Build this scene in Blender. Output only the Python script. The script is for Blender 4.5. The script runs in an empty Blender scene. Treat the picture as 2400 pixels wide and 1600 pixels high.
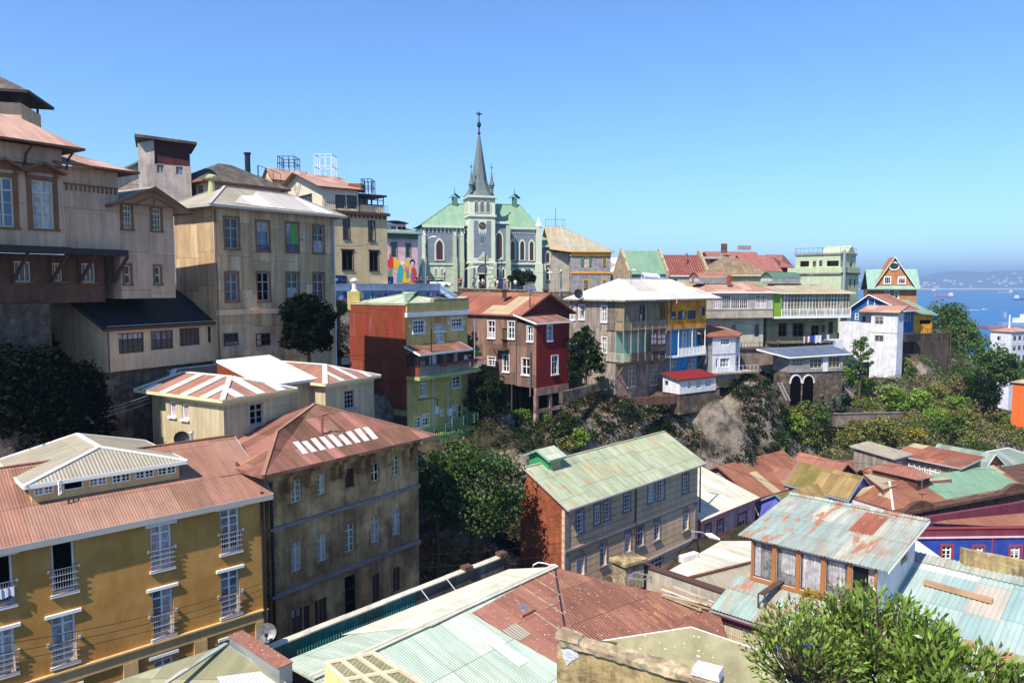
import bpy,math,random
import numpy as np
from mathutils import Vector as V
random.seed(7)
rng=np.random.default_rng(11)
SC=bpy.context.scene
COL=SC.collection
F=1750.0;CX,CY,HZ=1200.0,800.0,665.0
PIT=math.atan((CY-HZ)/F)
VW={'S':(0,0,1),'Z1':(0,150,3.485),'Z2':(0,550,2.852),'Z3':(380,330,2.852),'Z4':(880,200,2.852),'M1':(780,650,3.485),'M2':(1260,550,3.485),'M3':(1800,550,3.485),'M4':(1200,900,3.485),'B1':(1800,950,3.485),'B2':(0,1000,2.614),'B3':(320,800,2.24),'B4':(500,1250,2.94),'B5':(1200,1250,3.618),'B6':(1650,1150,3.136)}
_v=['S']
def view(k):_v[0]=k
def src(x,y):
 a,b,s=VW[_v[0]]
 return a+x/s,b+y/s
def ray(x,y):
 px,py=src(x,y)
 r=(px-CX)/F;u=(CY-py)/F
 return V((r,math.cos(PIT)+u*math.sin(PIT),-math.sin(PIT)+u*math.cos(PIT)))
def PD(x,y,D):
 d=ray(x,y);return d*(D/d.y)
def PZ(x,y,z):
 d=ray(x,y);return d*(z/d.z)
def PL(x,y,p0,n):
 d=ray(x,y);return d*(p0.dot(n)/d.dot(n))
def plane3(a,b,c):return a,(b-a).cross(c-a).normalized()
def sp(px,D,z):return V(((px-CX)/F*D,D,z))
def uvd(th):
 t=math.radians(th)
 return V((math.sin(t),math.cos(t),0)),V((-math.cos(t),math.sin(t),0))
def lin(c):
 return tuple((x/255/12.92 if x<=10 else((x/255+.055)/1.055)**2.4)for x in c[:3])+(1,)
MATS={}
def mt(name,cols,rough=.85,corr=0,pitch=.1,sw=0,sl=0,seam=0,rust=0,rcol=(120,62,40),stain=.3,streak=.25,board=0,brick=0,metal=0,spec=.25,sscale=.5,bump=.15,trans=0,island=0,cdark=.0,speck=0):
 m=bpy.data.materials.new(name);m.use_nodes=True
 nt=m.node_tree;N=nt.nodes;L=nt.links
 bs=N['Principled BSDF']
 def put(s,v):
  if hasattr(v,'is_output')or isinstance(v,bpy.types.NodeSocket):L.new(v,s)
  else:s.default_value=v
 def ma(op,a,b=0.0,c=None):
  n=N.new('ShaderNodeMath');n.operation=op
  put(n.inputs[0],a);put(n.inputs[1],b)
  if c is not None:put(n.inputs[2],c)
  return n.outputs[0]
 def mix(f,a,b,t='MIX'):
  n=N.new('ShaderNodeMix');n.data_type='RGBA';n.blend_type=t
  put(n.inputs[0],f);put(n.inputs[6],a);put(n.inputs[7],b)
  return n.outputs[2]
 def comb(a,b,c=0.0):
  n=N.new('ShaderNodeCombineXYZ');put(n.inputs[0],a);put(n.inputs[1],b);put(n.inputs[2],c);return n.outputs[0]
 def noise(vec,scale,det=4,ro=.6):
  n=N.new('ShaderNodeTexNoise');L.new(vec,n.inputs['Vector'])
  n.inputs['Scale'].default_value=scale;n.inputs['Detail'].default_value=det;n.inputs['Roughness'].default_value=ro
  return n.outputs[0]
 def rng_(val,a,b,c=0.0,d=1.0):
  n=N.new('ShaderNodeMapRange');put(n.inputs[0],val)
  for i,k in enumerate((a,b,c,d)):n.inputs[i+1].default_value=k
  return n.outputs[0]
 def gray(v):
  n=N.new('ShaderNodeCombineColor')
  for i in range(3):L.new(v,n.inputs[i])
  return n.outputs[0]
 uv=N.new('ShaderNodeUVMap').outputs[0]
 se=N.new('ShaderNodeSeparateXYZ');L.new(uv,se.inputs[0]);u,v=se.outputs[0],se.outputs[1]
 tc=N.new('ShaderNodeTexCoord').outputs['Object']
 if isinstance(cols,tuple):cols=[cols]
 height=None
 def addh(h,k):
  nonlocal height
  h=ma('MULTIPLY',h,k)
  height=h if height is None else ma('ADD',height,h)
 if sw:
  if not sl:sl=2.2
  cu=ma('FLOOR',ma('DIVIDE',u,sw));vv=ma('ADD',ma('DIVIDE',v,sl),ma('MULTIPLY',ma('FRACT',ma('MULTIPLY',ma('SINE',ma('MULTIPLY',ma('FLOOR',ma('DIVIDE',u,sw*5.0)),12.9)),43.7)),.35 if seam<.9 else 0.0))
  cv=ma('FLOOR',vv)
  wn=N.new('ShaderNodeTexWhiteNoise');L.new(comb(cu,cv),wn.inputs['Vector']);rnd=wn.outputs['Value']
 if brick:
  bn=N.new('ShaderNodeTexBrick');L.new(uv,bn.inputs['Vector'])
  bn.inputs['Scale'].default_value=1.0;bn.inputs['Brick Width'].default_value=brick*2.6
  bn.inputs['Row Height'].default_value=brick;bn.inputs['Mortar Size'].default_value=brick*.14
  bn.inputs['Color1'].default_value=lin(cols[0]);bn.inputs['Color2'].default_value=lin(cols[1%len(cols)])
  bn.inputs['Mortar'].default_value=lin(cols[-1]);col=bn.outputs['Color'];addh(bn.outputs['Fac'],-.4)
 elif len(cols)>1 and sw:
  cr=N.new('ShaderNodeValToRGB');cr.color_ramp.interpolation='CONSTANT'
  el=cr.color_ramp.elements
  while len(el)<len(cols):el.new(.5)
  for i,c in enumerate(cols):el[i].position=i/len(cols);el[i].color=lin(c)
  L.new(rnd,cr.inputs[0]);col=cr.outputs[0]
 elif len(cols)>1:
  col=mix(rng_(noise(tc,sscale*2.2),.42,.58),lin(cols[0]),lin(cols[1]))
  if len(cols)>2:col=mix(rng_(noise(tc,sscale*.8,3),.5,.62),col,lin(cols[2]))
 else:
  n=N.new('ShaderNodeRGB');n.outputs[0].default_value=lin(cols[0]);col=n.outputs[0]
 if sw:col=mix(1.0,col,gray(rng_(rnd,0,1,.86,1.1)),'MULTIPLY')
 if island:
  g=N.new('ShaderNodeNewGeometry').outputs['Random Per Island']
  col=mix(1.0,col,gray(rng_(g,0,1,1-island,1+island*.7)),'MULTIPLY')
 if stain:
  col=mix(1.0,col,gray(rng_(noise(tc,sscale,6,.65),.3,.7,1-stain,1+stain*.35)),'MULTIPLY')
 if streak:
  s2=noise(comb(ma('MULTIPLY',u,2.6),ma('MULTIPLY',v,.22)),1.0,5,.7)
  col=mix(1.0,col,gray(rng_(s2,.3,.68,1-streak,1+streak*.3)),'MULTIPLY')
 if rust:
  r1=noise(comb(ma('MULTIPLY',u,1.7),ma('MULTIPLY',v,.45)),1.0,6,.7)
  f=rng_(r1,.72-rust*.45,.80-rust*.42)
  if sw:f=ma('MULTIPLY',f,rng_(rnd,.15,.6,.35,1.0))
  col=mix(f,col,lin(rcol))
 if speck:
  f=rng_(noise(tc,9.0,2,.5),.69,.72);col=mix(f,col,lin((220,214,205)))
 if seam:
  k=None
  if sw:k=ma('LESS_THAN',ma('FRACT',ma('DIVIDE',u,sw)),.035/sw)
  if sl:
   k2=ma('LESS_THAN',ma('FRACT',vv),.045/sl);k=k2 if k is None else ma('MAXIMUM',ma('MULTIPLY',k,.6),k2)
  col=mix(ma('MULTIPLY',k,min(seam,.85)),col,mix(1.0,col,(.32,.28,.26,1),'MULTIPLY'))
 if board:
  fr=ma('FRACT',ma('DIVIDE',v,board));addh(fr,-.5)
  col=mix(ma('MULTIPLY',ma('LESS_THAN',fr,.13),.55),col,mix(1.0,col,(.35,.33,.32,1),'MULTIPLY'))
 if corr:
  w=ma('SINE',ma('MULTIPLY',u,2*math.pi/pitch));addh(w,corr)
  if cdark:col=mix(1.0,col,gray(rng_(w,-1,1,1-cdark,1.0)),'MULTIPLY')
 addh(noise(tc,6.0,5),bump)
 bp=N.new('ShaderNodeBump');bp.inputs['Strength'].default_value=1.0;bp.inputs['Distance'].default_value=.03
 L.new(height,bp.inputs['Height']);L.new(bp.outputs[0],bs.inputs['Normal'])
 L.new(col,bs.inputs['Base Color'])
 bs.inputs['Roughness'].default_value=rough;bs.inputs['Metallic'].default_value=metal
 bs.inputs['Specular IOR Level'].default_value=spec
 if trans:
  t=N.new('ShaderNodeBsdfTranslucent');L.new(col,t.inputs[0])
  x=N.new('ShaderNodeMixShader');x.inputs[0].default_value=trans
  L.new(bs.outputs[0],x.inputs[1]);L.new(t.outputs[0],x.inputs[2])
  L.new(x.outputs[0],N['Material Output'].inputs[0])
 MATS[name]=m
 return m
def flat(name,col,rough=.7,spec=.3,metal=0,stain=.12):
 return mt(name,col,rough=rough,spec=spec,metal=metal,stain=stain,streak=0,bump=.05)
def gm(m):return MATS[m]if isinstance(m,str)else m
ROOT={}
class MB:
 def __init__(s):s.v=[];s.f=[]
 def face(s,*p):
  i=len(s.v);s.v+=[V(q)for q in p];s.f.append(list(range(i,i+len(p))))
 def hexa(s,a):
  i=len(s.v);s.v+=[V(q)for q in a]
  for q in((3,2,1,0),(4,5,6,7),(0,1,5,4),(1,2,6,5),(2,3,7,6),(3,0,4,7)):s.f.append([i+k for k in q])
 def box(s,c,sz,rz=0,top=1.0):
  c=V(c);cs,sn=math.cos(rz),math.sin(rz);P=[]
  for k,zz in((1,-1),(top,1)):
   for x,y in((-1,-1),(1,-1),(1,1),(-1,1)):
    X,Y=x*sz[0]/2*k,y*sz[1]/2*k
    P.append(c+V((X*cs-Y*sn,X*sn+Y*cs,zz*sz[2]/2)))
  s.hexa(P)
 def tube(s,pts,r,n=6,cap=True):
  pts=[V(p)for p in pts];rs=r if isinstance(r,(list,tuple))else[r]*len(pts);rings=[]
  for i,p in enumerate(pts):
   d=(pts[min(i+1,len(pts)-1)]-pts[max(i-1,0)]).normalized()
   a=d.cross(V((0,0,1))if abs(d.z)<.95 else V((1,0,0))).normalized();b=d.cross(a)
   k=len(s.v);rings.append(k)
   for j in range(n):
    t=2*math.pi*j/n;s.v.append(p+a*math.cos(t)*rs[i]+b*math.sin(t)*rs[i])
  for i in range(len(rings)-1):
   for j in range(n):
    s.f.append([rings[i]+j,rings[i]+(j+1)%n,rings[i+1]+(j+1)%n,rings[i+1]+j])
  if cap:
   s.f.append([rings[0]+j for j in range(n)][::-1]);s.f.append([rings[-1]+j for j in range(n)])
 def bar(s,a,b,w,h=None):
  a,b=V(a),V(b);h=h or w;d=(b-a).normalized()
  x=d.cross(V((0,0,1))if abs(d.z)<.95 else V((1,0,0))).normalized()*(w/2);y=d.cross(x).normalized()*(h/2)
  s.hexa([a-x-y,a+x-y,a+x+y,a-x+y,b-x-y,b+x-y,b+x+y,b-x+y])
 def lathe(s,c,prof,n=10):
  c=V(c);k0=len(s.v)
  for r,z in prof:
   for j in range(n):
    t=2*math.pi*(j+.5)/n;s.v.append(c+V((r*math.cos(t),r*math.sin(t),z)))
  for i in range(len(prof)-1):
   for j in range(n):
    a=k0+i*n+j;b=k0+i*n+(j+1)%n;s.f.append([a,b,b+n,a+n])
  s.f.append([k0+j for j in range(n)][::-1]);s.f.append([k0+(len(prof)-1)*n+j for j in range(n)])
 def build(s,name,mat,parent=None,smooth=False,loc=None):
  if parent is not None:o0=ROOT[parent.name]
  elif loc is not None:o0=V(loc)
  else:
   xs=[p.x for p in s.v];ys=[p.y for p in s.v];o0=V(((min(xs)+max(xs))/2,(min(ys)+max(ys))/2,min(p.z for p in s.v)))
  me=bpy.data.meshes.new(name)
  me.from_pydata([tuple(p-o0)for p in s.v],[],s.f);me.update()
  uvl=me.uv_layers.new(name='UVMap').data
  Z=V((0,0,1))
  for p in me.polygons:
   n=p.normal
   if n.length<.5:continue
   if abs(n.z)<.9995:t=Z.cross(n).normalized();b=n.cross(t)
   else:t,b=V((1,0,0)),V((0,1,0))
   for li in p.loop_indices:
    q=s.v[me.loops[li].vertex_index];uvl[li].uv=(q.dot(t),q.dot(b))
   p.use_smooth=smooth
  if mat is not None:me.materials.append(gm(mat))
  o=bpy.data.objects.new(name,me);COL.objects.link(o)
  if parent is not None:o.parent=parent
  else:o.location=o0
  ROOT[o.name]=o0
  return o
def tag(o,label=None,cat=None,group=None,kind=None):
 if label:o['label']=label
 if cat:o['category']=cat
 if group:o['group']=group
 if kind:o['kind']=kind
 return o
def empty(name,loc,label=None,cat=None,group=None):
 o=bpy.data.objects.new(name,None);COL.objects.link(o);o.location=loc;o.empty_display_size=.5
 ROOT[o.name]=V(loc);return tag(o,label,cat,group)
def copy_tree(o,loc=None,rz=None,sc=None,label=None,parent=None):
 c=o.copy();COL.objects.link(c);c.parent=parent
 if parent is None:
  if loc is not None:c.location=loc;ROOT[c.name]=V(loc)
  if rz is not None:c.rotation_euler=(0,0,rz)
  if sc is not None:c.scale=sc if hasattr(sc,'__len__')else(sc,sc,sc)
  if label:c['label']=label
 for ch in list(o.children):copy_tree(ch,parent=c)
 return c
class Face:
 def __init__(s,A,B,z0,z1):
  s.A=V((A.x,A.y,0));s.B=V((B.x,B.y,0));s.z0,s.z1=z0,z1
  s.t=(s.B-s.A).normalized();s.n=V((s.t.y,-s.t.x,0));s.w=(s.B-s.A).length;s.holes=[];s.gable=None
 def at(s,x,y):
  d=ray(x,y);p=d*(s.A.dot(s.n)/d.dot(s.n));return(p-s.A).dot(s.t),p.z
 def pt(s,a,z,d=0.0):return s.A+s.t*a+s.n*d+V((0,0,z))
 def off(s,d):
  g=Face(s.A+s.n*d,s.B+s.n*d,s.z0,s.z1);return g
 def rect(s,x0,y0,x1,y1):
  xm,ym=(x0+x1)/2,(y0+y1)/2
  a,b=s.at(x0,ym)[0],s.at(x1,ym)[0]
  return min(a,b),max(a,b),s.at(xm,y1)[1],s.at(xm,y0)[1]
 def box(s,mb,a0,a1,z0,z1,d0,d1):
  P=s.pt;mb.hexa([P(a0,z0,d1),P(a1,z0,d1),P(a1,z0,d0),P(a0,z0,d0),P(a0,z1,d1),P(a1,z1,d1),P(a1,z1,d0),P(a0,z1,d0)])
 def wall(s,mb,dep=.22):
  xs={0.0,s.w};zs={s.z0,s.z1};H=[]
  for a,b,c,d in s.holes:
   a,b,c,d=max(a,.02),min(b,s.w-.02),max(c,s.z0+.02),min(d,s.z1-.02)
   if b>a and d>c:H.append((a,b,c,d));xs|={a,b};zs|={c,d}
  xs,zs=sorted(xs),sorted(zs);P=s.pt
  for i in range(len(xs)-1):
   run=None
   for j in range(len(zs)-1):
    cx,cz=(xs[i]+xs[i+1])/2,(zs[j]+zs[j+1])/2
    inh=any(a<cx<b and c<cz<d for a,b,c,d in H)
    if inh:
     if run is not None:mb.face(P(xs[i],run),P(xs[i+1],run),P(xs[i+1],zs[j]),P(xs[i],zs[j]));run=None
    elif run is None:run=zs[j]
   if run is not None:mb.face(P(xs[i],run),P(xs[i+1],run),P(xs[i+1],zs[-1]),P(xs[i],zs[-1]))
  for a,b,c,d in H:
   mb.face(P(a,c),P(b,c),P(b,c,-dep),P(a,c,-dep));mb.face(P(a,d,-dep),P(b,d,-dep),P(b,d),P(a,d))
   mb.face(P(a,c,-dep),P(a,d,-dep),P(a,d),P(a,c));mb.face(P(b,c),P(b,d),P(b,d,-dep),P(b,c,-dep))
  if s.gable:
   for q in[s.gable]:mb.face(*[P(a,z)for a,z in q])
class Bd:
 def __init__(s,name,label,cat,loc,group=None):s.o=empty(name,loc,label,cat,group);s.vols=[];s.root=V(loc)
 def part(s,mb,name,mat,smooth=False,label=None,parent=None):
  o=mb.build(name,mat,parent or s.o,smooth)
  if label:o['label']=label
  return o
 def vol(s,C,th,a,b,z0,z1,mat,name='wall',label=None):
  v=Vol(s,C,th,a,b,z0,z1,mat,name,label);s.vols.append(v);return v
 def done(s):
  for v in s.vols:v.build()
class Vol:
 def __init__(s,b,C,th,a,bb,z0,z1,mat,name,label):
  s.b=b;s.u,s.v=uvd(th);s.C=V((C.x,C.y,0));s.a,s.d=a,bb;s.z0,s.z1=z0,z1;s.mat=mat;s.name=name;s.label=label;s.fm={}
  P=s.C;p1=P+s.u*a;p2=p1+s.v*bb;p3=P+s.v*bb
  s.F=Face(P,p1,z0,z1);s.R=Face(p1,p2,z0,z1);s.B=Face(p2,p3,z0,z1);s.L=Face(p3,P,z0,z1)
 def P(s,x,y,z):return s.C+s.u*x+s.v*y+V((0,0,z))
 def build(s):
  mb=MB()
  for k,f in(('F',s.F),('R',s.R),('B',s.B),('L',s.L)):
   if k in s.fm:m2=MB();f.wall(m2);m2.build('side_wall' if k in 'LR' else 'front_wall',s.fm[k],s.b.o)
   else:f.wall(mb)
  mb.face(s.P(0,0,s.z1-.02),s.P(s.a,0,s.z1-.02),s.P(s.a,s.d,s.z1-.02),s.P(0,s.d,s.z1-.02))
  o=mb.build(s.name,s.mat,s.b.o)
  if s.label:o['label']=s.label
  s.obj=o
WR=random.Random(21)
def win(b,f,x0,y0,x1,y1,nv=2,nh=3,fm='wframe',pane='glass',sur=0,sm=None,sill=1,lin_=0,dep=.14,fw=.07,hole=True,name='window',mw=.035,r=None,label=None):
 a0,a1,z0,z1=r or f.rect(x0,y0,x1,y1)
 if hole:f.holes.append((a0,a1,z0,z1));d=-dep
 else:d=.03
 mb=MB();e=.06
 f.box(mb,a0,a0+fw,z0,z1,d,d+e);f.box(mb,a1-fw,a1,z0,z1,d,d+e)
 f.box(mb,a0+fw,a1-fw,z1-fw,z1,d,d+e);f.box(mb,a0+fw,a1-fw,z0,z0+fw,d,d+e)
 for i in range(1,nv):
  c=a0+(a1-a0)*i/nv;k=mw*(1.5 if(nv==2 or i*2==nv)else.7);f.box(mb,c-k,c+k,z0+fw,z1-fw,d,d+e-.01)
 for i in range(1,nh):
  c=z0+(z1-z0)*i/nh;k=mw*(1.3 if i==nh-1 else.6);f.box(mb,a0+fw,a1-fw,c-k,c+k,d,d+e-.02)
 o=mb.build(name,fm,b.o)
 if label:o['label']=label
 p=MB();p.face(f.pt(a0,z0,d+.012),f.pt(a1,z0,d+.012),f.pt(a1,z1,d+.012),f.pt(a0,z1,d+.012));p.build('pane',pane,o)
 if pane in('glass','glass_warm','curtain_grey','glass_blue')and(z1-z0)>.9 and(a1-a0)>.5 and WR.random()<.55:
  k=WR.choice((0,1,2,3));c0,c1,y0,y1=[(a0,a0+(a1-a0)*WR.uniform(.25,.48),z0,z1),(a0+(a1-a0)*WR.uniform(.55,.75),a1,z0,z1),(a0,a1,z1-(z1-z0)*WR.uniform(.25,.6),z1),(a0,a1,z0,z0+(z1-z0)*WR.uniform(.3,.5))][k];dd=d+.02
  p=MB();p.face(f.pt(c0+.02,y0+.02,dd),f.pt(c1-.02,y0+.02,dd),f.pt(c1-.02,y1-.02,dd),f.pt(c0+.02,y1-.02,dd));p.build('curtain',WR.choice(('curtain','curtain','curtain_pink','curtain_grey','glass_red')),o)
 if sur:
  q=MB();k=.045
  f.box(q,a0-sur,a0,z0-sur*.3,z1+sur,-.01,k);f.box(q,a1,a1+sur,z0-sur*.3,z1+sur,-.01,k)
  f.box(q,a0,a1,z1,z1+sur,-.01,k-.004);q.build('surround',sm or fm,o)
 if sill:
  q=MB();e2=max(sur,.08)+.04;f.box(q,a0-e2,a1+e2,z0-.12,z0-.002,-.02,.14);q.build('sill',sm or fm,o)
 if lin_:
  q=MB();f.box(q,a0-.25,a1+.25,z1+max(sur,.0)+.003,z1+sur+lin_,-.01,.12);q.build('lintel',sm or fm,o)
 return o
def wins(b,f,L,**k):
 for t in L:win(b,f,*t,**k)
def strip(b,f,z0,z1,d,mat,name='cornice',a0=None,a1=None,e=0.0,label=None):
 mb=MB();f.box(mb,(-e if a0 is None else a0),(f.w+e if a1 is None else a1),z0,z1,-.02,d)
 o=mb.build(name,mat,b.o)
 if label:o['label']=label
 return o
def roof(b,pts,faces,mat,th=.1,fas=None,caps=(),capm=None,name='roof',cw=.22,label=None,fh=None):
 mb=MB();dn=V((0,0,-th));ec={}
 for f in faces:
  mb.face(*[pts[i]for i in f]);mb.face(*[pts[i]+dn for i in f][::-1])
  for i in range(len(f)):
   a,c=f[i],f[(i+1)%len(f)];ec[(min(a,c),max(a,c))]=ec.get((min(a,c),max(a,c)),[])+[(a,c)]
 fm=MB();bound=[e[0]for e in ec.values()if len(e)==1]
 cen=sum(pts,V())/len(pts)
 for a,c in bound:mb.face(pts[a],pts[a]+dn,pts[c]+dn,pts[c])
 o=mb.build(name,mat,b.o)
 if label:o['label']=label
 if fas:
  h=fh or.18
  for a,c in bound:
   d=(pts[c]-pts[a]);d.z=0
   if d.length<.01:continue
   n=V((d.y,-d.x,0)).normalized()
   if n.dot((pts[a]+pts[c])/2-cen)<0:n=-n
   A,C_=pts[a],pts[c];z0,z1=V((0,0,-h)),V((0,0,.015))
   fm.hexa([A+z0,C_+z0,C_+z0+n*.045,A+z0+n*.045,A+z1,C_+z1,C_+z1+n*.045,A+z1+n*.045])
  fm.build('fascia',fas,o)
 if caps:
  cm=MB()
  for i,j in caps:cm.bar(pts[i]+V((0,0,.02)),pts[j]+V((0,0,.02)),cw,.07)
  cm.build('ridge_cap',capm or fas or mat,o)
 return o
def hip(b,v,rise,mat,over=.5,ax='u',inset=None,fas=None,capm=None,z=None,cap=True,ins2=None,label=None,capw=.22,eo=0):
 z=(v.z1 if z is None else z)+.02
 x0,x1,y0,y1=-over,v.a+over,-over,v.d+over
 if ax=='u':
  i1=(y1-y0)/2 if inset is None else inset;i2=i1 if ins2 is None else ins2
  ym=(y0+y1)/2;R=[v.P(x0+i1,ym,z+rise),v.P(x1-i2,ym,z+rise)]
  fc=[[0,1,5,4],[1,2,5],[2,3,4,5],[3,0,4]]
 else:
  i1=(x1-x0)/2 if inset is None else inset;i2=i1 if ins2 is None else ins2
  xm=(x0+x1)/2;R=[v.P(xm,y0+i1,z+rise),v.P(xm,y1-i2,z+rise)]
  fc=[[0,1,4],[1,2,5,4],[2,3,5],[3,0,4,5]]
 E=[v.P(x0,y0,z),v.P(x1,y0,z),v.P(x1,y1,z),v.P(x0,y1,z)]
 pts=E+R
 caps=[]
 if cap:
  caps=[(4,5),(0,4),(3,4),(1,5),(2,5)]if ax=='u' else[(4,5),(0,4),(1,4),(2,5),(3,5)]
 return roof(b,pts,fc,mat,fas=fas,caps=caps,capm=capm,label=label,cw=capw)
def apex(v,x,y,z,ax='v',over=.5):
 """solve a hip roof's (inset, rise) from the photo position of its near apex"""
 if ax=='v':f=Face(v.P(v.a/2,-over,0),v.P(v.a/2,v.d+9,0),0,0)
 else:
  f=Face(v.P(-over,v.d/2,0),v.P(v.a+9,v.d/2,0),0,0)
 s,zz=f.at(x,y);return s,zz-z
def diag(C,u,v,x,y,z):
 f=Face(C,C+(u+v),0,0);s,zz=f.at(x,y);return s/math.sqrt(2),zz-z
def gab(b,v,rise,mat,over=.45,ax='u',fas=None,capm=None,z=None,og=.3,pos=.5,label=None):
 z=(v.z1 if z is None else z)
 zl=z+.02
 if ax=='u':
  ym=v.d*pos;k=rise/ym;k2=rise/(v.d-ym)
  pts=[v.P(-og,-over,zl-over*k),v.P(v.a+og,-over,zl-over*k),v.P(v.a+og,ym,zl+rise),v.P(-og,ym,zl+rise),v.P(v.a+og,v.d+over,zl-over*k2),v.P(-og,v.d+over,zl-over*k2)]
  v.R.gable=[(0,z),(v.d,z),(ym,z+rise)];v.L.gable=[(0,z),(v.d,z),(v.d-ym,z+rise)]
 else:
  xm=v.a*pos;k=rise/xm;k2=rise/(v.a-xm)
  pts=[v.P(-over,v.d+og,zl-over*k),v.P(-over,-og,zl-over*k),v.P(xm,-og,zl+rise),v.P(xm,v.d+og,zl+rise),v.P(v.a+over,-og,zl-over*k2),v.P(v.a+over,v.d+og,zl-over*k2)]
  v.F.gable=[(0,z),(v.a,z),(xm,z+rise)];v.B.gable=[(0,z),(v.a,z),(v.a-xm,z+rise)]
 return roof(b,pts,[[0,1,2,3],[3,2,4,5]],mat,fas=fas,caps=[(2,3)]if capm else(),capm=capm,label=label)
def shed(b,v,z_f,z_b,mat,over=.3,fas=None,label=None,ol=.3,**k):
 """plane from z_f over the front face to z_b over the back"""
 s=(z_b-z_f)/v.d
 pts=[v.P(-ol,-over,z_f-s*over),v.P(v.a+ol,-over,z_f-s*over),v.P(v.a+ol,v.d+.1,z_b+s*.1),v.P(-ol,v.d+.1,z_b+s*.1)]
 v.R.gable=[(0,v.z1),(v.d,v.z1),(v.d,z_b-.02),(0,z_f-.02)];v.L.gable=[(0,v.z1),(v.d,v.z1),(v.d,z_f-.02),(0,z_b-.02)]
 v.B.gable=[(0,v.z1),(v.a,v.z1),(v.a,z_b-.02),(0,z_b-.02)]
 return roof(b,pts,[[0,1,2,3]],mat,fas=fas,label=label,**k)
def rail(b,pts,h,mat,step=.25,name='railing',r=.02,top=.05,solid=None,label=None):
 mb=MB()
 for a,c in zip(pts[:-1],pts[1:]):
  a,c=V(a),V(c);U=V((0,0,h));L=(c-a).length;n=max(2,int(L/step))
  mb.bar(a+U,c+U,top,top);mb.bar(a+U*.12,c+U*.12,top*.7)
  for i in range(n+1):
   p=a+(c-a)*(i/n);k=r*(2.2 if i%6==0 else 1);mb.bar(p,p+U*.97,k*1.6)
 o=mb.build(name,mat,b.o)
 if label:o['label']=label
 return o
def pipe(b,pts,r=.05,mat='pipe',name='downpipe'):
 mb=MB();mb.tube(pts,r,6);return mb.build(name,mat,b.o)
W=(232,230,224)
flat('wframe',(225,225,222));flat('cream_frame',(205,195,170));flat('brown_frame',(84,52,44));flat('dark_frame',(52,44,42))
flat('green_frame',(72,108,88));flat('grey_frame',(150,150,155));flat('orange_trim',(215,150,60));flat('red_trim',(150,60,60))
flat('pipe',(105,90,88));flat('white_pipe',(205,205,205));flat('iron',(42,44,48),rough=.5,metal=.3);flat('galv',(165,168,170),rough=.45,metal=.5)
flat('fascia_white',(226,224,218));flat('fascia_grey',(168,162,156));flat('fascia_rust',(140,84,74));flat('fascia_brown',(84,58,50));flat('fascia_green',(120,160,140))
flat('fascia_cream',(222,205,160))
flat('glass',(24,27,30),rough=.12,spec=.6,stain=.3);flat('glass_blue',(40,78,120),rough=.06,spec=.8,stain=.3)
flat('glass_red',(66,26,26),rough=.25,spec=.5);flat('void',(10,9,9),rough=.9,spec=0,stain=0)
mt('curtain',[(196,192,190),(168,162,165)],rough=.4,spec=.5,stain=.3,streak=.5,sscale=1.5)
mt('curtain_pink',[(176,150,160),(200,186,190)],rough=.4,spec=.5,stain=.3,streak=.5,sscale=1.5)
mt('curtain_grey',[(110,108,108),(150,148,146)],rough=.3,spec=.5,stain=.4,streak=.5,sscale=1.2)
flat('glass_green',(70,160,60),rough=.3);flat('glass_warm',(84,80,68),rough=.2,spec=.5,stain=.4)
mt('door_wood',(70,42,32),board=0,streak=.4)
mt('ochre',[(190,142,76),(180,130,64)],stain=.16,streak=.12,sscale=.35,bump=.3)
mt('ochre_light',(208,172,116),stain=.2,streak=.15)
mt('brownstone',[(182,144,98),(156,118,80),(204,170,120)],stain=.5,streak=.45,sscale=.42,bump=.5)
mt('lilac_trim',(142,132,132),stain=.3)
mt('cream_sheet',[(208,194,158),(200,184,148)],sw=.85,sl=3.6,seam=.5,stain=.2,streak=.35,sscale=.3,corr=.5,pitch=.12)
mt('tan_board',[(220,188,152),(210,176,140)],board=.62,stain=.18,streak=.2,sw=1.9,sl=.62,seam=.3,sscale=.3)
mt('brick_rough',[(178,98,60),(150,78,48),(128,82,62)],brick=.11,stain=.5,streak=.3,bump=1.2)
mt('brick_dark',[(122,82,62),(104,72,56),(88,70,60)],brick=.1,stain=.4,streak=.3,bump=.8)
mt('red_sheet',[(158,60,50),(166,84,72),(150,56,44),(150,76,46),(134,56,38)],sw=.95,sl=2.5,seam=.8,rust=.75,rcol=(122,58,30),stain=.35,streak=.5,sscale=.4,corr=.3,pitch=.1)
mt('red_paint',(122,28,30),stain=.25,streak=.15,board=0)
mt('gable_red',(100,44,42),board=.25,stain=.3,streak=.3)
mt('yellow_plaster',[(198,180,116),(188,168,100)],stain=.25,streak=.22,sscale=.4)
mt('lime',(168,186,112),stain=.3)
mt('lime_bright',(122,160,52),stain=.15)
mt('concrete',[(140,126,112),(118,104,92)],stain=.4,streak=.4,bump=.6)
mt('stone_wall',[(104,90,78),(84,72,64),(128,112,96)],stain=.5,streak=.4,bump=2.0,sscale=1.1)
mt('brown_sheet',[(128,100,88),(116,90,80),(136,106,90)],sw=.9,sl=3.2,seam=.5,stain=.3,streak=.45,rust=.3,rcol=(140,92,66),sscale=.4)
mt('grey_wood',[(160,148,136),(150,138,126),(166,154,140)],sw=.5,sl=5.2,seam=.4,stain=.25,streak=.6,sscale=.4)
mt('dark_wood',[(92,78,70),(78,66,60)],stain=.4,streak=.5)
mt('lattice_wood',(156,138,108),stain=.3,streak=.4)
mt('mint',(150,190,165),stain=.2)
mt('pink_stain',[(180,144,128),(156,122,108),(192,164,148)],stain=.5,streak=.5,sscale=.5)
mt('orange_yellow',[(226,160,40),(190,124,44)],stain=.25,streak=.25,sscale=.35)
mt('sky_blue_paint',(60,146,205),stain=.2,streak=.2)
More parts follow.
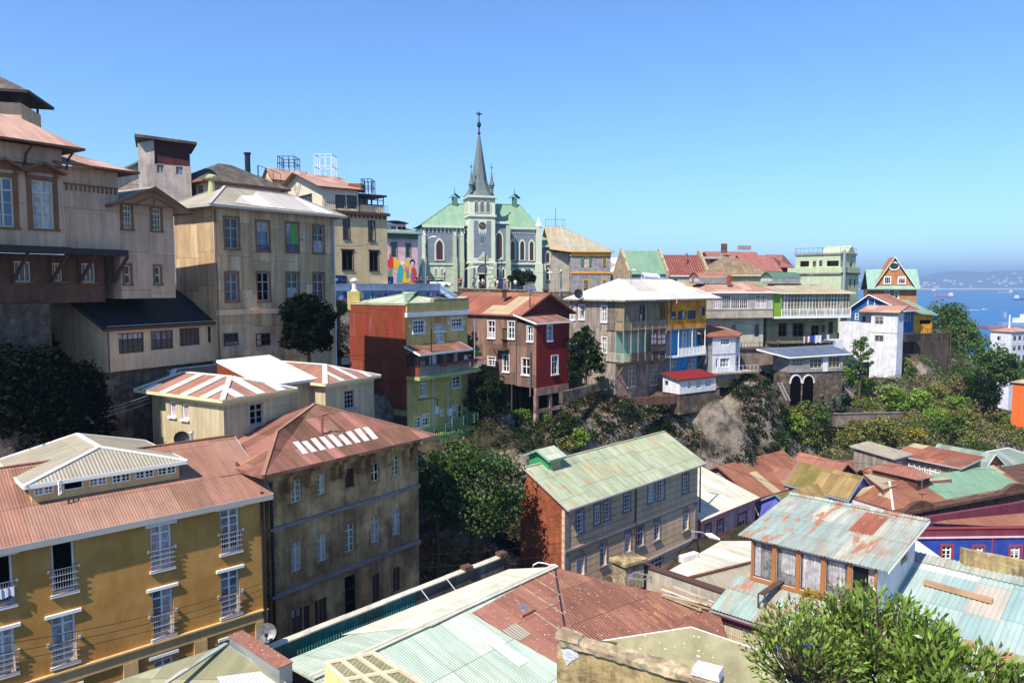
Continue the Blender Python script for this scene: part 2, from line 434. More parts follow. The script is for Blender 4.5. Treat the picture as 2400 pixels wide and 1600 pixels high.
mt('white_plaster',[(220,220,224),(206,206,212)],stain=.2,streak=.25,sscale=.4)
mt('grey_plaster',[(160,156,156),(140,136,136)],stain=.35,streak=.35)
mt('beige_board',[(196,186,166),(186,176,156)],board=.28,stain=.25,streak=.25)
mt('beige_plain',[(186,174,156),(172,160,144)],stain=.3,streak=.35)
mt('olive_wall',[(140,140,104),(124,124,92)],stain=.3,streak=.3)
mt('pale_green',[(182,192,158),(174,184,150)],stain=.12,streak=.15,board=.3)
mt('orange_shingle',[(184,128,84),(174,116,72)],board=.3,stain=.15,streak=.15)
mt('deep_blue',(24,92,150),board=.2,stain=.2,streak=.15)
mt('cobalt',[(48,74,158),(42,64,142)],stain=.18,streak=.15)
mt('violet_blue',[(104,110,196),(96,100,184)],stain=.15,streak=.12)
mt('maroon',(116,54,70),stain=.25,streak=.3)
mt('pink_plaster',[(216,172,168),(204,158,156)],stain=.2,streak=.25)
mt('pink_wall',[(222,186,190),(212,172,180)],stain=.12,streak=.15)
mt('house_cream',[(206,184,144),(198,176,136)],stain=.15,streak=.2,sw=2.4,sl=6.0,seam=.3)
mt('clapboard',(214,198,172),board=.22,stain=.15,streak=.12)
mt('tan_sheet',[(198,170,132),(188,158,120),(204,178,142)],sw=.9,sl=2.6,seam=.55,rust=.22,rcol=(140,96,64),stain=.22,streak=.45,sscale=.35)
mt('dim_sheet',[(208,174,146),(200,166,138)],sw=1.0,sl=2.6,seam=.55,stain=.18,streak=.35,sscale=.35)
mt('brown_trim',(132,92,66),stain=.25)
mt('dim_wall',[(222,186,148),(212,176,140)],stain=.15,streak=.25)
mt('tower_wall',[(196,180,168),(184,166,154)],stain=.2,streak=.35)
mt('dark_red_board',(80,40,42),board=.2,stain=.3,streak=.4)
mt('church_grey',[(124,134,142),(116,126,136)],board=.35,stain=.1,streak=.12)
mt('church_trim',(200,206,184),stain=.08,streak=.1)
mt('church_base',(172,184,160),stain=.1,streak=.12)
mt('slate',[(112,124,122),(100,112,112)],sw=.3,sl=.35,seam=.4,stain=.25,streak=.15)
mt('church_green',[(130,160,132),(122,152,124)],sw=.6,sl=7,seam=.5,stain=.12,streak=.2)
mt('blue_grey',(130,150,176),stain=.15,board=.3)
mt('khaki',(176,176,128),stain=.2)
mt('cream_yellow',(222,196,130),stain=.15)
mt('brownstone_dark',[(108,78,64),(92,66,56)],stain=.4,streak=.35,sscale=.6)
mt('coping',[(190,172,140),(168,148,118),(150,130,104)],stain=.45,streak=.2,bump=2.0,sscale=1.8,speck=0)
mt('old_wall',[(196,172,124),(172,148,104),(120,108,84)],stain=.5,streak=.45,bump=2.0,sscale=.9)
mt('white_patch',[(215,215,215),(190,190,194)],stain=.3,bump=3)
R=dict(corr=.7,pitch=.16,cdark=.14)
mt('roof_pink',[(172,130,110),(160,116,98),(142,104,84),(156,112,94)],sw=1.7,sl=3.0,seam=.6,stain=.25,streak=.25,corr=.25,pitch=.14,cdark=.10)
mt('roof_pink_far',[(176,138,120),(166,126,108),(184,146,128)],sw=1.6,sl=3.2,seam=.35,stain=.2,streak=.25)
mt('roof_rose_brown',[(154,104,88),(130,92,72),(172,118,102),(134,96,76)],sw=.95,sl=3.1,seam=.7,stain=.3,streak=.4,corr=.5,pitch=.1)
mt('stripe_red',[(166,122,104),(154,110,92)],sw=.9,sl=9,seam=.3,stain=.25,streak=.3)
mt('sheet_white',[(232,230,226),(222,220,214)],corr=.6,pitch=.14,sw=.9,sl=3.0,seam=.35,stain=.1,streak=.2)
mt('roof_grey',[(176,166,146),(168,158,140)],sw=3.0,sl=4,seam=.35,stain=.2,streak=.25,corr=.5,pitch=.17,cdark=.15)
mt('roof_dark_tile',[(96,88,80),(110,100,90),(84,76,70)],sw=.5,sl=.8,seam=.4,stain=.35,streak=.3)
mt('roof_black',[(44,46,54),(38,40,46)],sw=1.2,sl=3,seam=.3,stain=.35,streak=.4)
mt('roof_green_rust',[(176,184,152),(184,192,162),(168,178,146),(174,174,140)],sw=1.1,sl=2.7,seam=.75,rust=.42,rcol=(168,138,98),stain=.2,streak=.35,corr=.4,pitch=.12)
mt('roof_palegreen_old',[(178,188,158),(190,196,172),(168,180,150)],sw=1.2,sl=3,seam=.5,rust=.3,rcol=(170,140,100),stain=.25,streak=.35)
mt('roof_rust_patch',[(140,96,78),(148,90,70),(130,78,60),(176,156,124),(136,80,62),(150,94,72)],sw=2.2,sl=2.4,seam=.5,stain=.25,streak=.35)
mt('roof_rust_stripe',[(142,92,72),(148,98,76),(146,96,74),(138,90,70),(172,152,122)],sw=1.5,sl=4.2,seam=.6,stain=.25,streak=.35)
mt('roof_rust',[(156,106,86),(164,114,92),(148,98,80),(160,108,88)],sw=1.5,sl=2.6,seam=.7,rust=.35,rcol=(178,124,84),stain=.25,streak=.4,speck=1,**R)
mt('roof_rust_plain',[(150,100,84),(158,108,90),(142,94,78)],sw=1.5,sl=5,seam=.7,rust=.2,rcol=(160,104,76),stain=.22,streak=.25,speck=1)
mt('roof_mint',[(190,202,182),(180,196,176),(198,206,188)],sw=1.8,sl=3.0,seam=.7,rust=.22,rcol=(178,172,138),stain=.15,streak=.3,corr=.3,pitch=.13,cdark=.07,speck=1)
mt('roof_cream',[(204,200,178),(212,208,186),(198,192,172)],sw=2.4,sl=2.6,seam=.6,stain=.15,streak=.25,speck=1)
mt('roof_cream_pale',[(214,206,186),(222,214,196),(206,198,178)],sw=1.4,sl=3,seam=.5,stain=.2,streak=.4)
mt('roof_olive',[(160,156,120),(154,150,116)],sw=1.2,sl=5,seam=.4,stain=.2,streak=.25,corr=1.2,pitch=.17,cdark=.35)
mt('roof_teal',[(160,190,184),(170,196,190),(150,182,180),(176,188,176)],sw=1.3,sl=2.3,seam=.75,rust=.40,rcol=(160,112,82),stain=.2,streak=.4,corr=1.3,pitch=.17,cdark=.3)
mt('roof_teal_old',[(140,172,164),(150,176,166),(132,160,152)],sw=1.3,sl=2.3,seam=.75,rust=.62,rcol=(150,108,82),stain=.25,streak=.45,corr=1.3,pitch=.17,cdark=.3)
mt('roof_blue_white',[(222,226,230),(150,192,196),(214,218,222),(160,196,198),(196,188,182),(140,184,192)],sw=1.5,sl=2.5,seam=.6,rust=.12,rcol=(190,178,162),stain=.12,streak=.25,corr=1.3,pitch=.19,cdark=.25)
mt('rust_sheet',[(156,98,72),(140,84,62)],sw=1.0,sl=3,seam=.3,rust=.3,rcol=(120,70,50),corr=1.2,pitch=.17,cdark=.25)
mt('teal_parapet',[(74,160,142),(88,166,150),(100,140,120)],sw=1.6,sl=3,seam=.6,stain=.3,streak=.3,corr=1.0,pitch=.15,cdark=.2)
mt('parapet_top',[(206,202,184),(190,184,164)],sw=2.4,sl=5,seam=.3,stain=.2)
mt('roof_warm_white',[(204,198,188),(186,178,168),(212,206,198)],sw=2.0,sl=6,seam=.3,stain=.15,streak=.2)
mt('roof_tan',[(170,158,132),(162,150,126)],sw=1.8,sl=6,seam=.3,stain=.2,streak=.3)
mt('roof_tile_tan',[(156,134,104),(140,118,90),(128,104,84)],sw=.35,sl=.4,seam=.5,stain=.35)
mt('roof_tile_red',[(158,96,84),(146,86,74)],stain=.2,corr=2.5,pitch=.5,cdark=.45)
mt('roof_red_far',[(150,98,90),(142,90,82)],stain=.2,streak=.2)
mt('roof_green_far',[(120,150,124),(112,142,118)],stain=.15,streak=.2,sw=.8,sl=6,seam=.25)
mt('roof_turq',[(136,168,154),(128,160,146)],stain=.15,streak=.25)
mt('roof_moss',[(140,118,74),(120,108,60),(150,126,84)],stain=.35,streak=.3,sw=1.2,sl=3,seam=.4)
mt('roof_greygreen',[(128,142,132),(120,134,126),(136,148,136)],sw=1.4,sl=5,seam=.4,stain=.2,streak=.3)
mt('shed_blue',(88,98,120),stain=.2)
mt('ground_soil',[(58,50,36),(44,40,26),(84,70,52)],stain=.5,streak=0,bump=3.5,sscale=.4)
mt('cliff_rock',[(150,138,130),(110,98,92),(80,72,60)],stain=.5,streak=.5,bump=5,sscale=.3)
mt('asphalt',(66,64,64),stain=.3,streak=0)
def leafm(n,a,b,tr=.25,isl=.45,rough=.5,st=.3):
 mt(n,[a,b],rough=rough,spec=.35,stain=st,streak=0,sscale=.5,trans=tr,island=isl,bump=0)
leafm('leaf_dark',(28,44,20),(40,60,26),rough=.7);leafm('leaf_mid',(88,116,46),(66,94,36));leafm('leaf_bright',(128,158,50),(100,136,48))
leafm('leaf_olive',(142,138,66),(112,118,54));leafm('leaf_grey',(138,126,92),(116,106,74));leafm('leaf_near',(140,162,72),(104,132,54),tr=.3,isl=.55,rough=.32,st=.2)
leafm('dry_grass_leaf',(176,146,96),(150,118,74));leafm('leaf_shade_tone',(14,22,12),(20,28,15),tr=.05,rough=.9)  # the near-black ivy colour carries shade missing from the left slope
leafm('leaf_yellow',(190,170,50),(160,150,50));leafm('leaf_blue',(90,112,90),(76,100,76));leafm('petal',(60,60,200),(50,40,190),tr=.2)
flat('bark',(86,70,56),stain=.4)
for k_ in('leaf_shade_tone','leaf_dark'):MATS[k_].node_tree.nodes['Principled BSDF'].inputs['Specular IOR Level'].default_value=.04
def mesh_arr(name,vs,quads,mat):
 me=bpy.data.meshes.new(name);n=len(vs);k=len(quads)
 me.vertices.add(n);me.vertices.foreach_set('co',np.asarray(vs,np.float32).ravel())
 me.loops.add(k*4);me.loops.foreach_set('vertex_index',np.asarray(quads,np.int32).ravel())
 me.polygons.add(k);me.polygons.foreach_set('loop_start',np.arange(0,4*k,4,dtype=np.int32));me.polygons.foreach_set('loop_total',np.full(k,4,np.int32))
 me.uv_layers.new(name='UVMap');me.update(calc_edges=True);me.materials.append(gm(mat));return me
def leafarr(P,Nn,size,asp=.5,jit=.7,up=.0):
 n=len(P);d=Nn+rng.normal(0,jit,(n,3))+np.array([0,0,up]);d/=np.linalg.norm(d,axis=1)[:,None]+1e-9
 a=rng.normal(0,1,(n,3));a-=(a*d).sum(1)[:,None]*d;a/=np.linalg.norm(a,axis=1)[:,None]+1e-9
 b=np.cross(d,a);s=size*rng.uniform(.6,1.3,(n,1));bend=d*s*.18
 v=np.stack([P-a*s*.5-bend,P+b*s*asp*.5,P+a*s*.5-bend,P-b*s*asp*.5],1).reshape(-1,3)
 return v,np.arange(4*n).reshape(-1,4)
def clumps(rx,ry,rz,nc,rc,seed=0,flatb=-.5):
 r=np.random.default_rng(seed);out=[]
 while len(out)<nc:
  p=r.normal(0,1,3);p/=np.linalg.norm(p);k=r.uniform(.35,1.0)**.6
  if p[2]*k<flatb:continue
  lump=1+.18*math.sin(3.1*p[0]+seed)*math.cos(2.7*p[1]+2*seed)+.12*math.sin(5*p[2]+seed)
  out.append((p[0]*k*rx*lump,p[1]*k*ry*lump,p[2]*k*rz*lump,rc*r.uniform(.55,1.2)))
 return np.array(out)
def crown_mesh(name,rx,ry,rz,nc,rc,per,size,mat,seed=0,asp=.5,off=(0,0,0),jit=.7,flatb=-.5):
 C=clumps(rx,ry,rz,nc,rc,seed,flatb);d=rng.normal(0,1,(nc*per,3));d/=np.linalg.norm(d,axis=1)[:,None]
 cc=np.repeat(C,per,0);rr=rng.uniform(.55,1.05,(nc*per,1))
 P=cc[:,:3]+d*rr*cc[:,3:4]*np.array([1,1,.8])+np.array(off)
 v,q=leafarr(P,d,size,asp,jit,.35)
 return mesh_arr(name,v,q,mat),C
def add_obj(name,me,parent=None,loc=(0,0,0)):
 o=bpy.data.objects.new(name,me);COL.objects.link(o);o.location=loc
 if parent is not None:o.parent=parent
 ROOT[o.name]=V(loc);return o
def tree(name,label,cat,loc,rx,ry,rz,h,mat,nc=60,per=60,size=.3,rc=None,seed=1,group=None,asp=.55,trunk=.18):
 """loc: foot of the trunk; h: height of the crown centre above it"""
 o=empty(name,loc,label,cat,group);rc=rc or min(rx,rz)*.33
 me,C=crown_mesh('crown',rx,ry,rz,nc,rc,per,size,mat,seed,asp,(0,0,h));add_obj('crown',me,o)
 mb=MB();L=V(loc);T=L+V((.1,0,h-rz*.55));mb.tube([L-V((0,0,.3)),L+V((.12,.05,(h-rz*.55)*.5)),T],[trunk*1.3,trunk,trunk*.75],8)
 r=random.Random(seed)
 for k in range(7):
  c=C[r.randrange(len(C))];e=L+V((c[0]*.8,c[1]*.8,h+c[2]*.8));mb.tube([T-V((0,0,.2)),(T+e)/2+V((0,0,-.15)),e],[trunk*.55,trunk*.33,.03],5)
 mb.build('trunk','bark',o);return o
SH={}
def shrub(kind,loc,s,label,rz=None,cat='shrub',group=None,name='shrub',sz=None):
 if kind not in SH:
  me,C=crown_mesh('shrub',1,1,.8,26,.38,46,.17,kind,len(SH)+3,.6,(0,0,.45));SH[kind]=me
 o=bpy.data.objects.new(name,SH[kind]);COL.objects.link(o);o.location=loc;o.scale=(s,s,sz or s);o.rotation_euler=(0,0,random.uniform(0,6)if rz is None else rz)
 return tag(o,label,cat,group)
def T_(px,D,z):return((px-CX)/F*D,D,z)
TP=[T_(*t)for t in[(1200,3,-19),(0,15,-22),(600,15,-23),(1200,20,-23),(1800,20,-24),(2400,20,-24),(-600,30,-21),(0,36,-21),(300,38,-22),(622,40,-22.5),(900,40,-24),(983,48,-24),(1200,50,-25.5),(1330,58,-27),(1640,66,-28.5),(2000,72,-31),(2400,80,-33),(1800,50,-28),(2400,50,-30),(3000,60,-34),(0,43,-4.5),(100,44.5,-4.5),(200,47,-5),(-100,41,-4.5),(0,40.5,-12),(150,43,-13),(230,47,-14.5),(0,38.5,-19),(0,54,-3.2),(-400,50,-2),(120,54,-3.0),(230,56,-4.5),(-100,46,-12),(330,49,-19),(250,52.5,-12),(330,58,-11),(500,61,-9.6),(650,66,-9),(780,76,-9),(800,84,-8.5),(700,58,-14),(520,50,-19.5),(860,76,-11),(958,74,-16),(1050,80,-16.5),(1000,64,-20),(1100,57,-24),(1060,52,-24.5),(1180,84,-14),(1213,83,-16.8),(1257,79,-17),(1330,82,-15),(1380,90,-13.5),(1443,90.5,-13.9),(1565,97,-14),(1677,97,-14.5),(1760,107,-13),(1900,111,-13.5),(1200,72,-25),(1350,76,-26.5),(1450,78,-27.5),(1580,84,-29),(1700,90,-30),(1850,96,-30),(1950,101,-30),(300,75,-2),(600,80,-4),(720,90,-2),(600,110,-1),(300,120,2),(0,90,2),(-400,100,3),(850,110,-1.8),(900,130,-1.6),(1000,100,-3.5),(1100,108,-3.5),(1000,140,-1.5),(1200,140,-1.4),(1400,142,-1.8),(1600,146,-2.4),(1300,118,-4),(1500,120,-4.6),(1700,128,-5.5),(1850,134,-6),(1200,180,-1),(1600,180,-3),(800,180,0),(2000,150,-6),(2100,158,-8),(1980,118,-14.5),(2080,118,-15),(2160,122,-15.5),(2230,118,-19),(2120,128,-12),(2200,140,-13),(2300,150,-24),(2400,150,-32),(2040,113,-18.5),(2130,113,-20.5),(2250,114,-21),(2350,116,-23),(2480,116,-27),(1900,108,-18),(1960,106,-25),(2100,107,-26),(2250,107,-27),(2400,107,-31),(2020,110,-21),(2100,100,-32),(2250,100,-33),(2400,100,-34),(2050,90,-32),(2300,88,-33),(2200,78,-33),(1700,98,-20),(1600,92,-22),(2320,125,-27),(2300,180,-38),(2500,130,-36),(2600,160,-48),(2400,200,-52),(2100,200,-30),(2300,260,-57),(2700,260,-58),(1900,240,-30),(2100,320,-57),(2600,330,-58),(1500,260,-20),(1200,260,-8),(900,260,-5),(0,200,5),(-800,150,0),(1500,360,-45),(800,360,-20)]]
TPa=np.array(TP)
def terr(x,y):
 x=np.asarray(x,float);y=np.asarray(y,float);sh=x.shape;x=x.ravel();y=y.ravel()
 d2=(x[:,None]-TPa[None,:,0])**2+(y[:,None]-TPa[None,:,1])**2+.3
 w=d2**-2.0;z=(w*TPa[None,:,2]).sum(1)/w.sum(1)
 far=np.clip((y-400)/60,0,1);z=z*(1-far)+-66*far
 fx=np.clip((x-330)/60,0,1);z=z*(1-fx)+-66*fx
 n=.1*np.sin(x*3.1+2*np.sin(y*1.7))*np.sin(y*2.7+1.5*np.sin(x*1.3))+.2*np.sin(x*.9+1.3*np.sin(y*.5))*np.cos(y*.8+np.sin(x*.6))+.15*np.sin(x*2.3+y*1.9)
 return(z+n*.6).reshape(sh)
def tz(x,y):return float(terr(np.array([x]),np.array([y]))[0])
def onray(x,y,D0=20,D1=260):
 """first terrain point met by a photo ray"""
 d=ray(x,y);t=np.arange(D0,D1,.4);X=d.x/d.y*t;Z=d.z/d.y*t;g=terr(X,t);k=np.argmax(Z<g)
 return V((X[k],t[k],g[k]))
def grid_obj(name,xs,ys,zf,mat):
 X,Y=np.meshgrid(xs,ys);Z=zf(X,Y);nx,ny=len(xs),len(ys)
 vs=np.stack([X,Y,Z],-1).reshape(-1,3);i=np.arange(nx*ny).reshape(ny,nx)
 q=np.stack([i[:-1,:-1],i[:-1,1:],i[1:,1:],i[1:,:-1]],-1).reshape(-1,4)
 me=mesh_arr(name,vs,q,mat);me.polygons.foreach_set('use_smooth',np.ones(len(q),bool))
 uvl=me.uv_layers[0].data;uvl.foreach_set('uv',vs[q.ravel()][:,:2].astype(np.float32).ravel())
 return add_obj(name,me)
_m=MATS['ground_soil'];_n=_m.node_tree.nodes;_l=_m.node_tree.links;_b=_n['Principled BSDF'];_c=_b.inputs['Base Color'].links[0].from_socket
_g=_n.new('ShaderNodeNewGeometry');_s=_n.new('ShaderNodeSeparateXYZ');_l.new(_g.outputs['True Normal'],_s.inputs[0]);_r=_n.new('ShaderNodeMapRange');_l.new(_s.outputs[2],_r.inputs[0]);_r.inputs[1].default_value=.82;_r.inputs[2].default_value=.55
_t=_n.new('ShaderNodeTexNoise');_t.inputs['Scale'].default_value=.42;_t.inputs['Detail'].default_value=9;_t.inputs['Roughness'].default_value=.7;_tc=_n.new('ShaderNodeTexCoord');_l.new(_tc.outputs['Object'],_t.inputs[0]);_k=_n.new('ShaderNodeValToRGB');_l.new(_t.outputs[0],_k.inputs[0]);_k.color_ramp.elements[0].position=.38;_k.color_ramp.elements[0].color=lin((34,27,22));_k.color_ramp.elements[1].position=.62;_k.color_ramp.elements[1].color=lin((136,124,112))  # rock on steep ground, its dark tone lowered to stand for slope shade
_x=_n.new('ShaderNodeMix');_x.data_type='RGBA';_l.new(_r.outputs[0],_x.inputs[0]);_l.new(_c,_x.inputs[6]);_l.new(_k.outputs[0],_x.inputs[7]);_l.new(_x.outputs[2],_b.inputs['Base Color'])
xs=np.concatenate([np.arange(-400,-50,12),np.arange(-50,140,.8),np.arange(140,420,5)]);ys=np.concatenate([np.arange(-40,25,4),np.arange(25,160,.8),np.arange(160,480,5)])
g=grid_obj('ground',xs,ys,terr,'ground_soil');g['kind']='structure'
sm=bpy.data.materials.new('sea_water');sm.use_nodes=True;nt=sm.node_tree;bs=nt.nodes['Principled BSDF']
bs.inputs['Base Color'].default_value=lin((10,84,132));bs.inputs['Roughness'].default_value=.35;bs.inputs['Specular IOR Level'].default_value=.25
no=nt.nodes.new('ShaderNodeTexNoise');no.inputs['Scale'].default_value=.05;no.inputs['Detail'].default_value=8
tcn=nt.nodes.new('ShaderNodeTexCoord');nt.links.new(tcn.outputs['Object'],no.inputs['Vector']);bpn=nt.nodes.new('ShaderNodeBump');bpn.inputs['Distance'].default_value=1.5;bpn.inputs['Strength'].default_value=.5
nt.links.new(no.outputs[0],bpn.inputs['Height']);nt.links.new(bpn.outputs[0],bs.inputs['Normal'])
SEA=-60.0
mb=MB();n=24
for i in range(n):
 for j in range(n):
  x0,x1=-9000+22000*i/n,-9000+22000*(i+1)/n;y0,y1=-500+15500*j/n,-500+15500*(j+1)/n
  mb.face((x0,y0,SEA),(x1,y0,SEA),(x1,y1,SEA),(x0,y1,SEA))
o=mb.build('sea_water',sm);o['kind']='structure'
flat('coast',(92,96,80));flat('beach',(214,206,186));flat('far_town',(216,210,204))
def coastz(X,Y):
 r=np.clip((Y-8000)/900,0,1)
 h=120+55*np.sin(X/1300+1)+30*np.sin(X/420)+14*np.sin(X/160+2)+70*np.clip((X-3500)/2500,0,1)
 return SEA-4+8*np.clip((Y-7950)/60,0,1)+r**.8*h*(1+.12*np.sin(Y/200+X/300))
o=grid_obj('far_hills',np.arange(-3000,11000,90),np.concatenate([[7900,7960],np.arange(8020,10400,140)]),coastz,'coast');o['kind']='structure'
mb=MB()
for i in range(60):
 x=-1500+i*200;mb.hexa([(x,7885,SEA),(x+200,7885,SEA),(x+200,7960,SEA),(x,7960,SEA),(x,7900,SEA+1.5),(x+200,7900,SEA+1.5),(x+200,7960,SEA+12),(x,7960,SEA+12)])
o=mb.build('beach','beach');o['kind']='structure'
mb=MB();r=random.Random(3)
for i in range(70):
 x=r.choice([r.gauss(4850,260),r.uniform(3500,7000),r.gauss(5700,300)]);y=r.uniform(8080,8800);z=float(coastz(np.array([x]),np.array([y]))[0]);w=r.uniform(14,40)
 mb.box((x,y,z+8),(w,20,r.uniform(14,34)),0,.9)
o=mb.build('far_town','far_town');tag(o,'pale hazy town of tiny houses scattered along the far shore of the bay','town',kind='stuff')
view('B2');th=47;u,v=uvd(th)
E=PD(1618,392,42);zt=E.z
C0=E-u*19
b=Bd('ochre_building','ochre plastered building with tall white barred windows and a pink metal roof, lower left','building',(C0.x,C0.y,-23.5))
m=b.vol(C0,th,19,9.5,-23.5,zt,'ochre');f=m.F
WL=dict(nv=2,nh=5,sill=1,lin_=.16,fw=.1,sm='wframe',dep=.25)
win(b,f,318,705,462,1015,pane='void',nv=1,nh=1,**{k:WL[k]for k in('sill','lin_','fw','sm','dep')},label='open tall window showing a dark room')
win(b,f,-60,790,82,1100,pane='void',nv=1,nh=1,**{k:WL[k]for k in('sill','lin_','fw','sm','dep')},label='open tall window with white cloth on its rail')
win(b,f,925,600,1055,868,pane='curtain_pink',**WL);win(b,f,1352,500,1470,765,pane='curtain_grey',**WL)
win(b,f,318,1150,470,1450,pane='curtain',**WL);win(b,f,935,990,1065,1280,pane='curtain_grey',**WL);win(b,f,1355,875,1470,1150,pane='curtain_grey',**WL)
win(b,f,-50,1240,95,1520,pane='curtain',**WL)
win(b,f,945,1400,1065,1560,pane='curtain_grey',**WL);win(b,f,1365,1290,1470,1440,pane='curtain_grey',**WL)
win(b,f,350,1600,480,1800,pane='curtain_grey',**WL)
for x0,y0,x1,y1 in[(318,860,462,1015),(-60,950,82,1100),(925,745,1055,868),(1352,640,1470,765),(318,1310,470,1450),(935,1140,1065,1280),(1355,1020,1470,1150),(-50,1390,95,1520)]:
 a0,a1,z0,z1=f.rect(x0,y0,x1,y1);mb=MB();n=9
 for i in range(n+1):a=a0+(a1-a0)*i/n;f.box(mb,a-.012,a+.012,z0,z1,.1,.125)
 for i in range(5):z=z0+(z1-z0)*i/4;f.box(mb,a0-.12,a1+.12,z-.014,z+.014,.125,.15)
 f.box(mb,a0-.2,a0-.1,z1-.08,z1+.08,0,.15);f.box(mb,a1+.1,a1+.2,z1-.08,z1+.08,0,.15);mb.build('window_guard','grey_frame',b.o)
zb=f.at(1600,1125)[1]
strip(b,f,zb-.55,zb,.1,'ochre_light','string_course');strip(b,f,zb,zb+.1,.18,'ochre_light','string_course')
for x,y in((1600,1250),(1228,1380),(800,1500)):
 a,z=f.at(x,y);mb=MB();f.box(mb,max(a-.35,0),min(a+.35,18.98),-23.5,zb-.56,-.01,.12);mb.build('pilaster','ochre_light',b.o)
ri=Face(E,E+v*9.5,0,0);E2=PD(1640,372,42.3)
s_r,z_r=ri.at(1420,197);slope=(z_r-zt)/s_r
s_r=4.9;slope=.50
pts=[m.P(-1,-.35,zt-.35*slope),m.P(19.35,-.35,zt-.35*slope),m.P(19.35,s_r,zt+s_r*slope),m.P(-1,s_r,zt+s_r*slope),m.P(19.35,9.9,zt),m.P(-1,9.9,zt)]
m.R.gable=[(0,zt),(9.5,zt),(s_r,zt+s_r*slope-.05)]
roof(b,pts,[[0,1,2,3],[3,2,4,5]],'roof_pink',fas='fascia_grey',caps=[(2,3)],capm='roof_rose_brown',fh=.3)
rp,rn=plane3(pts[0]+V((0,0,.02)),pts[1]+V((0,0,.02)),pts[2]+V((0,0,.02)))
mb=MB();q=[(1275,225),(1430,200),(1520,275),(1355,305)];mb.face(*[PL(x,y,rp+V((0,0,.03)),rn)for x,y in q]);b.part(mb,'roof_patch','roof_pink',label='paler pink patch of roof sheeting')
A=PL(195,462,rp,rn);B_=PL(1100,312,rp,rn)
kk=((A-m.C).dot(v)+(B_-m.C).dot(v))/2;xa,xb=(A-m.C).dot(u),(B_-m.C).dot(u)
Cp=m.C+u*xa+v*kk;fa=Face(Cp,Cp+u*5,0,0);zpt=Face(Cp-v*.35,Cp-v*.35+u*5,0,0).at(640,288)[1]
p=b.vol(Cp,th,xb-xa,6.5,zt+.1,zpt,'ochre_light',name='penthouse_wall');f=p.F
for q in[(205,345,330,415),(545,285,655,360),(685,265,800,340),(828,245,945,315),(965,222,1080,292)]:win(b,f,*q,nv=4,nh=3,pane='curtain_grey' if q[0]<600 else 'glass',sill=0,fw=.07,dep=.08)
win(b,f,385,305,512,385,nv=1,nh=1,pane='void',sill=0,dep=.1)
mb=MB();a0,a1,z0,z1=f.rect(385,305,512,385)
hA=f.pt(a0,0,.03);hd=(f.n*.9-f.t*.5).normalized()*.62
for z in(z0,(z0+z1)/2,z1):mb.bar(hA+V((0,0,z)),hA+hd+V((0,0,z)),.05)
for k in(0,.5,1):mb.bar(hA+hd*k+V((0,0,z0)),hA+hd*k+V((0,0,z1)),.05)
b.part(mb,'casement','wframe',label='window leaf swung open')
wins(b,p.L,[(20,290,140,380)],nv=4,nh=3,sill=0,dep=.08)
ai,ar=apex(p,610,125,zpt,'v',.35);hip(b,p,ar,'roof_grey',over=.35,ax='v',inset=ai,ins2=.4,fas='fascia_white',capm='fascia_white')
q=PL(1450,240,rp,rn);mb=MB();mb.tube([q,q+V((0,0,.25))],.09);b.part(mb,'vent_pipe','fascia_rust')
b.done()
pipe(b,[m.F.pt(18.8,zt,.12),m.F.pt(18.8,-23,.12)],.09,'iron')
f=m.F;a0,a1,z0,z1=f.rect(-50,985,82,1040);mb=MB();n=10
for i in range(n):
 s0,s1=a0+(a1-a0)*i/n,a0+(a1-a0)*(i+1)/n;d0,d1=.2+.03*math.sin(i*2.1),.2+.03*math.sin((i+1)*2.1)
 mb.face(f.pt(s0,z0+.05*math.sin(i),d0),f.pt(s1,z0+.05*math.sin(i+1),d1),f.pt(s1,z1,d1),f.pt(s0,z1,d0));mb.face(f.pt(s1,z0+.05*math.sin(i+1),d1-.02),f.pt(s0,z0+.05*math.sin(i),d0-.02),f.pt(s0,z1,d0-.02),f.pt(s1,z1,d1-.02))
tag(mb.build('cloth','white_plaster'),'white cloth hung over the rail of the leftmost ochre building window','laundry')
def dish(loc,az,r,mat,label,tilt=30,pole=.6):
 o=empty('satellite_dish',loc,label,'satellite dish');c=V(loc)+V((0,0,pole+r*.6));d=V((math.cos(az)*math.cos(math.radians(tilt)),math.sin(az)*math.cos(math.radians(tilt)),math.sin(math.radians(tilt))))
 a=d.cross(V((0,0,1))).normalized();bb=a.cross(d);mb=MB();n=18;rg=[]
 for k in range(5):
  rr=r*k/4;rg.append([c+d*(rr*rr/(3.2*r))+a*math.cos(2*math.pi*j/n)*rr+bb*math.sin(2*math.pi*j/n)*rr for j in range(n)])
 for k in range(4):
  for j in range(n):mb.face(rg[k][j],rg[k][(j+1)%n],rg[k+1][(j+1)%n],rg[k+1][j]);mb.face(*[x-d*.03 for x in(rg[k+1][j],rg[k+1][(j+1)%n],rg[k][(j+1)%n],rg[k][j])])
 mb.build('reflector',mat,o,smooth=True);mb=MB();mb.tube([V(loc),V(loc)+V((0,0,pole)),c-d*.05],.035,6);mb.build('mast','galv',o)
 mb=MB();e=c+d*r*.9-bb*r*.25;mb.tube([c-bb*r,e],.02,5);mb.box(e,(.12,.12,.14));mb.build('receiver','iron',o);return o
view('B3');th=31;u,v=uvd(th)
C=PD(455,303,46.5);fa=Face(C,C+u*20,0,0);la=Face(C+v*9,C,0,0)
x1=fa.at(800,252)[0];x2=fa.at(990,225)[0];x3=fa.at(1245,190)[0];dl=9-la.at(38,240)[0];dl2=9-la.at(150,250)[0]
b=Bd('striped_roof_house','cream metal-clad house with red and white striped hip roofs behind the brown building','building',(C.x,C.y,-19))
w1=b.vol(C,th,x1,dl2,-19,C.z,'cream_sheet');w1b=b.vol(C+v*(dl2-.01)+u*.55,th,x1-.55,dl-dl2,-19,C.z,'cream_sheet')
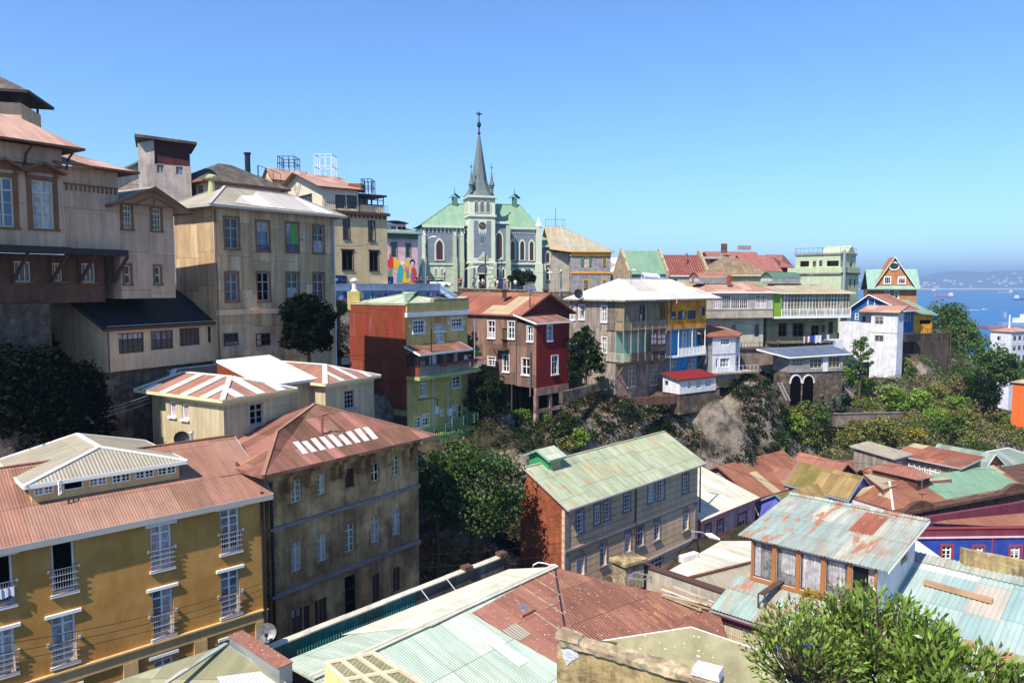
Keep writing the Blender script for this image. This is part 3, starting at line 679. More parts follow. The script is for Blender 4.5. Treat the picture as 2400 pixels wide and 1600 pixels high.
cc=C+u*(x1-.01)+v*1.6;wc=b.vol(cc,th,x2-x1+.02,dl-3,-19,C.z-.05,'cream_sheet')
cc2=C+u*x2;w2=b.vol(cc2,th,x3-x2,dl-1,-19,C.z,'cream_sheet')
win(b,w1.F,595,325,665,435,nv=2,nh=3,pane='void',sill=1,fm='grey_frame',fw=.09);win(b,w2.F,1092,255,1145,352,nv=3,nh=4,pane='void',fw=.09,fm='grey_frame')
wins(b,w1.L,[(175,315,205,393),(240,328,272,408)],nv=1,nh=1,pane='curtain_pink',fw=.09)
mb=MB();a0=w1.L.at(150,530)[0];a1,z=w1.L.at(440,585);w1.L.box(mb,max(a0,.05),a1,z-.1,z+.05,0,.45);b.part(mb,'ledge','fascia_cream')
for vv,k in((w1,0),(w2,1)):
 rv=Vol(b,vv.C,th,vv.a,dl+(0 if k else.1),0,C.z,None,'','');hr=hip(b,rv,.95,'stripe_red',over=.4,ax='v',fas='fascia_cream',capm='sheet_white',label='red and white striped hip roof',capw=.35,ins2=1)
def stripes(vv,over,rise,side,ks,wd,inset):
 vv=Vol(b,vv.C,th,vv.a,dl,0,vv.z1,None,'','');rise=.95;inset=None
 z=vv.z1+.05;mb=MB();x0,x1_,y0,y1=-over,vv.a+over,-over,vv.d+over;h=(x1_-x0)/2
 for k in ks:
  if side=='F':L=x1_-x0;lim=min(k*L,(1-k)*L,h)if inset is None else min(k*L/inset*h,(1-k)*L/inset*h,(y1-y0)/2);P=lambda a,t:vv.P(x0+a,y0+t,z+rise*t/((y1-y0)/2 if inset else h));a=k*L
  else:L=y1-y0;lim=min(k*L,(1-k)*L,h);P=lambda a,t:vv.P(x0+t,y0+a,z+rise*t/h);a=k*L
  mb.hexa([P(a-wd,0),P(a+wd,0),P(a+wd,lim*.97),P(a-wd,lim*.97)]+[P(a-wd,0)+V((0,0,.03)),P(a+wd,0)+V((0,0,.03)),P(a+wd,lim*.97)+V((0,0,.03)),P(a-wd,lim*.97)+V((0,0,.03))])
 b.part(mb,'roof_stripe','sheet_white',label='white sheets laid up the red slope')
stripes(w1,.4,1.25,'F',(.22,.5,.78),.34,None);stripes(w1,.4,1.25,'L',(.2,.42,.66,.88),.36,None)
stripes(w2,.4,1.25,'F',(.3,.55,.8),.2,2.6)
z=C.z;P=wc.P;q=[(620,195),(815,170),(940,212),(728,236)]
t1,t2=wc.P(-2.2,1.9,z+.35),wc.P(x2-x1+.3,-.4,z+.25);xx=x2-x1
pts=[P(-1.0,-.5,z+.25),P(xx+.3,-.5,z+.25),P(xx+.3,4.6,z+1.75),P(-1.0,4.6,z+1.75),P(-1.0,-.5,z+.1),P(-1.0,4.6,z+.1),P(xx+.3,-.5,z+.1),P(xx+.3,4.6,z+.1)]
roof(b,pts[:4],[[0,1,2,3]],'sheet_white',fas='sheet_white',label='raised white sheet slope between the two hips')
mb=MB();mb.face(pts[0],pts[3],pts[5],pts[4]);mb.face(pts[1],pts[6],pts[7],pts[2]);mb.face(pts[3],pts[2],pts[7],pts[5]);b.part(mb,'dormer_side','red_sheet')
wb=b.vol(C+u*1.5+v*(dl-.5),th,x3-3,3.5,-19,C.z,'cream_sheet');hip(b,wb,1.0,'stripe_red',over=.3,ax='u',fas='fascia_cream',capm='sheet_white',capw=.35)
strip(b,w1.F,C.z-.4,C.z-.12,.06,'fascia_cream','gutter');strip(b,w1.L,C.z-.4,C.z-.12,.06,'fascia_cream','gutter');strip(b,w2.F,C.z-.4,C.z-.12,.06,'fascia_cream','gutter')
b.done();annex=w1
g0=PD(236,560,45.0);dish((g0.x,g0.y,g0.z),-.9,.46,'iron','dark satellite dish fixed beside the striped roof house',20,.3)
mb=MB();g0=PD(300,640,44.5);g1=PD(288,482,44.5);mb.tube([g0,g1],.07,7);mb.tube([g1-V((.1,0,-.02)),g1+V((.1,0,.06))],.1,7);tag(mb.build('chimney_pipe','galv'),'thin grey flue pipe between ochre and striped roofs','chimney')
th=37.4;u,v=uvd(th)
C=PD(688,690,42.7);fa=Face(C,C+u*30,0,0);x1=fa.at(1478,600)[0];zt=fa.at(1100,590)[1]
b=Bd('brown_building','four-storey stained brown building with sash windows and bracketed eaves','building',(C.x,C.y,-24.5))
m=b.vol(C,th,x1,10,-24.8,zt,'brownstone');f=m.F
for q in[(808,725,865,845),(945,695,992,805),(1340,600,1378,705)]:win(b,f,*q,nv=2,nh=4,fm='cream_frame',pane='curtain_grey' if q[0]<1200 else 'glass_warm',sur=.08,sm='brownstone',fw=.06)
win(b,f,1230,640,1272,735,nv=2,nh=2,fm='cream_frame',pane='void',sur=.08,sm='brownstone',fw=.06);win(b,f,1094,665,1142,765,nv=1,nh=2,fm='dark_frame',pane='door_wood',sur=.08,sm='brownstone')
for q,p_ in[((812,1050,866,1205),'curtain'),((946,1008,998,1155),'curtain'),((1094,955,1143,1102),'curtain_grey'),((1230,915,1274,1055),'curtain_pink'),((1340,878,1385,1015),'curtain')]:win(b,f,*q,nv=2,nh=4,fm='cream_frame',pane=p_,sur=.1,sm='brownstone',fw=.06)
for q in[(812,1400,870,1550),(950,1345,1000,1500),(1235,1220,1275,1365),(1343,1185,1383,1310)]:win(b,f,*q,nv=2,nh=3,fm='brown_frame',pane='glass_warm',sur=.1,sm='brownstone')
a0,a1,z0,z1=f.rect(1094,1225,1152,1440);win(b,f,0,0,0,0,r=(a0,a1,-23.5,z1),nv=1,nh=5,fm='dark_frame',pane='void',name='door',sill=0)
for q in[(878,1385,905,1540),(938,1360,952,1510)]:a0,a1,z0,z1=f.rect(*q);mb=MB();f.box(mb,a0,a1,z0,z1,0,.06);b.part(mb,'shutter','door_wood')
for y in(985,1343):
 z=f.at(700,y)[1];strip(b,f,z-.12,z+.06,.22,'lilac_trim','string_course');strip(b,f,z-.3,z-.122,.1,'brownstone','string_course')
strip(b,f,zt-.55,zt-.02,.3,'brownstone','cornice');strip(b,f,zt-.02,zt+.12,.8,'roof_rose_brown','cornice',e=.5)
for x,y in[(790,700),(898,690),(915,690),(1030,665),(1072,655),(1165,640),(1215,620),(1305,595),(1322,595),(1405,570),(1440,560)]:
 a=f.at(x,y)[0];mb=MB();P=f.pt
 pr=[(.02,0),(.75,0),(.78,-.25),(.5,-.42),(.42,-.8),(.5,-1.0),(.3,-1.35),(.02,-1.5)];n=len(pr)
 for sgn in(0,1):
  q=[P(a+(.11 if sgn else-.11),zt-.03+z_,d)for d,z_ in pr];mb.face(*(q if sgn else q[::-1]))
 for i in range(n):j=(i+1)%n;mb.face(P(a-.11,zt-.03+pr[i][1],pr[i][0]),P(a+.11,zt-.03+pr[i][1],pr[i][0]),P(a+.11,zt-.03+pr[j][1],pr[j][0]),P(a-.11,zt-.03+pr[j][1],pr[j][0]))
 b.part(mb,'eave_bracket','brownstone')
ze=zt+.13;e0,e1=m.P(-.95,-.95,ze),m.P(x1+.95,-.95,ze);_a,_b=diag(e0,u,v,735,472,e0.z);sl_=math.atan2(_b,_a);sl_=max(.2,min(sl_,.42));rn=(e1-e0).cross(v*math.cos(sl_)+V((0,0,math.sin(sl_)))).normalized();tsl=math.tan(sl_)
ap=PL(735,473,e0,rn);tp=PL(830,350,e0,rn);k=[(p_-m.C).dot(v)for p_ in(ap,tp)]
tpp=PL(935,327,e0,rn);pts=[e0,e1,tpp,ap,m.P(-.95,8.0,ze),m.P(x1+.95,9,ze)]
roof(b,pts,[[0,1,2,3],[0,3,2],[0,2,4],[1,5,2],[2,5,4]],'roof_rose_brown',fas='roof_rose_brown',caps=[(0,3),(3,2),(1,2)],capm='roof_pink')
o0=e0+V((0,0,.03));mb=MB();r=random.Random(2)
for i in range(9):
 x_=860+i*46;y_=590-i*9.6
 q=[(x_-40,y_-55-r.uniform(0,8)),(x_-12,y_-60-r.uniform(0,8)),(x_+42,y_-6),(x_+14,y_)]
 pp=[PL(a_,c_,o0,rn)for a_,c_ in q];mb.face(*pp)
b.part(mb,'roof_patch','sheet_white',label='row of white replacement sheets above the eaves')
q=[(960,425),(1015,410),(1090,485),(1035,497)];mb=MB();mb.face(*[PL(a_,c_,o0,rn)for a_,c_ in q]);b.part(mb,'roof_patch','roof_pink',label='pink replacement sheet')
q=PL(975,487,e0,rn);mb=MB();mb.tube([q,q+V((0,0,1.1)),q+V((.12,0,1.3)),q+V((.35,.1,1.35))],.09,7);b.part(mb,'flue_pipe','fascia_rust')
pipe(b,[f.pt(.12,zt-.4,.14),f.pt(.12,-24.4,.14)],.09,'iron')
b.done();brown=m
view('Z2');th=27;u,v=uvd(th)
C=PD(706,612,49.4);fa=Face(C,C+u*20,0,0);x1=fa.at(1432,575)[0];z1=fa.at(1000,595)[1];zb=fa.at(710,922)[1]
b=Bd('shed_roof_annex','beige annex with a dark lean-to roof on a stone base, left middle','building',(C.x,C.y,zb))
m=b.vol(C,th,x1,7.0,zb,z1,'dim_wall');f=m.F
wins(b,f,[(793,655,962,790),(1200,622,1335,740)],nv=5,nh=3,fm='brown_frame',pane='glass_warm',sill=0)
win(b,f,1008,640,1158,765,nv=4,nh=2,fm='brown_frame',pane='glass_warm',sill=0);win(b,f,1390,612,1412,720,nv=1,nh=2,fm='brown_frame',sill=0)
strip(b,f,z1-.3,z1-.02,.1,'fascia_cream','gutter')
shed(b,m,z1,z1+3.6,'roof_black',over=.3,fas='fascia_brown')
m.L.holes=[]
pipe(b,[f.pt(.1,z1-.2,.08),f.pt(.1,zb-.4,.08)])
b.done();shedv=m
mb=MB();f2=Face(C-f.n*.35-u*.0,C-f.n*.35+u*(x1),0,0)
f2.box(mb,.0,f2.w,-14,zb-.01,-6,0);tag(mb.build('stone_base_wall','stone_wall'),'dark rough stone retaining wall under the dark-roofed beige annex','retaining wall')
view('Z1');th=33;u,v=uvd(th)
E=PD(990,880,50);fe=Face(E,E+u*5,0,0);zt=E.z;C=E-u*12
zc=fe.at(990,1530)[1];xm_=fe.at(520,1000)[0]
b=Bd('ornate_house','large dim brown house with ornate window pediments and pink roof at the left edge','building',(C.x,C.y,-6))
fL=Face(C,C+u*12,0,0);a_s=fL.at(520,1100)[0];zl=fL.at(300,700)[1]+.2
m1=b.vol(C,th,a_s,9,zc,zl,'dim_sheet');m2=b.vol(C+u*(a_s-.01)+v*.45,th,12-a_s,8.5,zc,zt,'dim_sheet');f=m1.F
for q,pn in[((263,955,435,1345),'curtain'),((-60,925,108,1330),'glass_blue')]:
 win(b,f,*q,nv=2,nh=4,pane=pn,sur=.28,sm='brown_trim',sill=1,fw=.08,fm='cream_frame')
 a0,a1,z0,z1=f.rect(*q);mb=MB();am=(a0+a1)/2;P=f.pt
 for s_ in(-1,1):mb.bar(P(am,z1+1.05,.25),P(am+s_*1.25,z1+.48,.25),.5,.12)
 mb.face(P(am-1.1,z1+.45,.06),P(am+1.1,z1+.45,.06),P(am,z1+1.0,.06));f.box(mb,a0-.3,a0-.1,z1+.2,z1+.5,0,.22);f.box(mb,a1+.1,a1+.3,z1+.2,z1+.5,0,.22)
 b.part(mb,'pediment','brown_trim')
for fc_,zz in((m1.F,zl),(m2.F,zt)):
 mb=MB();n=int(fc_.w/.28)
 for i in range(n):fc_.box(mb,.1+i*.28,.22+i*.28,zz-1.5,zz-1.15,0,.05)
 fc_.box(mb,0,fc_.w,zz-1.15,zz-1.05,-.01,.07);b.part(mb,'dentil_band','brown_trim');fc_.z1=zz
strip(b,m1.F,zc-.3,zc+.12,.55,'dark_frame','base_cornice');strip(b,m2.F,zc-.3,zc+.1,.45,'dark_frame','base_cornice',e=.3)
pts=[m1.P(-2,-1,zl+.1),m1.P(a_s+.9,-1,zl+.1),m1.P(a_s-.8,3.6,zl+2.3),m1.P(-2,3.6,zl+2.3),m1.P(a_s+.9,9.5,zl),m1.P(-2,9.5,zl)]
roof(b,pts,[[0,1,2,3],[1,4,2],[2,4,5,3]],'roof_pink_far',fas='brown_trim',fh=.12)
pts=[m2.P(-.5,-.9,zt+.05),m2.P(12.5-a_s+.5,-.9,zt+.05),m2.P(12.5-a_s-.8,4.5,zt+1.5),m2.P(-.5,4.5,zt+1.9),m2.P(12.5-a_s+.5,9,zt)]
roof(b,pts,[[0,1,2,3],[1,4,2]],'roof_pink_far',fas='brown_trim',fh=.12)
bz=b.vol(C+v*1.1,th,11.2,8,-1.2,zc-.31,'brick_dark',name='lower_wall')
view('Z2');wins(b,bz.F,[(95,178,205,315),(350,190,415,310),(548,192,635,318)],nv=3,nh=1,fm='cream_frame',pane='glass_warm',sill=1,sm='brown_trim')
for x in(75,335,525,745):
 a=bz.F.at(x,240)[0];mb=MB();mb.bar(bz.F.pt(a,-.2+0.3,.08),bz.F.pt(a+.3,zc-.35,1.5),.16);mb.bar(bz.F.pt(a,.0,.06),bz.F.pt(a,zc-.35,.06),.14);b.part(mb,'bracket','brown_frame')
ms=b.vol(C+v*.85,th,7.6,8,-5.5,-1.21,'stone_wall',name='stone_base')
view('Z1');q=f.at(190,690);mb=MB();P=m1.F.pt
for x in(190,530):
 a=m1.F.at(x,700)[0];mb=MB();mb.tube([P(a,zl-1.2,.05),P(a,zl-.6,.3),P(a+.1,zl-.1,.9)],.07,6);b.part(mb,'eave_bracket','brown_frame')
Ct=PD(108,290,53);tw=b.vol(V((Ct.x-4,Ct.y-0,0)),75,4,4,zl+.5,Ct.z,'dim_wall',name='roof_tower');mb=MB();zz=PD(95,200,53).z
for x,y in((.15,.15),(3.85,.15),(.15,3.85),(3.85,3.85),(2,.15)):mb.bar(tw.P(x,y,Ct.z),tw.P(x,y,zz),.12)
mb.bar(tw.P(0,0,Ct.z+.9),tw.P(4,0,Ct.z+.9),.06);b.part(mb,'belvedere_posts','iron');hip(b,Vol(b,tw.C,75,4,4,0,zz,None,'',''),1.5,'roof_dark_tile',over=.7,fas='dark_frame',cap=False)
b.done()
view('Z1');C=E+v*.55+u*.02;fa=Face(C,C+u*8,0,0);x1=fa.at(1412,1200)[0];z1=fa.at(1400,1150)[1];ax,az=fa.at(1205,1010)
b=Bd('gabled_house','narrow brown house with a front gable between the ornate house and the tan block','building',(C.x,C.y,-1))
m=b.vol(C,th,x1,7,-1,z1,'dim_sheet');f=m.F
wins(b,f,[(1000,1155,1073,1345),(1240,1180,1312,1360)],nv=3,nh=4,fm='cream_frame',pane='glass',sur=.14,sm='brown_trim')
view('Z2');wins(b,f,[(832,205,872,328),(1036,212,1072,328)],nv=1,nh=2,fm='cream_frame',pane='glass',sur=.14,sm='brown_trim')
gab(b,m,az-z1,'roof_grey',over=.9,ax='v',fas='brown_trim',og=.9,pos=ax/x1);mb=MB();P=f.pt
for s_ in(-1,1):mb.bar(P(ax,az-.6,.7),P(ax+s_*1.5,az-1.35,.7),.12)
mb.bar(P(ax-1.3,az-1.3,.7),P(ax+1.3,az-1.3,.7),.12);mb.bar(P(ax,az-.3,.7),P(ax,az-1.3,.7),.12);b.part(mb,'gable_truss','brown_trim');b.done()
view('Z3');th=36;u,v=uvd(th);C=PD(342,425,57);fa=Face(C,C+u*20,0,0);x1=fa.at(1150,600)[0];z1=fa.at(700,465)[1]
b=Bd('tan_block','big tan metal-clad block with two rows of four tall windows and a pale hip roof','building',(C.x,C.y,-11))
m=b.vol(C,th,x1,5.5,-11.5,z1,'tan_sheet');f=m.F;K=dict(nv=2,nh=3,fm='grey_frame',sur=.12,sm='brown_trim',fw=.08,dep=.2)
for q,pn in[((418,515,510,720),'glass'),((632,538,715,735),'glass_blue'),((830,550,910,742),'glass_blue'),((1010,570,1080,748),'glass'),((425,880,508,1070),'glass_warm'),((637,880,718,1068),'void'),((833,882,910,1062),'glass_warm'),((1012,885,1080,1060),'glass')]:win(b,f,*q,pane=pn,**K)
a0,a1,z0,z1_=f.rect(868,560,905,690);mb=MB();f.box(mb,a0,a1,z0,z1_,-.14,-.135);b.part(mb,'curtain','glass_green',label='bright green curtain')
for q in[(640,700,712,735),(835,692,905,742)]:a0,a1,z0,z1_=f.rect(*q);rail(b,[f.pt(a0,z0,.1),f.pt(a1,z0,.1)],z1_-z0,'iron',step=.13,name='window_guard',r=.012,top=.03)
z=f.at(350,1145)[1];strip(b,f,z-.25,z+.15,.12,'dim_wall','string_course')
for x0,x1_ in((405,562),(620,770),(820,960)):
 a0,a1,z0,zz=f.rect(x0,1275,x1_,1400);n=10;mb=MB();P=f.pt;c=(a0+a1)/2;w_=(a1-a0)/2
 pr=[P(a0,z0,.03)]+[P(c-w_*math.cos(math.pi*i/n),zz-.9+.9*math.sin(math.pi*i/n),.03)for i in range(n+1)]+[P(a1,z0,.03)];mb.face(*pr[::-1]);b.part(mb,'arched_recess','beige_plain')
 if x0<800:win(b,f,x0+5,1285,x0+100,1368,nv=3,nh=2,fm='brown_frame',pane='glass',sill=0,hole=False)
hip(b,m,1.9,'roof_grey',over=.8,ax='u',inset=3.6,fas='fascia_grey',capm='fascia_grey')
k=m.d/2+.8;P=lambda x,t:m.P(x,-.8+t,m.z1+.06+1.9*t/k);mb=MB();mb.face(P(1.6,.5),P(4,.3),P(x1*.97,.2),P(x1*.8,2.9),P(5.5,3.2),P(4.6,2.3),P(3.1,1.9));b.part(mb,'roof_patch','roof_warm_white',label='irregular whiter area of roof')  # irregular whiter patch laid over the front slope
mb=MB();q=m.P(1.8,3.0,m.z1+1.2);mb.lathe(q,[(.32,0),(.22,.9),(.22,1.2),(.42,1.25),(.42,1.4),(.2,1.55)]);b.part(mb,'chimney','khaki')
pipe(b,[f.pt(.08,m.z1-.3,.1),f.pt(.08,-8,.1)]);pipe(b,[f.pt(x1-.1,m.z1-.3,.1),f.pt(x1-.1,-8,.1)],mat='white_pipe');b.done()
view('Z1');th=62;u,v=uvd(th);C=PD(1180,615,76);fa=Face(C,C+u*20,0,0);x1=fa.at(1555,700)[0];z1=fa.at(1400,640)[1]
b=Bd('tower_house','plain pale stucco tower house with a dark boarded top on the upper left skyline','building',(C.x,C.y,2))
m=b.vol(C,th,x1,6,0,z1-2.3,'tower_wall');mt_=b.vol(C+u*.8+v*.2,th,x1-.85,5.5,z1-2.31,z1,'dark_red_board',name='boarded_top');wins(b,m.F,[(1280,815,1338,890),(1438,838,1495,905)],nv=2,nh=1,fm='grey_frame',pane='curtain_grey',sill=0)
mb=MB();P=m.P
mb.hexa([P(-.6,.3,0),P(.85,.05,0),P(.85,.6,0),P(-.6,.9,0),P(-.6,.3,z1-.3),P(.85,.05,z1+.1),P(.85,.6,z1+.1),P(-.6,.9,z1-.3)]);b.part(mb,'parapet','tower_wall')
mb=MB();mb.hexa([P(-.9,-.35,z1+.2),P(x1+.6,-.5,z1-.1),P(x1+.6,6,z1-.1),P(-.6,6,z1+.2),P(-.9,-.35,z1+.5),P(x1+.6,-.5,z1+.15),P(x1+.6,6,z1+.15),P(-.6,6,z1+.5)]);b.part(mb,'roof','roof_dark_tile')
b.vol(C-u*5+v*1.5,th,4.6,5,0,z1-4.2,'tower_wall',name='side_wing');wv=b.vols[-1];shed_pts=[wv.P(-1,-.4,z1-5),wv.P(4.4,-.4,z1-1.9),wv.P(4.4,5,z1-1.9),wv.P(-1,5,z1-5)];roof(b,shed_pts,[[0,1,2,3]],'roof_green_far',fas='fascia_green');mb=MB();mb.face(wv.P(0,-.02,z1-4.25),wv.P(4.4,-.02,z1-4.25),wv.P(4.4,-.02,z1-2));b.part(mb,'gable','tower_wall')
b.vol(C+u*(x1-.2)+v*1,th,4,4,0,z1-4.2,'dark_red_board',name='rear_wing');wv=b.vols[-1];roof(b,[wv.P(-.2,-.4,z1-3.2),wv.P(5,-.4,z1-4.9),wv.P(5,4,z1-4.9),wv.P(-.2,4,z1-3.2)],[[0,1,2,3]],'roof_dark_tile',fas='dark_frame');b.done()
view('Z3');th=38;u,v=uvd(th);C=PD(290,268,78);fa=Face(C,C+u*20,0,0);x1=fa.at(790,330)[0]
b=Bd('dark_hip_house','pinkish house with a dark grey tiled hip roof behind the tan block','building',(C.x,C.y,1))
m=b.vol(C,th,max(x1,9),7.5,0,C.z,'dim_wall');wins(b,m.L,[(50,318,92,372),(140,302,183,372),(232,298,278,355)],nv=1,nh=3,fm='cream_frame',pane='glass_warm',sur=.12)
hip(b,m,2.6,'roof_dark_tile',over=.8,ax='u',inset=4.5,fas='fascia_rust',cap=False)
q=m.P(7.5,4,C.z+1.5);mb=MB();mb.tube([q,q+V((0,0,2.6))],.32,8);mb.tube([q+V((0,0,2.6)),q+V((0,0,2.8))],.42,8);b.part(mb,'flue_pipe','iron')
q=[m.P(8.3,3.2,C.z+1.6),m.P(11.3,3.2,C.z+1.0)];rail(b,q,1.3,'iron',step=1.0,r=.03);b.done()
view('Z3');th=52;u,v=uvd(th);C=PD(1068,300,105);fa=Face(C,C+u*20,0,0);la=Face(C+v*12,C,0,0)
x1=fa.at(1490,500)[0];dl=12-la.at(765,300)[0];z1=C.z;zap=la.at(875,225)[1];zmid=fa.at(1150,470)[1]
b=Bd('clapboard_house','cream clapboard house with pink gable roof, dark shutters and rooftop terraces','building',(C.x,C.y,-2))
x2=fa.at(1310,330)[0]
m=b.vol(C,th,x2,dl,zmid-.1,z1,'clapboard');m.L.gable=None
gab(b,m,zap-z1,'roof_pink_far',over=.5,ax='u',fas='brown_frame',og=.8)
wins(b,m.L,[(918,368,1000,445)],nv=4,nh=2,fm='dark_frame',pane='glass',sur=.15,sm='dark_frame',sill=0);wins(b,m.F,[(1163,368,1220,452),(1240,372,1296,455)],nv=3,nh=2,fm='dark_frame',pane='glass',sur=.12,sm='dark_frame',sill=0)
lo=b.vol(C-v*.6,th,x1,dl+.6,-2.2,zmid,'house_cream',name='lower_wall')
wins(b,lo.F,[(1213,520,1250,655),(1382,538,1420,668)],nv=2,nh=3,fm='dark_frame',pane='glass',sur=.12,sm='dark_frame');
for q in[(1205,735,1275,862),(1388,740,1445,868)]:win(b,lo.F,*q,nv=2,nh=1,fm='dark_frame',pane='void',sur=.1,sm='dark_frame',lin_=.15)
strip(b,lo.F,zmid-.35,zmid+.05,.45,'brown_frame','cornice',e=.3);mb=MB()
for i in range(14):a=.6+i*(x1-1.2)/13;lo.F.box(mb,a,a+.16,zmid-.8,zmid-.36,0,.35)
b.part(mb,'dentil_brackets','brown_frame')
rail(b,[lo.P(.1,-.25,zmid),lo.P(x1,-.25,zmid)],1.1,'iron',step=.3)
xa,xb=fa.at(1330,400)[0],fa.at(1485,400)[0];zr=fa.at(1410,370)[1];br=b.vol(C+u*xa+v*.3,th,xb-xa,4,zmid,zmid+1.3,'clapboard',name='balcony_wall')
mb=MB()
for i in range(5):a=(xb-xa)*i/4;mb.bar(br.P(a,0,zmid+1.3),br.P(a,0,zr),.14)
for t in(1.3,2.0,zr-zmid-.1):mb.bar(br.P(0,0,zmid+t),br.P(xb-xa,0,zmid+t),.1)
for x_,y_ in((xb-xa,3.8),(0,3.8)):mb.bar(br.P(x_,y_,zmid),br.P(x_,y_,zr),.14)
b.part(mb,'balcony_frame','dark_frame');mb=MB();mb.hexa([br.P(x_,y_,z_)for z_ in(zr,zr+.25)for x_,y_ in((-.4,-.4),(xb-xa+.4,-.4),(xb-xa+.4,4.2),(-.4,4.2))]);b.part(mb,'balcony_roof','dark_frame')
mb=MB();mb.face(br.P(.1,1.2,zmid+1.3),br.P((xb-xa)*.5,1.2,zmid+1.3),br.P((xb-xa)*.5,1.2,zr),br.P(.1,1.2,zr));b.part(mb,'balcony_glazing','glass')
def cage(b,P0,P1,dep,h,name='roof_terrace_rail',mat='iron',nn=3):
 a,c=V(P0),V(P1);d=(c-a);n=V((-d.y,d.x,0)).normalized()*dep;mb=MB();U=V((0,0,h))
 for p,q in((a,c),(c,c+n),(c+n,a+n),(a+n,a)):
  for k in(.45,1.0):mb.bar(p+U*k,q+U*k,.08)
  for i in range(nn):t=p+(q-p)*i/nn;mb.bar(t,t+U,.08)
 b.part(mb,name,mat)
q=PD(772,165,109);q2=PD(882,185,109);q.z=q2.z=min(q.z,q2.z);cage(b,q,q2,3,PD(830,103,109).z-q.z)
q=PD(1018,235,112);q2=PD(1135,235,112);cage(b,q,q2,3,3.2,mat='white_pipe');q=PD(1330,335,108);q2=PD(1398,345,108);q.z=q2.z=q2.z;cage(b,q,q2,3,PD(1360,255,108).z-q.z)
mb=MB();q=PD(1245,330,109);q2=PD(1333,285,109);mb.hexa([V((q.x,109,q.z)),V((q2.x,109,q.z)),V((q2.x,112,q.z)),V((q.x,112,q.z)),V((q.x,109,q2.z)),V((q2.x,109,q2.z)),V((q2.x,112,q2.z)),V((q.x,112,q2.z))]);b.part(mb,'roof_box','brick_rough')
up=b.vol(C+v*(dl-1.0)-u*1,th,6,4,z1-1,zap+.2,'dim_wall',name='rear_wall');gab(b,up,1.6,'roof_pink_far',over=.6,ax='u',fas='fascia_brown')
b.done()
th=60;u,v=uvd(th);C=PD(1490,640,134);fa=Face(C,C+u*20,0,0);x1=fa.at(1708,700)[0];z1=fa.at(1600,650)[1]
b=Bd('mural_house','pink house with green trim and a bright painted mural on its lower wall','building',(C.x,C.y,-1.5))
m=b.vol(C,th,x1,8,-1.6,z1,'pink_wall');f=m.F;wins(b,f,[(1535,682,1566,778),(1632,690,1658,780)],nv=1,nh=2,fm='green_frame',pane='glass',sur=.18,sm='green_frame',sill=0)
strip(b,f,z1-.1,z1+.9,.3,'green_frame','cornice');hip(b,m,1.6,'roof_greygreen',over=.8,z=z1+.9,fas='fascia_green',cap=False)
xa,xb=fa.at(1500,600)[0],fa.at(1645,600)[0];zz=fa.at(1570,552)[1];t=b.vol(C+u*xa+v*1.2,th,xb-xa,4,z1+.9,zz,'pink_wall',name='dormer_wall');wins(b,t.F,[(1530,568,1562,612),(1575,572,1630,610)],nv=2,nh=1,fm='cream_frame',pane='void',sill=0)
mb=MB();n=8
for i in range(n):
 t0,t1=i/n,(i+1)/n;h=lambda k:zz+.7*math.sin(math.pi*(.15+.7*k))-.25
 mb.hexa([t.P((xb-xa+.8)*t0-.4,-.5,h(t0)),t.P((xb-xa+.8)*t1-.4,-.5,h(t1)),t.P((xb-xa+.8)*t1-.4,4,h(t1)),t.P((xb-xa+.8)*t0-.4,4,h(t0)),t.P((xb-xa+.8)*t0-.4,-.5,h(t0)+.15),t.P((xb-xa+.8)*t1-.4,-.5,h(t1)+.15),t.P((xb-xa+.8)*t1-.4,4,h(t1)+.15),t.P((xb-xa+.8)*t0-.4,4,h(t0)+.15)])
b.part(mb,'dormer_roof','green_frame')
PC={'my':(236,190,40),'mt_':(60,170,170),'mr':(206,60,56),'mp':(226,110,160),'ms':(226,190,190),'mg':(110,150,110),'mk':(50,40,70),'mw':(230,228,225),'mv':(130,100,190)}
for k_,c_ in PC.items():flat(k_,c_,rough=.7,stain=.05)
def blob(key,pts,d):
 mb=MB();q=[f.at(x,y)for x,y in pts];mb.face(*[f.pt(a,z,d)for a,z in q][::-1]);mb.face(*[f.pt(a,z,d)for a,z in q])if False else None;b.part(mb,'mural_shape',key)
def circ(x,y,r,ry=None):return[(x+r*math.cos(i*math.pi/7),y+(ry or r)*math.sin(i*math.pi/7))for i in range(14)]
blob('mg',[(1497,835),(1540,845),(1540,948),(1497,948)],.02);blob('my',[(1530,800),(1560,785),(1590,795),(1640,790),(1652,830),(1640,860),(1540,855)],.025)
blob('mr',[(1500,800),(1520,790),(1518,760),(1530,752),(1540,775),(1545,800),(1548,850),(1500,850)],.03);blob('mp',circ(1510,860,12,16),.035)
blob('mt_',[(1568,945),(1572,870),(1582,830),(1600,822),(1612,860),(1605,945)],.04);blob('my',[(1605,948),(1612,880),(1630,862),(1652,890),(1655,948)],.045)
blob('ms',circ(1606,792,20,26),.05);blob('mw',circ(1606,818,15,14),.055);blob('mp',circ(1632,858,14,20),.05);blob('mg',circ(1640,895,12,30),.05)
blob('mk',circ(1672,812,17,22),.05);blob('ms',circ(1672,822,11,15),.055);blob('mr',[(1668,850),(1690,845),(1700,880),(1695,945),(1670,945)],.045);blob('mv',circ(1668,905,12,22),.055);blob('my',[(1650,850),(1665,845),(1665,940),(1650,940)],.048)
b.done()
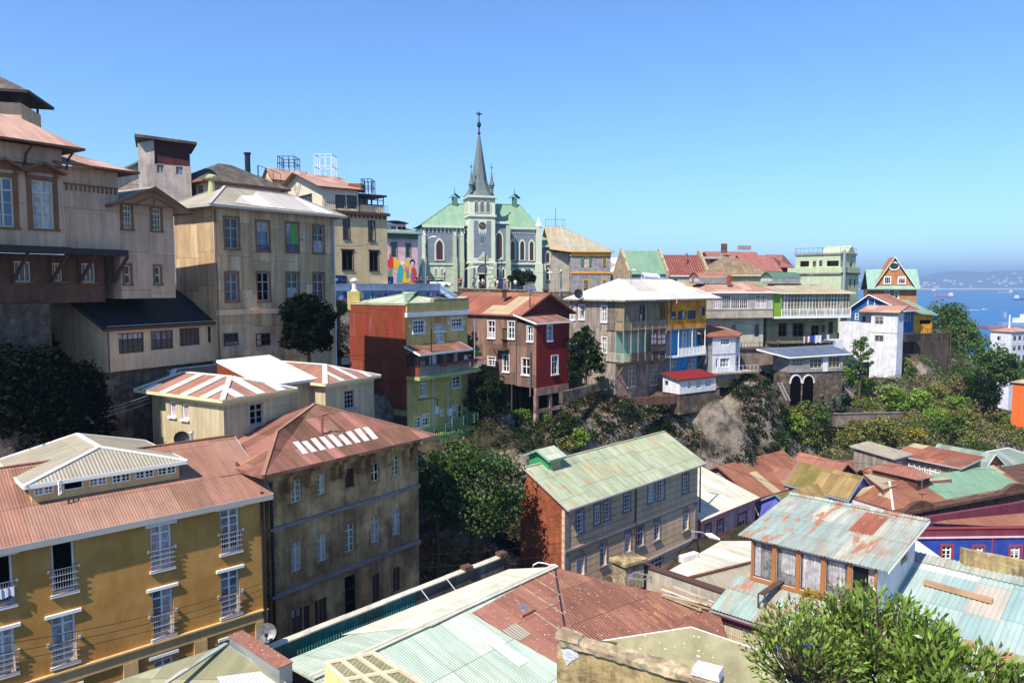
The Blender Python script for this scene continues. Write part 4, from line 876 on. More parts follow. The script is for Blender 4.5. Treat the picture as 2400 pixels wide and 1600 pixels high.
def wall_thing(name,q,D0,D1,th_,mat,label,cat='wall',cop=None):
 (x0,y0),(x1,y1),(x2,y2),(x3,y3)=q
 A,B=PD(x0,y0,D0),PD(x1,y1,D1);z0,z1=PD(x3,y3,D0).z,PD(x2,y2,D1).z;n=V((B.y-A.y,-(B.x-A.x),0)).normalized()*th_
 o=empty(name,(A.x,A.y,min(z0,z1)),label,cat);mb=MB();mb.hexa([V((A.x,A.y,z0)),V((B.x,B.y,z1)),V((B.x,B.y,z1))-n,V((A.x,A.y,z0))-n,A,B,B-n,A-n]);mb.build('wall',mat,o)
 if cop:mb=MB();h=V((0,0,.14));e=n*.2;mb.hexa([A+e,B+e,B-n*1.1,A-n*1.1,A+e+h,B+e+h,B-n*1.1+h,A-n*1.1+h]);mb.build('coping',cop,o)
 return o,A,B,z0,z1
def graffiti(o,A,B,z0,z1,cols,n,seed=1,d=.012):
 t=(V((B.x,B.y,0))-V((A.x,A.y,0)));L=t.length;t.normalize();nn=V((t.y,-t.x,0));r=random.Random(seed)
 for ci,c in enumerate(cols):
  mb=MB()
  for i in range(n):
   a=r.uniform(.3,L-.6);zc=z0+(A.z-z0)*r.uniform(.2,.75);dd=d+.003*ci+.0004*i;w=r.uniform(.25,.9);h=r.uniform(.3,.9)*(A.z-z0)*.4;k=r.randrange(5,9)
   mb.face(*[V((A.x,A.y,0))+t*(a+w*math.cos(2*math.pi*j/k)*r.uniform(.5,1))+nn*dd+V((0,0,zc+h*math.sin(2*math.pi*j/k)*r.uniform(.4,1)))for j in range(k)])
  mb.build('graffiti',c,o)
view('Z3');cols=['mk','mt_','deep_blue','mw','cobalt','mp','iron']
o,A,B,z0,z1=wall_thing('graffiti_wall',[(1150,898),(1545,908),(1545,960),(1150,960)],103,122,.4,'cobalt','dark blue graffiti-covered wall at the foot of the cream clapboard house');graffiti(o,A,B,z0,z1,cols,12,5)
o,A,B,z0,z1=wall_thing('parapet_wall',[(1148,962),(1860,960),(1860,1000),(1148,1000)],100,122,.5,'white_plaster','whitewashed parapet along the terrace road below the mural',cop='white_plaster')
o,A,B,z0,z1=wall_thing('graffiti_wall',[(1160,1001),(1860,1001),(1860,1110),(1150,1130)],99.5,121.5,.5,'blue_grey','blue and white graffiti retaining wall under the whitewashed parapet');graffiti(o,A,B,z0,z1,cols,16,9)
view('Z4');TH=74;u,v=uvd(TH);CG=-1.6
Cc=PD(630,870,146);FF=Face(Cc-u*60,Cc+u*60,0,0)
X=lambda x,y=1000:FF.at(x,y)[0]-60
Z=lambda y,x=715:FF.at(x,y)[1]
b=Bd('church','grey and cream gothic church with a tall slate spire, clock tower and green roofs','church',(Cc.x,Cc.y,CG))
def onp(dv):return Face(Cc-u*60+v*dv,Cc+u*60+v*dv,0,0)
def arch_pts(f,a0,a1,z0,z1,d,k=7):
 c,w_=(a0+a1)/2,(a1-a0)/2;h=min(w_*1.7,(z1-z0)*.6);zs=z1-h;P=f.pt;L=[P(a0,z0,d),P(a1,z0,d)]
 R_=(w_*w_+h*h)/(2*w_)
 for i in range(k+1):t=i/k;zz=h*t;xx=R_-math.sqrt(max(R_*R_-zz*zz,0));L.append(P(a1-xx,zs+zz,d))
 for i in range(k-1,-1,-1):t=i/k;zz=h*t;xx=R_-math.sqrt(max(R_*R_-zz*zz,0));L.append(P(a0+xx,zs+zz,d))
 return L
def gothic(b,f,x0,y0,x1,y1,fr=.28,pane='glass_red',fm='church_trim',mul=2,r=None):
 a0,a1,z0,z1=r or f.rect(x0,y0,x1,y1);mb=MB()
 o_=arch_pts(f,a0-fr,a1+fr,z0-fr*.6,z1+fr*1.5,.14);i_=arch_pts(f,a0,a1,z0,z1,.14);i2=arch_pts(f,a0,a1,z0,z1,.02);o2=arch_pts(f,a0-fr,a1+fr,z0-fr*.6,z1+fr*1.5,-.01);n=len(o_)
 for k in range(n):j=(k+1)%n;mb.face(o_[k],o_[j],i_[j],i_[k]);mb.face(i_[k],i_[j],i2[j],i2[k]);mb.face(o2[k],o2[j],o_[j],o_[k])
 w=b.part(mb,'window',fm);p=MB();p.face(*i2);p.build('pane',pane,w)
 q=MB();h=(z1-z0)
 for k in range(1,mul):a=a0+(a1-a0)*k/mul;f.box(q,a-.035,a+.035,z0,z1-.1-abs(k/mul-.5)*h*.3,.03,.07)
 for k in range(1,4):z=z0+h*k*.2;f.box(q,a0,a1,z-.03,z+.03,.03,.06)
 q.build('mullions','brown_frame',w);return w
tw=X(800);zt=Z(745);t=b.vol(Cc,TH,tw,5.2,CG,zt,'church_trim',name='tower');f=t.F
ztb=Z(870)
mb=MB();f.box(mb,*[f.rect(657,905,772,1150)[i]for i in range(4)],.02,.05);b.part(mb,'grey_panel','church_grey')
for q in[(662,775,688,850),(700,775,727,850),(740,775,766,850)]:gothic(b,f,*q,fr=.12,pane='church_grey',mul=1)
lw=t.L
for a in(1.3,2.6,3.9):gothic(b,lw,0,0,0,0,r=(a-.35,a+.35,Z(850),Z(775)),fr=.15,pane='church_grey',mul=1)
gothic(b,lw,0,0,0,0,r=(2.2,3.0,Z(965),Z(915)),fr=.15,pane='void',mul=1);win(b,f,706,1012,722,1062,nv=1,nh=2,fm='brown_frame',pane='void',sur=.12,sm='church_trim',hole=False)
mb=MB();
for i in range(9):a=.3+i*(tw-.8)/8;f.box(mb,a,a+.2,zt-.55,zt-.2,0,.2);lw.box(mb,min(.3+i*.56,4.9),min(.5+i*.56,5.1),zt-.55,zt-.2,0,.2)
b.part(mb,'corbels','church_trim')
for z0,z1,d in((zt-.2,zt+.2,.45),(ztb-.25,ztb+.15,.25),(Z(1185)-.2,Z(1185)+.1,.3)):
 mb=MB();mb.hexa([t.P(x,y,z)for z in(z0,z1)for x,y in((-d,-d),(tw+d,-d),(tw+d,5.2+d),(-d,5.2+d))]);b.part(mb,'cornice','church_trim')
for(x0,x1_)in((-.15,.55),(tw-.55,tw+.15)):mb=MB();mb.hexa([t.P(x,y,z)for z in(CG,Z(1190))for x,y in((x0,-.55),(x1_,-.55),(x1_,.3),(x0,.3))]);b.part(mb,'buttress','church_base')
mb=MB();P=lambda a,z:f.pt(a,z,.1);a0,a1,z0,z1=f.rect(690,905,740,1000)
f.box(mb,a0-.05,a1+.05,z0+.7,z1+.1,0,.08)
for k in range(4):f.box(mb,a0+.05+k*(a1-a0-.3)/3,a0+.25+k*(a1-a0-.3)/3,z0+.2,z0+.7,0,.08)
b.part(mb,'clock_surround','church_trim')
ca,cz=f.at(714,939);mb=MB();ring=lambda r0,r1,d:[(mb.face(f.pt(ca+r0*math.cos(q0),cz+r0*math.sin(q0),d),f.pt(ca+r1*math.cos(q0),cz+r1*math.sin(q0),d),f.pt(ca+r1*math.cos(q1),cz+r1*math.sin(q1),d),f.pt(ca+r0*math.cos(q1),cz+r0*math.sin(q1),d)))for q0,q1 in[(i*math.pi/12,(i+1)*math.pi/12)for i in range(24)]]
rr=(f.at(737,939)[0]-f.at(690,939)[0])/2
mb.face(*[f.pt(ca+rr*math.cos(i*math.pi/12),cz+rr*math.sin(i*math.pi/12),.1)for i in range(24)]);ck=b.part(mb,'clock','glass_red')
mb=MB();ring(rr*.92,rr*1.08,.13);ring(rr*.4,rr*.46,.115)
for i in range(12):q=i*math.pi/6;mb.bar(f.pt(ca+rr*.7*math.cos(q),cz+rr*.7*math.sin(q),.13),f.pt(ca+rr*.88*math.cos(q),cz+rr*.88*math.sin(q),.13),.07,.03)
mb.build('clock_marks','curtain_grey',ck);mb=MB();mb.bar(f.pt(ca,cz,.16),f.pt(ca+rr*.55,cz-rr*.25,.16),.1,.03);mb.bar(f.pt(ca,cz,.17),f.pt(ca-rr*.7,cz+rr*.35,.17),.07,.03);mb.build('clock_hands','church_trim',ck)
hx=t.P(tw/2,2.6,0);zs0=zt+.2;ztop=Z(300,683);H=ztop-zs0
def ringp(r,z,sq):
 out=[]
 for i in range(8):
  a=math.pi/4*i+math.pi/8;c_,s_=math.cos(a),math.sin(a);k=max(abs(c_),abs(s_));m_=(1-sq)+sq/k*math.cos(math.pi/8)
  out.append(hx+u*(c_*r*m_)+v*(s_*r*m_)+V((0,0,z)))
 return out
half=max(tw,5.2)/2+.45
prof=[(half/math.cos(math.pi/8),zs0,1),(half*.82,zs0+H*.075,.8),(half*.66,zs0+H*.15,.35),(half*.52,zs0+H*.25,0),(.14,ztop,0)]
mb=MB();rs=[ringp(*p_)for p_ in prof]
for a_,c_ in zip(rs[:-1],rs[1:]):
 for i in range(8):mb.face(a_[i],a_[(i+1)%8],c_[(i+1)%8],c_[i])
mb.face(*rs[0][::-1]);b.part(mb,'spire','slate')
mb=MB();zz=Z(135,687);zb_=ztop;r8=8
mb.lathe(hx+V((0,0,zb_-.3)),[(.2,0),(.35,.25),(.16,.5),(.12,1.2),(.42,1.7),(.42,2.1),(.12,2.5),(.09,3.6),(.22,3.8),(.07,4.0),(.05,zz-zb_-.2)],8)
for k,w_ in((3.75,.5),(zz-zb_-1.0,.7)):mb.bar(hx-u*w_+V((0,0,zb_+k)),hx+u*w_+V((0,0,zb_+k)),.11)
for j in range(10):q0,q1=j*math.pi/5,(j+1)*math.pi/5;c_=hx+V((0,0,zz-1.0));mb.bar(c_+u*.33*math.cos(q0)+V((0,0,.33*math.sin(q0))),c_+u*.33*math.cos(q1)+V((0,0,.33*math.sin(q1))),.07)
b.part(mb,'cross_finial','iron')
for x,y in((.5,.7),(tw-.5,.7)):
 mb=MB();q=t.P(x,y,zs0+.6);mb.lathe(q,[(.36,0),(.36,1.0),(.5,1.1),(.5,1.5)],8);mb.lathe(q,[(.66,1.5),(.32,2.5),(.05,4.3),(.05,4.7),(.2,4.9),(.2,5.1),(.04,5.3),(.03,5.8)],8);b.part(mb,'corner_turret','slate')
fp=t.F;a0,a1,z0,z1=f.rect(692,1255,730,1350);mb=MB();f.box(mb,a0,a1,CG,z1,.02,.08);b.part(mb,'door','void');gothic(b,f,680,1200,748,1255,fr=.3,pane='church_grey',mul=1)
mb=MB();r=random.Random(1)
for x in(652,768):
 a=f.at(x,1270)[0];mb=MB()
 for i in range(7):z=CG+.1+i*.85;w_=.5 if i%2 else.3;f.box(mb,a-w_,a+w_,z,z+.7,.02,.2)
 b.part(mb,'quoins','church_trim')
mb=MB()
for i in range(7):a=f.at(684+i*10,1150)[0];h=[.3,.7,1.0,1.5,1.0,.7,.3][i];f.box(mb,a,a+.42,Z(1165),Z(1165)+h,.02,.12)
b.part(mb,'stepped_ornament','church_trim')
WL_=onp(2.2);a0=WL_.at(312,1100)[0]-60;a1=WL_.at(590,1100)[0]-60;zl=WL_.at(430,950)[1];l=b.vol(Cc+u*a0+v*2.2,TH,a1-a0,9.5,CG,zl,'church_grey',name='left_wing');f=l.F
gothic(b,f,405,1035,450,1165,fr=.3,mul=3)
for q in[(395,1225,415,1278),(436,1225,456,1278)]:gothic(b,f,*q,fr=.28)
zbl=f.at(430,1190)[1];mb=MB();a_=f.w;f.box(mb,-.05,a_,CG,zbl-.3,-.02,.06);b.part(mb,'lower_band','church_base');zz2=zbl
for z0,z1,d in((zbl-.3,zbl,.25),(zl-.05,zl+.45,.5)):strip(b,f,z0,z1,d,'church_trim')
mb=MB()
for i in range(14):a=.4+i*.78;f.box(mb,a,a+.3,zl-1.0,zl-.06,0,.1)
b.part(mb,'arcade_frieze','church_trim')
for x in(322,528,575):
 a=f.at(x,1100)[0];mb=MB();f.box(mb,a-.4,a+.4,CG,zbl+1.2,-.1,.8);f.box(mb,a-.33,a+.33,zbl+1.2,zl-1.6,-.1,.45);mb.face(f.pt(a-.4,zl-1.6,.5),f.pt(a+.4,zl-1.6,.5),f.pt(a,zl-.5,.2));b.part(mb,'buttress','church_base' if x!=322 else 'church_trim')
o=l;pk=f.at(520,797)[1]
pts=[l.P(-.4,-.4,zl+.42),l.P(l.a+1.5,-.4,zl+.42),l.P(l.a+1.5,9.9,zl+.42),l.P(-.4,9.9,zl+.42),l.P(f.at(535,800)[0]-.2,4.7,zl+.42+(pk-zl)*1.05),l.P(l.a+1.5,4.7,zl+.42+(pk-zl)*1.05)]
roof(b,pts,[[0,1,5,4],[3,0,4],[2,3,4,5]],'church_green',caps=[(0,4),(4,5)],capm='fascia_green',cw=.3)
def vent(q):
 mb=MB();mb.box(q+V((0,0,.6)),(1.1,1.1,2.2));b.part(mb,'roof_ventilator','green_frame');mb=MB()
 for s_ in(-1,1):mb.bar(q+V((0,0,2.3)),q+u*s_*1.1+V((0,0,1.5)),1.5,.1)
 mb.tube([q+V((0,0,2.2)),q+V((0,0,3.6))],[.14,.03],6);b.part(mb,'ventilator_cap','green_frame')
vent(pts[4]+u*1.0+V((0,0,-.3)))
NR=onp(.9);a0=tw+.0;a1=NR.at(895,1100)[0]-60;zn=NR.at(850,925)[1];n1=b.vol(Cc+u*(a0-.02)+v*.9,TH,a1-a0,8,CG,zn,'church_grey',name='transept');f=n1.F
gothic(b,f,806,985,846,1165,fr=.25,mul=3);gothic(b,f,808,1225,824,1285,fr=.25);gothic(b,f,846,1228,862,1288,fr=.25);strip(b,f,zn-.05,zn+.4,.45,'church_trim');z_=f.at(850,1185)[1];strip(b,f,z_-.15,z_+.15,.2,'church_trim','string_course')
a=f.at(883,1100)[0];mb=MB();f.box(mb,a-.4,a+.5,CG,z_+.5,-.1,.7);f.box(mb,a-.35,a+.45,z_+.5,zn-.3,-.1,.4);b.part(mb,'buttress','church_base')
N2=onp(2.6);a0=a1;a1=N2.at(1078,1100)[0]-60;zn2=N2.at(990,962)[1];n2=b.vol(Cc+u*(a0-.02)+v*2.6,TH,a1-a0,8.2,CG,zn2,'church_grey',name='nave');f=n2.F
for q in[(904,1038,930,1168),(966,1040,994,1168),(1030,1042,1056,1170)]:gothic(b,f,*q,fr=.25)
for q in[(910,1232,930,1290),(975,1236,995,1292),(1036,1238,1056,1295)]:gothic(b,f,*q,fr=.25)
strip(b,f,zn2-.05,zn2+.4,.45,'church_trim');z_=f.at(990,1192)[1];strip(b,f,z_-.2,z_+.2,.25,'church_trim','string_course');mb=MB()
for i in range(13):a=.3+i*(f.w-.6)/13;f.box(mb,a,a+.3,zn2-.9,zn2-.06,0,.1)
b.part(mb,'arcade_frieze','church_trim')
a=f.at(1090,1100)[0];zz=f.at(1090,945)[1];mb=MB();f.box(mb,a-.6,a+.5,CG,zz,-.6,.6);f.box(mb,a-.75,a+.65,CG,z_,-.6,.95);q=f.pt(a-.05,zz,0);mb.lathe(q,[(.95,0),(.5,.8),(.05,1.9)],4);b.part(mb,'corner_pier','church_trim')
pr=f.at(900,812)[1]+.9;xr=f.at(985,815)[0];q=lambda x,y,z:n2.P(x,y,z)
pts=[q(-8,-.4,zn2+.38),q(n2.a+.4,-.4,zn2+.38),q(n2.a+.4,8.6,zn2+.38),q(-8,8.6,zn2+.38),q(-8,4.1,pr),q(xr+.6,4.1,pr)]
roof(b,pts,[[0,1,5,4],[1,2,5],[2,3,4,5]],'church_green',caps=[(4,5),(1,5)],capm='fascia_green',cw=.3);vent(q(f.at(948,800)[0]+.6,4.1,pr-.2))
N3=onp(3.4);a0=a1;a1=N3.at(1298,1200)[0]-60;z3=N3.at(1200,1082)[1];n3=b.vol(Cc+u*(a0+.3)+v*3.4,TH,a1-a0-.3,6,CG,z3,'church_grey',name='side_wing');f=n3.F
for q_ in[(1140,1115,1162,1185),(1229,1115,1251,1185),(1140,1230,1160,1300),(1228,1235,1250,1300)]:gothic(b,f,*q_,fr=.22)
z_=f.at(1200,1198)[1];strip(b,f,z_-.1,z_+.15,.2,'church_trim','string_course');strip(b,f,z3-.1,z3+.2,.35,'church_trim');mb=MB();f.box(mb,0,f.w,CG,f.at(1200,1325)[1],-.01,.1);b.part(mb,'lower_band','church_base')
for x in(1120,1200,1286):a=f.at(x,1250)[0];mb=MB();f.box(mb,a-.35,a+.35,CG,z_+.2,-.1,.7);b.part(mb,'buttress','church_trim')
pz=f.at(1110,1018)[1]+.3;roof(b,[n3.P(-.3,-.4,z3+.2),n3.P(n3.a+.3,-.4,z3+.2),n3.P(-.3,3.6,pz+.9),n3.P(n3.a+.3,6,z3+.4)],[[0,1,2],[1,3,2]],'church_green',fas='church_trim')
b.done()
th=80;u,v=uvd(th);C=PD(1306,1110,152);fa=Face(C,C+u*40,0,0);x1=fa.at(1572,1200)[0];z1=fa.at(1440,1112)[1]
b=Bd('orange_trim_house','pale grey house with orange bands and green shutters beside the church','building',(C.x,C.y,-1.8));m=b.vol(C,th,x1,12,-2,z1-.8,'grey_plaster');f=m.F
strip(b,f,z1-.8,z1,.3,'orange_trim','cornice');z_=f.at(1440,1250)[1];strip(b,f,z_-.25,z_+.15,.15,'orange_trim','string_course')
for q in[(1392,1135,1425,1212),(1525,1135,1540,1212),(1392,1300,1422,1380),(1522,1300,1538,1345)]:win(b,f,*q,nv=2,nh=2,fm='cream_frame',pane='curtain',sur=.2,sm='orange_trim',sill=0)
for q in[(1372,1132,1390,1212),(1427,1132,1443,1212),(1520,1135,1540,1212),(1394,1300,1420,1380),(1520,1300,1538,1342)]:a0,a1,z0,z1_=f.rect(*q);mb=MB();f.box(mb,a0,a1,z0,z1_,.03,.1);b.part(mb,'shutter','green_frame')
za=fa.at(1250,940)[1];x0=fa.at(1108,1000)[0];z=z1+.05
pts=[m.P(x0+2,-.6+1.5,z+.6),m.P(-.3,-.6,z),m.P(x1+.6,-.6,z),m.P(x1+.6,12,z),m.P(x0+2,12,z),m.P(fa.at(1265,940)[0]+.6,6,za+.4),m.P(x0+2,6,za+.2)]
roof(b,pts,[[0,1,5,6],[1,2,5],[2,3,5],[3,4,6,5]],'roof_tan',fas='orange_trim',caps=[(1,5),(2,5)],capm='fascia_grey');b.vol(m.C+u*(x0+2.5)+v*1.5,th,-x0-2.5,10,-2,z1-.2,'beige_plain',name='rear_wall')
q0=m.P(x0+2.2,6,za);q1=m.P(fa.at(1320,950)[0],6,za);rail(b,[q0+V((0,0,.2)),q1+V((0,0,.2))],1.6,'deep_blue',step=.6,name='roof_terrace_rail',r=.02,top=.07);mb=MB();q=(q0+q1)/2;mb.tube([q,q+V((0,0,4.2))],.05);b.part(mb,'aerial','iron');b.done()
view('M1');th=35;u,v=uvd(th);C=PD(597,222,75);fa=Face(C,C+u*20,0,0);la=Face(C+v*12,C,0,0)
x1=fa.at(1100,400)[0];dl=12-la.at(140,300)[0];zt=C.z;zr=la.at(400,1055)[1]
b=Bd('red_and_yellow_house','tall house with a rusty red metal side and yellow front with glazed balcony','building',(C.x,C.y,-16.5))
m=b.vol(C,th,x1,dl,-16.8,zt-.1,'yellow_plaster');f=m.F
mb=MB();lf=m.L;lf.box(mb,.0,lf.w+.02,zr,zt+.1,-.01,.09);b.part(mb,'side_cladding','red_sheet',label='rusty red sheet-metal side')
zc=la.at(500,1120)[1];mb=MB();lf.box(mb,0,lf.w,-16.8,zc,.001,.05);b.part(mb,'side_base','brick_dark')
for q in[(655,352,745,452),(968,335,1056,425)]:win(b,f,*q,nv=4,nh=3,pane='glass',sur=.1,fw=.06);a0,a1,z0,z1=f.rect(*q);strip(b,f,z1+.35,z1+.62,.14,'wframe','lintel',a0=a0-.6,a1=a1+.5)
win(b,f,825,345,920,440,nv=5,nh=3,pane='curtain',sur=.1,fw=.06);win(b,f,848,442,897,525,nv=2,nh=3,pane='curtain',sur=.05,fw=.06)
z_=f.at(700,300)[1];strip(b,f,z_-.25,z_+.2,.3,'wframe','cornice',e=.15);strip(b,f,zt-.75,zt+.15,.2,'yellow_plaster','parapet',e=.05)
a0,a1,z0,z1=f.rect(808,290,930,540);mb=MB();f.box(mb,a0,a0+.18,z0,z_-.3,0,.12);f.box(mb,a1-.18,a1,z0,z_-.3,0,.12);b.part(mb,'pilaster','yellow_plaster');mb=MB();f.box(mb,a0+.18,a1-.18,z1-1.1,z_-.28,0,.05);b.part(mb,'panel','ochre')
for x,y in((628,398),(755,385),(945,372),(1073,365)):a,z=f.at(x,y);mb=MB();mb.face(f.pt(a-.14,z,.02),f.pt(a,z-.22,.02),f.pt(a+.14,z,.02),f.pt(a,z+.22,.02));b.part(mb,'diamond_ornament','wframe')
hip(b,m,1.15,'roof_palegreen_old',over=.15,z=zt,ax='v',capm='fascia_green')
mb=MB();mb.hexa([m.P(x,y,z)for z in(zt-.6,zt+.5)for x,y in((x1*.42,-.1),(x1+.1,-.1),(x1+.1,.4),(x1*.42,.4))]);b.part(mb,'parapet','olive_wall')
q=PD(178,235,80);mb=MB();mb.box(q+V((0,0,.6)),(1.3,1.1,2.0));b.part(mb,'chimney','yellow_plaster');mb=MB();mb.lathe(q+V((0,0,1.6)),[(.4,0),(.25,.2),(.25,1.0),(.42,1.05),(.42,1.2),(.15,1.4)],8);b.part(mb,'chimney_pot','sheet_white')
pd=1.7;fb=f.off(pd);zb0=fb.at(805,800)[1];zb1=fb.at(805,715)[1];zb2=fb.at(805,615)[1];A0=-.02;xg=fb.at(1110,600)[0];xe=fb.at(1248,700)[0]
bo=b.vol(C-v*pd,th,xg,pd,zb0,zb1,'grey_wood',name='balcony_wall');bo.fm['L']='red_sheet'
for x in range(3):
 r0=fb.at(805,740)[0]
for i in range(9):
 a0,a1=.1+i*(xg-.2)/9,.1+(i+1)*(xg-.2)/9;win(b,fb,0,0,0,0,r=(a0,a1-.05,zb1+.02,zb2-.05),nv=1,nh=1,pane=['glass_warm','glass','curtain','glass','glass_warm','glass','curtain_grey','glass','glass'][i],hole=False,sill=0,fw=.05,fm='brown_frame',name='balcony_window')
fl2=Face(C,C-v*pd,0,0)
lfb=bo.L
for i in range(3):win(b,lfb,0,0,0,0,r=(.05+i*pd/3,pd/3*(i+1)-.02,zb1+.02,zb2-.05),nv=1,nh=1,pane='glass',hole=False,sill=0,fw=.05,fm='brown_frame',name='balcony_window')
roof(b,[bo.P(-.3,-.4,zb2),bo.P(xg+.2,-.4,zb2),bo.P(xg+.2,pd,zb2+.75),bo.P(-.3,pd,zb2+.75)],[[0,1,2,3]],'roof_rose_brown',fas='fascia_white',name='balcony_roof')
mb=MB();mb.hexa([bo.P(x,y,z)for z in(zb0-.35,zb0-.01)for x,y in((-.1,-.15),(xe,-.15),(xe,pd),(-.1,pd))]);b.part(mb,'balcony_floor','lime')
rail(b,[bo.P(xg,0,zb0),bo.P(xe,0,zb0),bo.P(xe,pd,zb0)],zb1-zb0,'grey_frame',step=.18);mb=MB();rr_=random.Random(4)
for i in range(34):a=xg*.35+i*(xe-xg*.35)/34;mb.box(bo.P(a,-.18,zb1+.02-rr_.uniform(0,.15)),(.2,.22,rr_.uniform(.1,.3)),rr_.uniform(0,3),.6)
b.part(mb,'flower_boxes','red_trim')
mb=MB();q=fb.at(800,610);p0=fb.pt(fb.at(800,600)[0],zb2-.1,.1);mb.tube([p0,p0+V((0,0,2.6))],.06);b.part(mb,'flue_pipe','iron')
wins(b,f,[(712,868,758,965),(978,810,1042,898)],nv=2,nh=3,pane='glass',sur=.08,fw=.06);fd=f.off(.0)
for q in[(735,1118,782,1205),(975,1050,1010,1140),(672,1145,715,1225),(878,1085,898,1125)]:win(b,f,*q,nv=2,nh=3,pane='glass',sur=.08,fw=.06)
a0,a1,z0,z1=f.rect(1028,1045,1055,1150);win(b,f,0,0,0,0,r=(a0,a1,z0,z1),nv=1,nh=2,pane='void',name='door',sill=0)
zl0=f.at(900,1075)[1];mb=MB();f.box(mb,.02,.4,-16.8,zl0+.2,.01,.06);b.part(mb,'lower_paint','lime')
db=b.vol(C-v*1.9+u*.0,th,x1*.93,1.9,-17.6,f.at(800,1215)[1]-.6,'lime',name='terrace_wall');zz=db.z1
rail(b,[db.P(.1,0,zz),db.P(db.a*.5,0,zz)],1.0,'green_frame',step=.3,r=.05,top=.08,name='terrace_rail');rail(b,[db.P(db.a*.52,0,zz+.4),db.P(db.a,0,zz+.4),db.P(db.a,1.9,zz+.4)],1.1,'green_frame',step=.3,r=.05,top=.08,name='terrace_rail')
pipe(b,[f.pt(f.at(810,900)[0],zb0-.4,.08),f.pt(f.at(810,900)[0],-16,.08)],.06,'white_pipe');pipe(b,[f.pt(f.at(935,900)[0],zb0-.4,.08),f.pt(f.at(935,900)[0],-16,.08)],.06,'white_pipe');a,z=f.at(690,1000);a2,z2=f.at(850,990);pipe(b,[f.pt(a,z,.1),f.pt(a2-.8,z2+.2,.1),f.pt(a2,z2,.1),f.pt(a2,z2-1.6,.1)],.05,'pipe')
for x,y in((835,1075),(945,1090)):a,z=f.at(x,y);mb=MB();f.box(mb,a-.25,a+.25,z-.5,z+.3,0,.3);b.part(mb,'water_heater','wframe')
b.done()
th=43;u,v=uvd(th);C=PD(1508,290,86);fa=Face(C,C+u*20,0,0);la=Face(C+v*16,C,0,0);zt=C.z-.1;x1=fa.at(1932,400)[0];zap=fa.at(1752,128)[1];zb=la.at(1450,872)[1]
b=Bd('brown_and_red_house','house with brown metal walls, a red bay and a patched rust gable roof','building',(C.x,C.y,-17));D_=13
m=b.vol(C,th,x1,D_,zb,zt,'brown_sheet');lf=m.L
gab(b,m,zap-zt,'roof_rust_patch',over=.3,ax='v',fas='fascia_rust',og=.9);m.L.z1=zt
mb=MB();a0=m.F.at(1520,300)[0];mb.face(m.F.pt(.1,zt,.03),m.F.pt(x1-.1,zt,.03),m.F.pt(x1/2,zap-.15,.03));m.F.box(mb,0,x1,zt-2.2,zt,-.01,.029);b.part(mb,'gable','gable_red',label='dark red gable')
K=dict(nv=2,nh=3,pane='glass',sur=.08,fw=.08);wins(b,lf,[(1268,355,1325,495),(1432,360,1483,500)],**K);win(b,lf,1385,415,1425,500,nv=1,nh=1,pane='glass_warm',fm='brown_frame');win(b,lf,1385,502,1425,575,nv=1,nh=1,fm='brown_frame',pane='door_wood',name='door');win(b,lf,1390,632,1440,770,**K);win(b,lf,1268,650,1328,720,**K)
k=2.9;fb=m.F.off(k);C2=C-v*k;zbay=fb.at(1662,375)[1];zb2=fb.at(1662,905)[1];a0=0;
x2=fb.at(1925,500)[0];xo=fb.at(1662,500)[0]
bay=b.vol(C2+u*xo,th,x2-xo,k+.3,zb2,zbay,'red_paint',name='bay');wins(b,bay.F,[(1750,392,1790,517),(1787,638,1838,790)],**K)
mb=MB();bl=bay.L;Wd=bl.w;bl.box(mb,.0,Wd-.0,zb2,zbay,0,.03);o=b.part(mb,'bay_side','brown_sheet')if False else None
bl2=bay.L
wins(b,bay.L,[(1590,400,1635,522),(1545,662,1612,795)],nv=2,nh=2,pane='glass',sur=.08,fw=.08)
bay.fm['L']='brown_sheet'
roof(b,[bay.P(-.4,-.35,zbay+.05),bay.P(bay.a+.3,-.35,zbay+.05),bay.P(bay.a+.3,k+.25,zbay+.95),bay.P(-.4,k+.25,zbay+.95)],[[0,1,2,3]],'roof_rose_brown',fas='fascia_white',name='bay_roof')
mb=MB();mb.hexa([bay.P(x,y,z)for z in(zb2-.9,zb2)for x,y in((-.05,-.05),(bay.a+.05,-.05),(bay.a+.05,.3),(-.05,.3))])
for x in(0,bay.a*.42,bay.a-.4):mb.hexa([bay.P(x+i,y,z)for z in(-17.4,zb2-.9)for i,y in((0,0),(.4,0),(.4,.4),(0,.4))])
mb.hexa([bay.P(x,y,z)for z in(zb2-2.9,zb2-2.5)for x,y in((0,.02),(bay.a,.02),(bay.a,.35),(0,.35))]);b.part(mb,'stilt_frame','pink_stain');mb=MB();mb.hexa([bay.P(x,y,z)for z in(-17,zb2-.02)for x,y in((.3,2.6),(bay.a,2.6),(bay.a,2.9),(.3,2.9))]);b.part(mb,'black_backing','void')  # near-black panel closing off the space behind the stilts
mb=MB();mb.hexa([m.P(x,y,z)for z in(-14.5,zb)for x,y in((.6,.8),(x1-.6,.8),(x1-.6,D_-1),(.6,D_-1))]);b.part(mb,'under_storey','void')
mb=MB();
for t in range(5):y=1+t*2.4;mb.bar(m.P(.1,y,zb),m.P(.1,y,-15),.14)
b.part(mb,'stilts','dark_wood')
a,z=lf.at(1395,585);mb=MB();lf.box(mb,a-.9,a+.9,z-.08,z,0,.9)
for s_ in(-.9,.85):mb.bar(lf.pt(a+s_,z,.85),lf.pt(a+s_,z-.9,.05),.07)
b.part(mb,'landing','dark_wood');pipe(b,[lf.pt(lf.w-.1,zt-.2,.1),lf.pt(lf.w-.1,zb,.1)],.07);pp=bay.L.pt(bay.L.at(1622,700)[0],bay.L.at(1622,600)[1],.2);pipe(b,[pp,pp-V((0,0,5.2))],.09,'pipe');
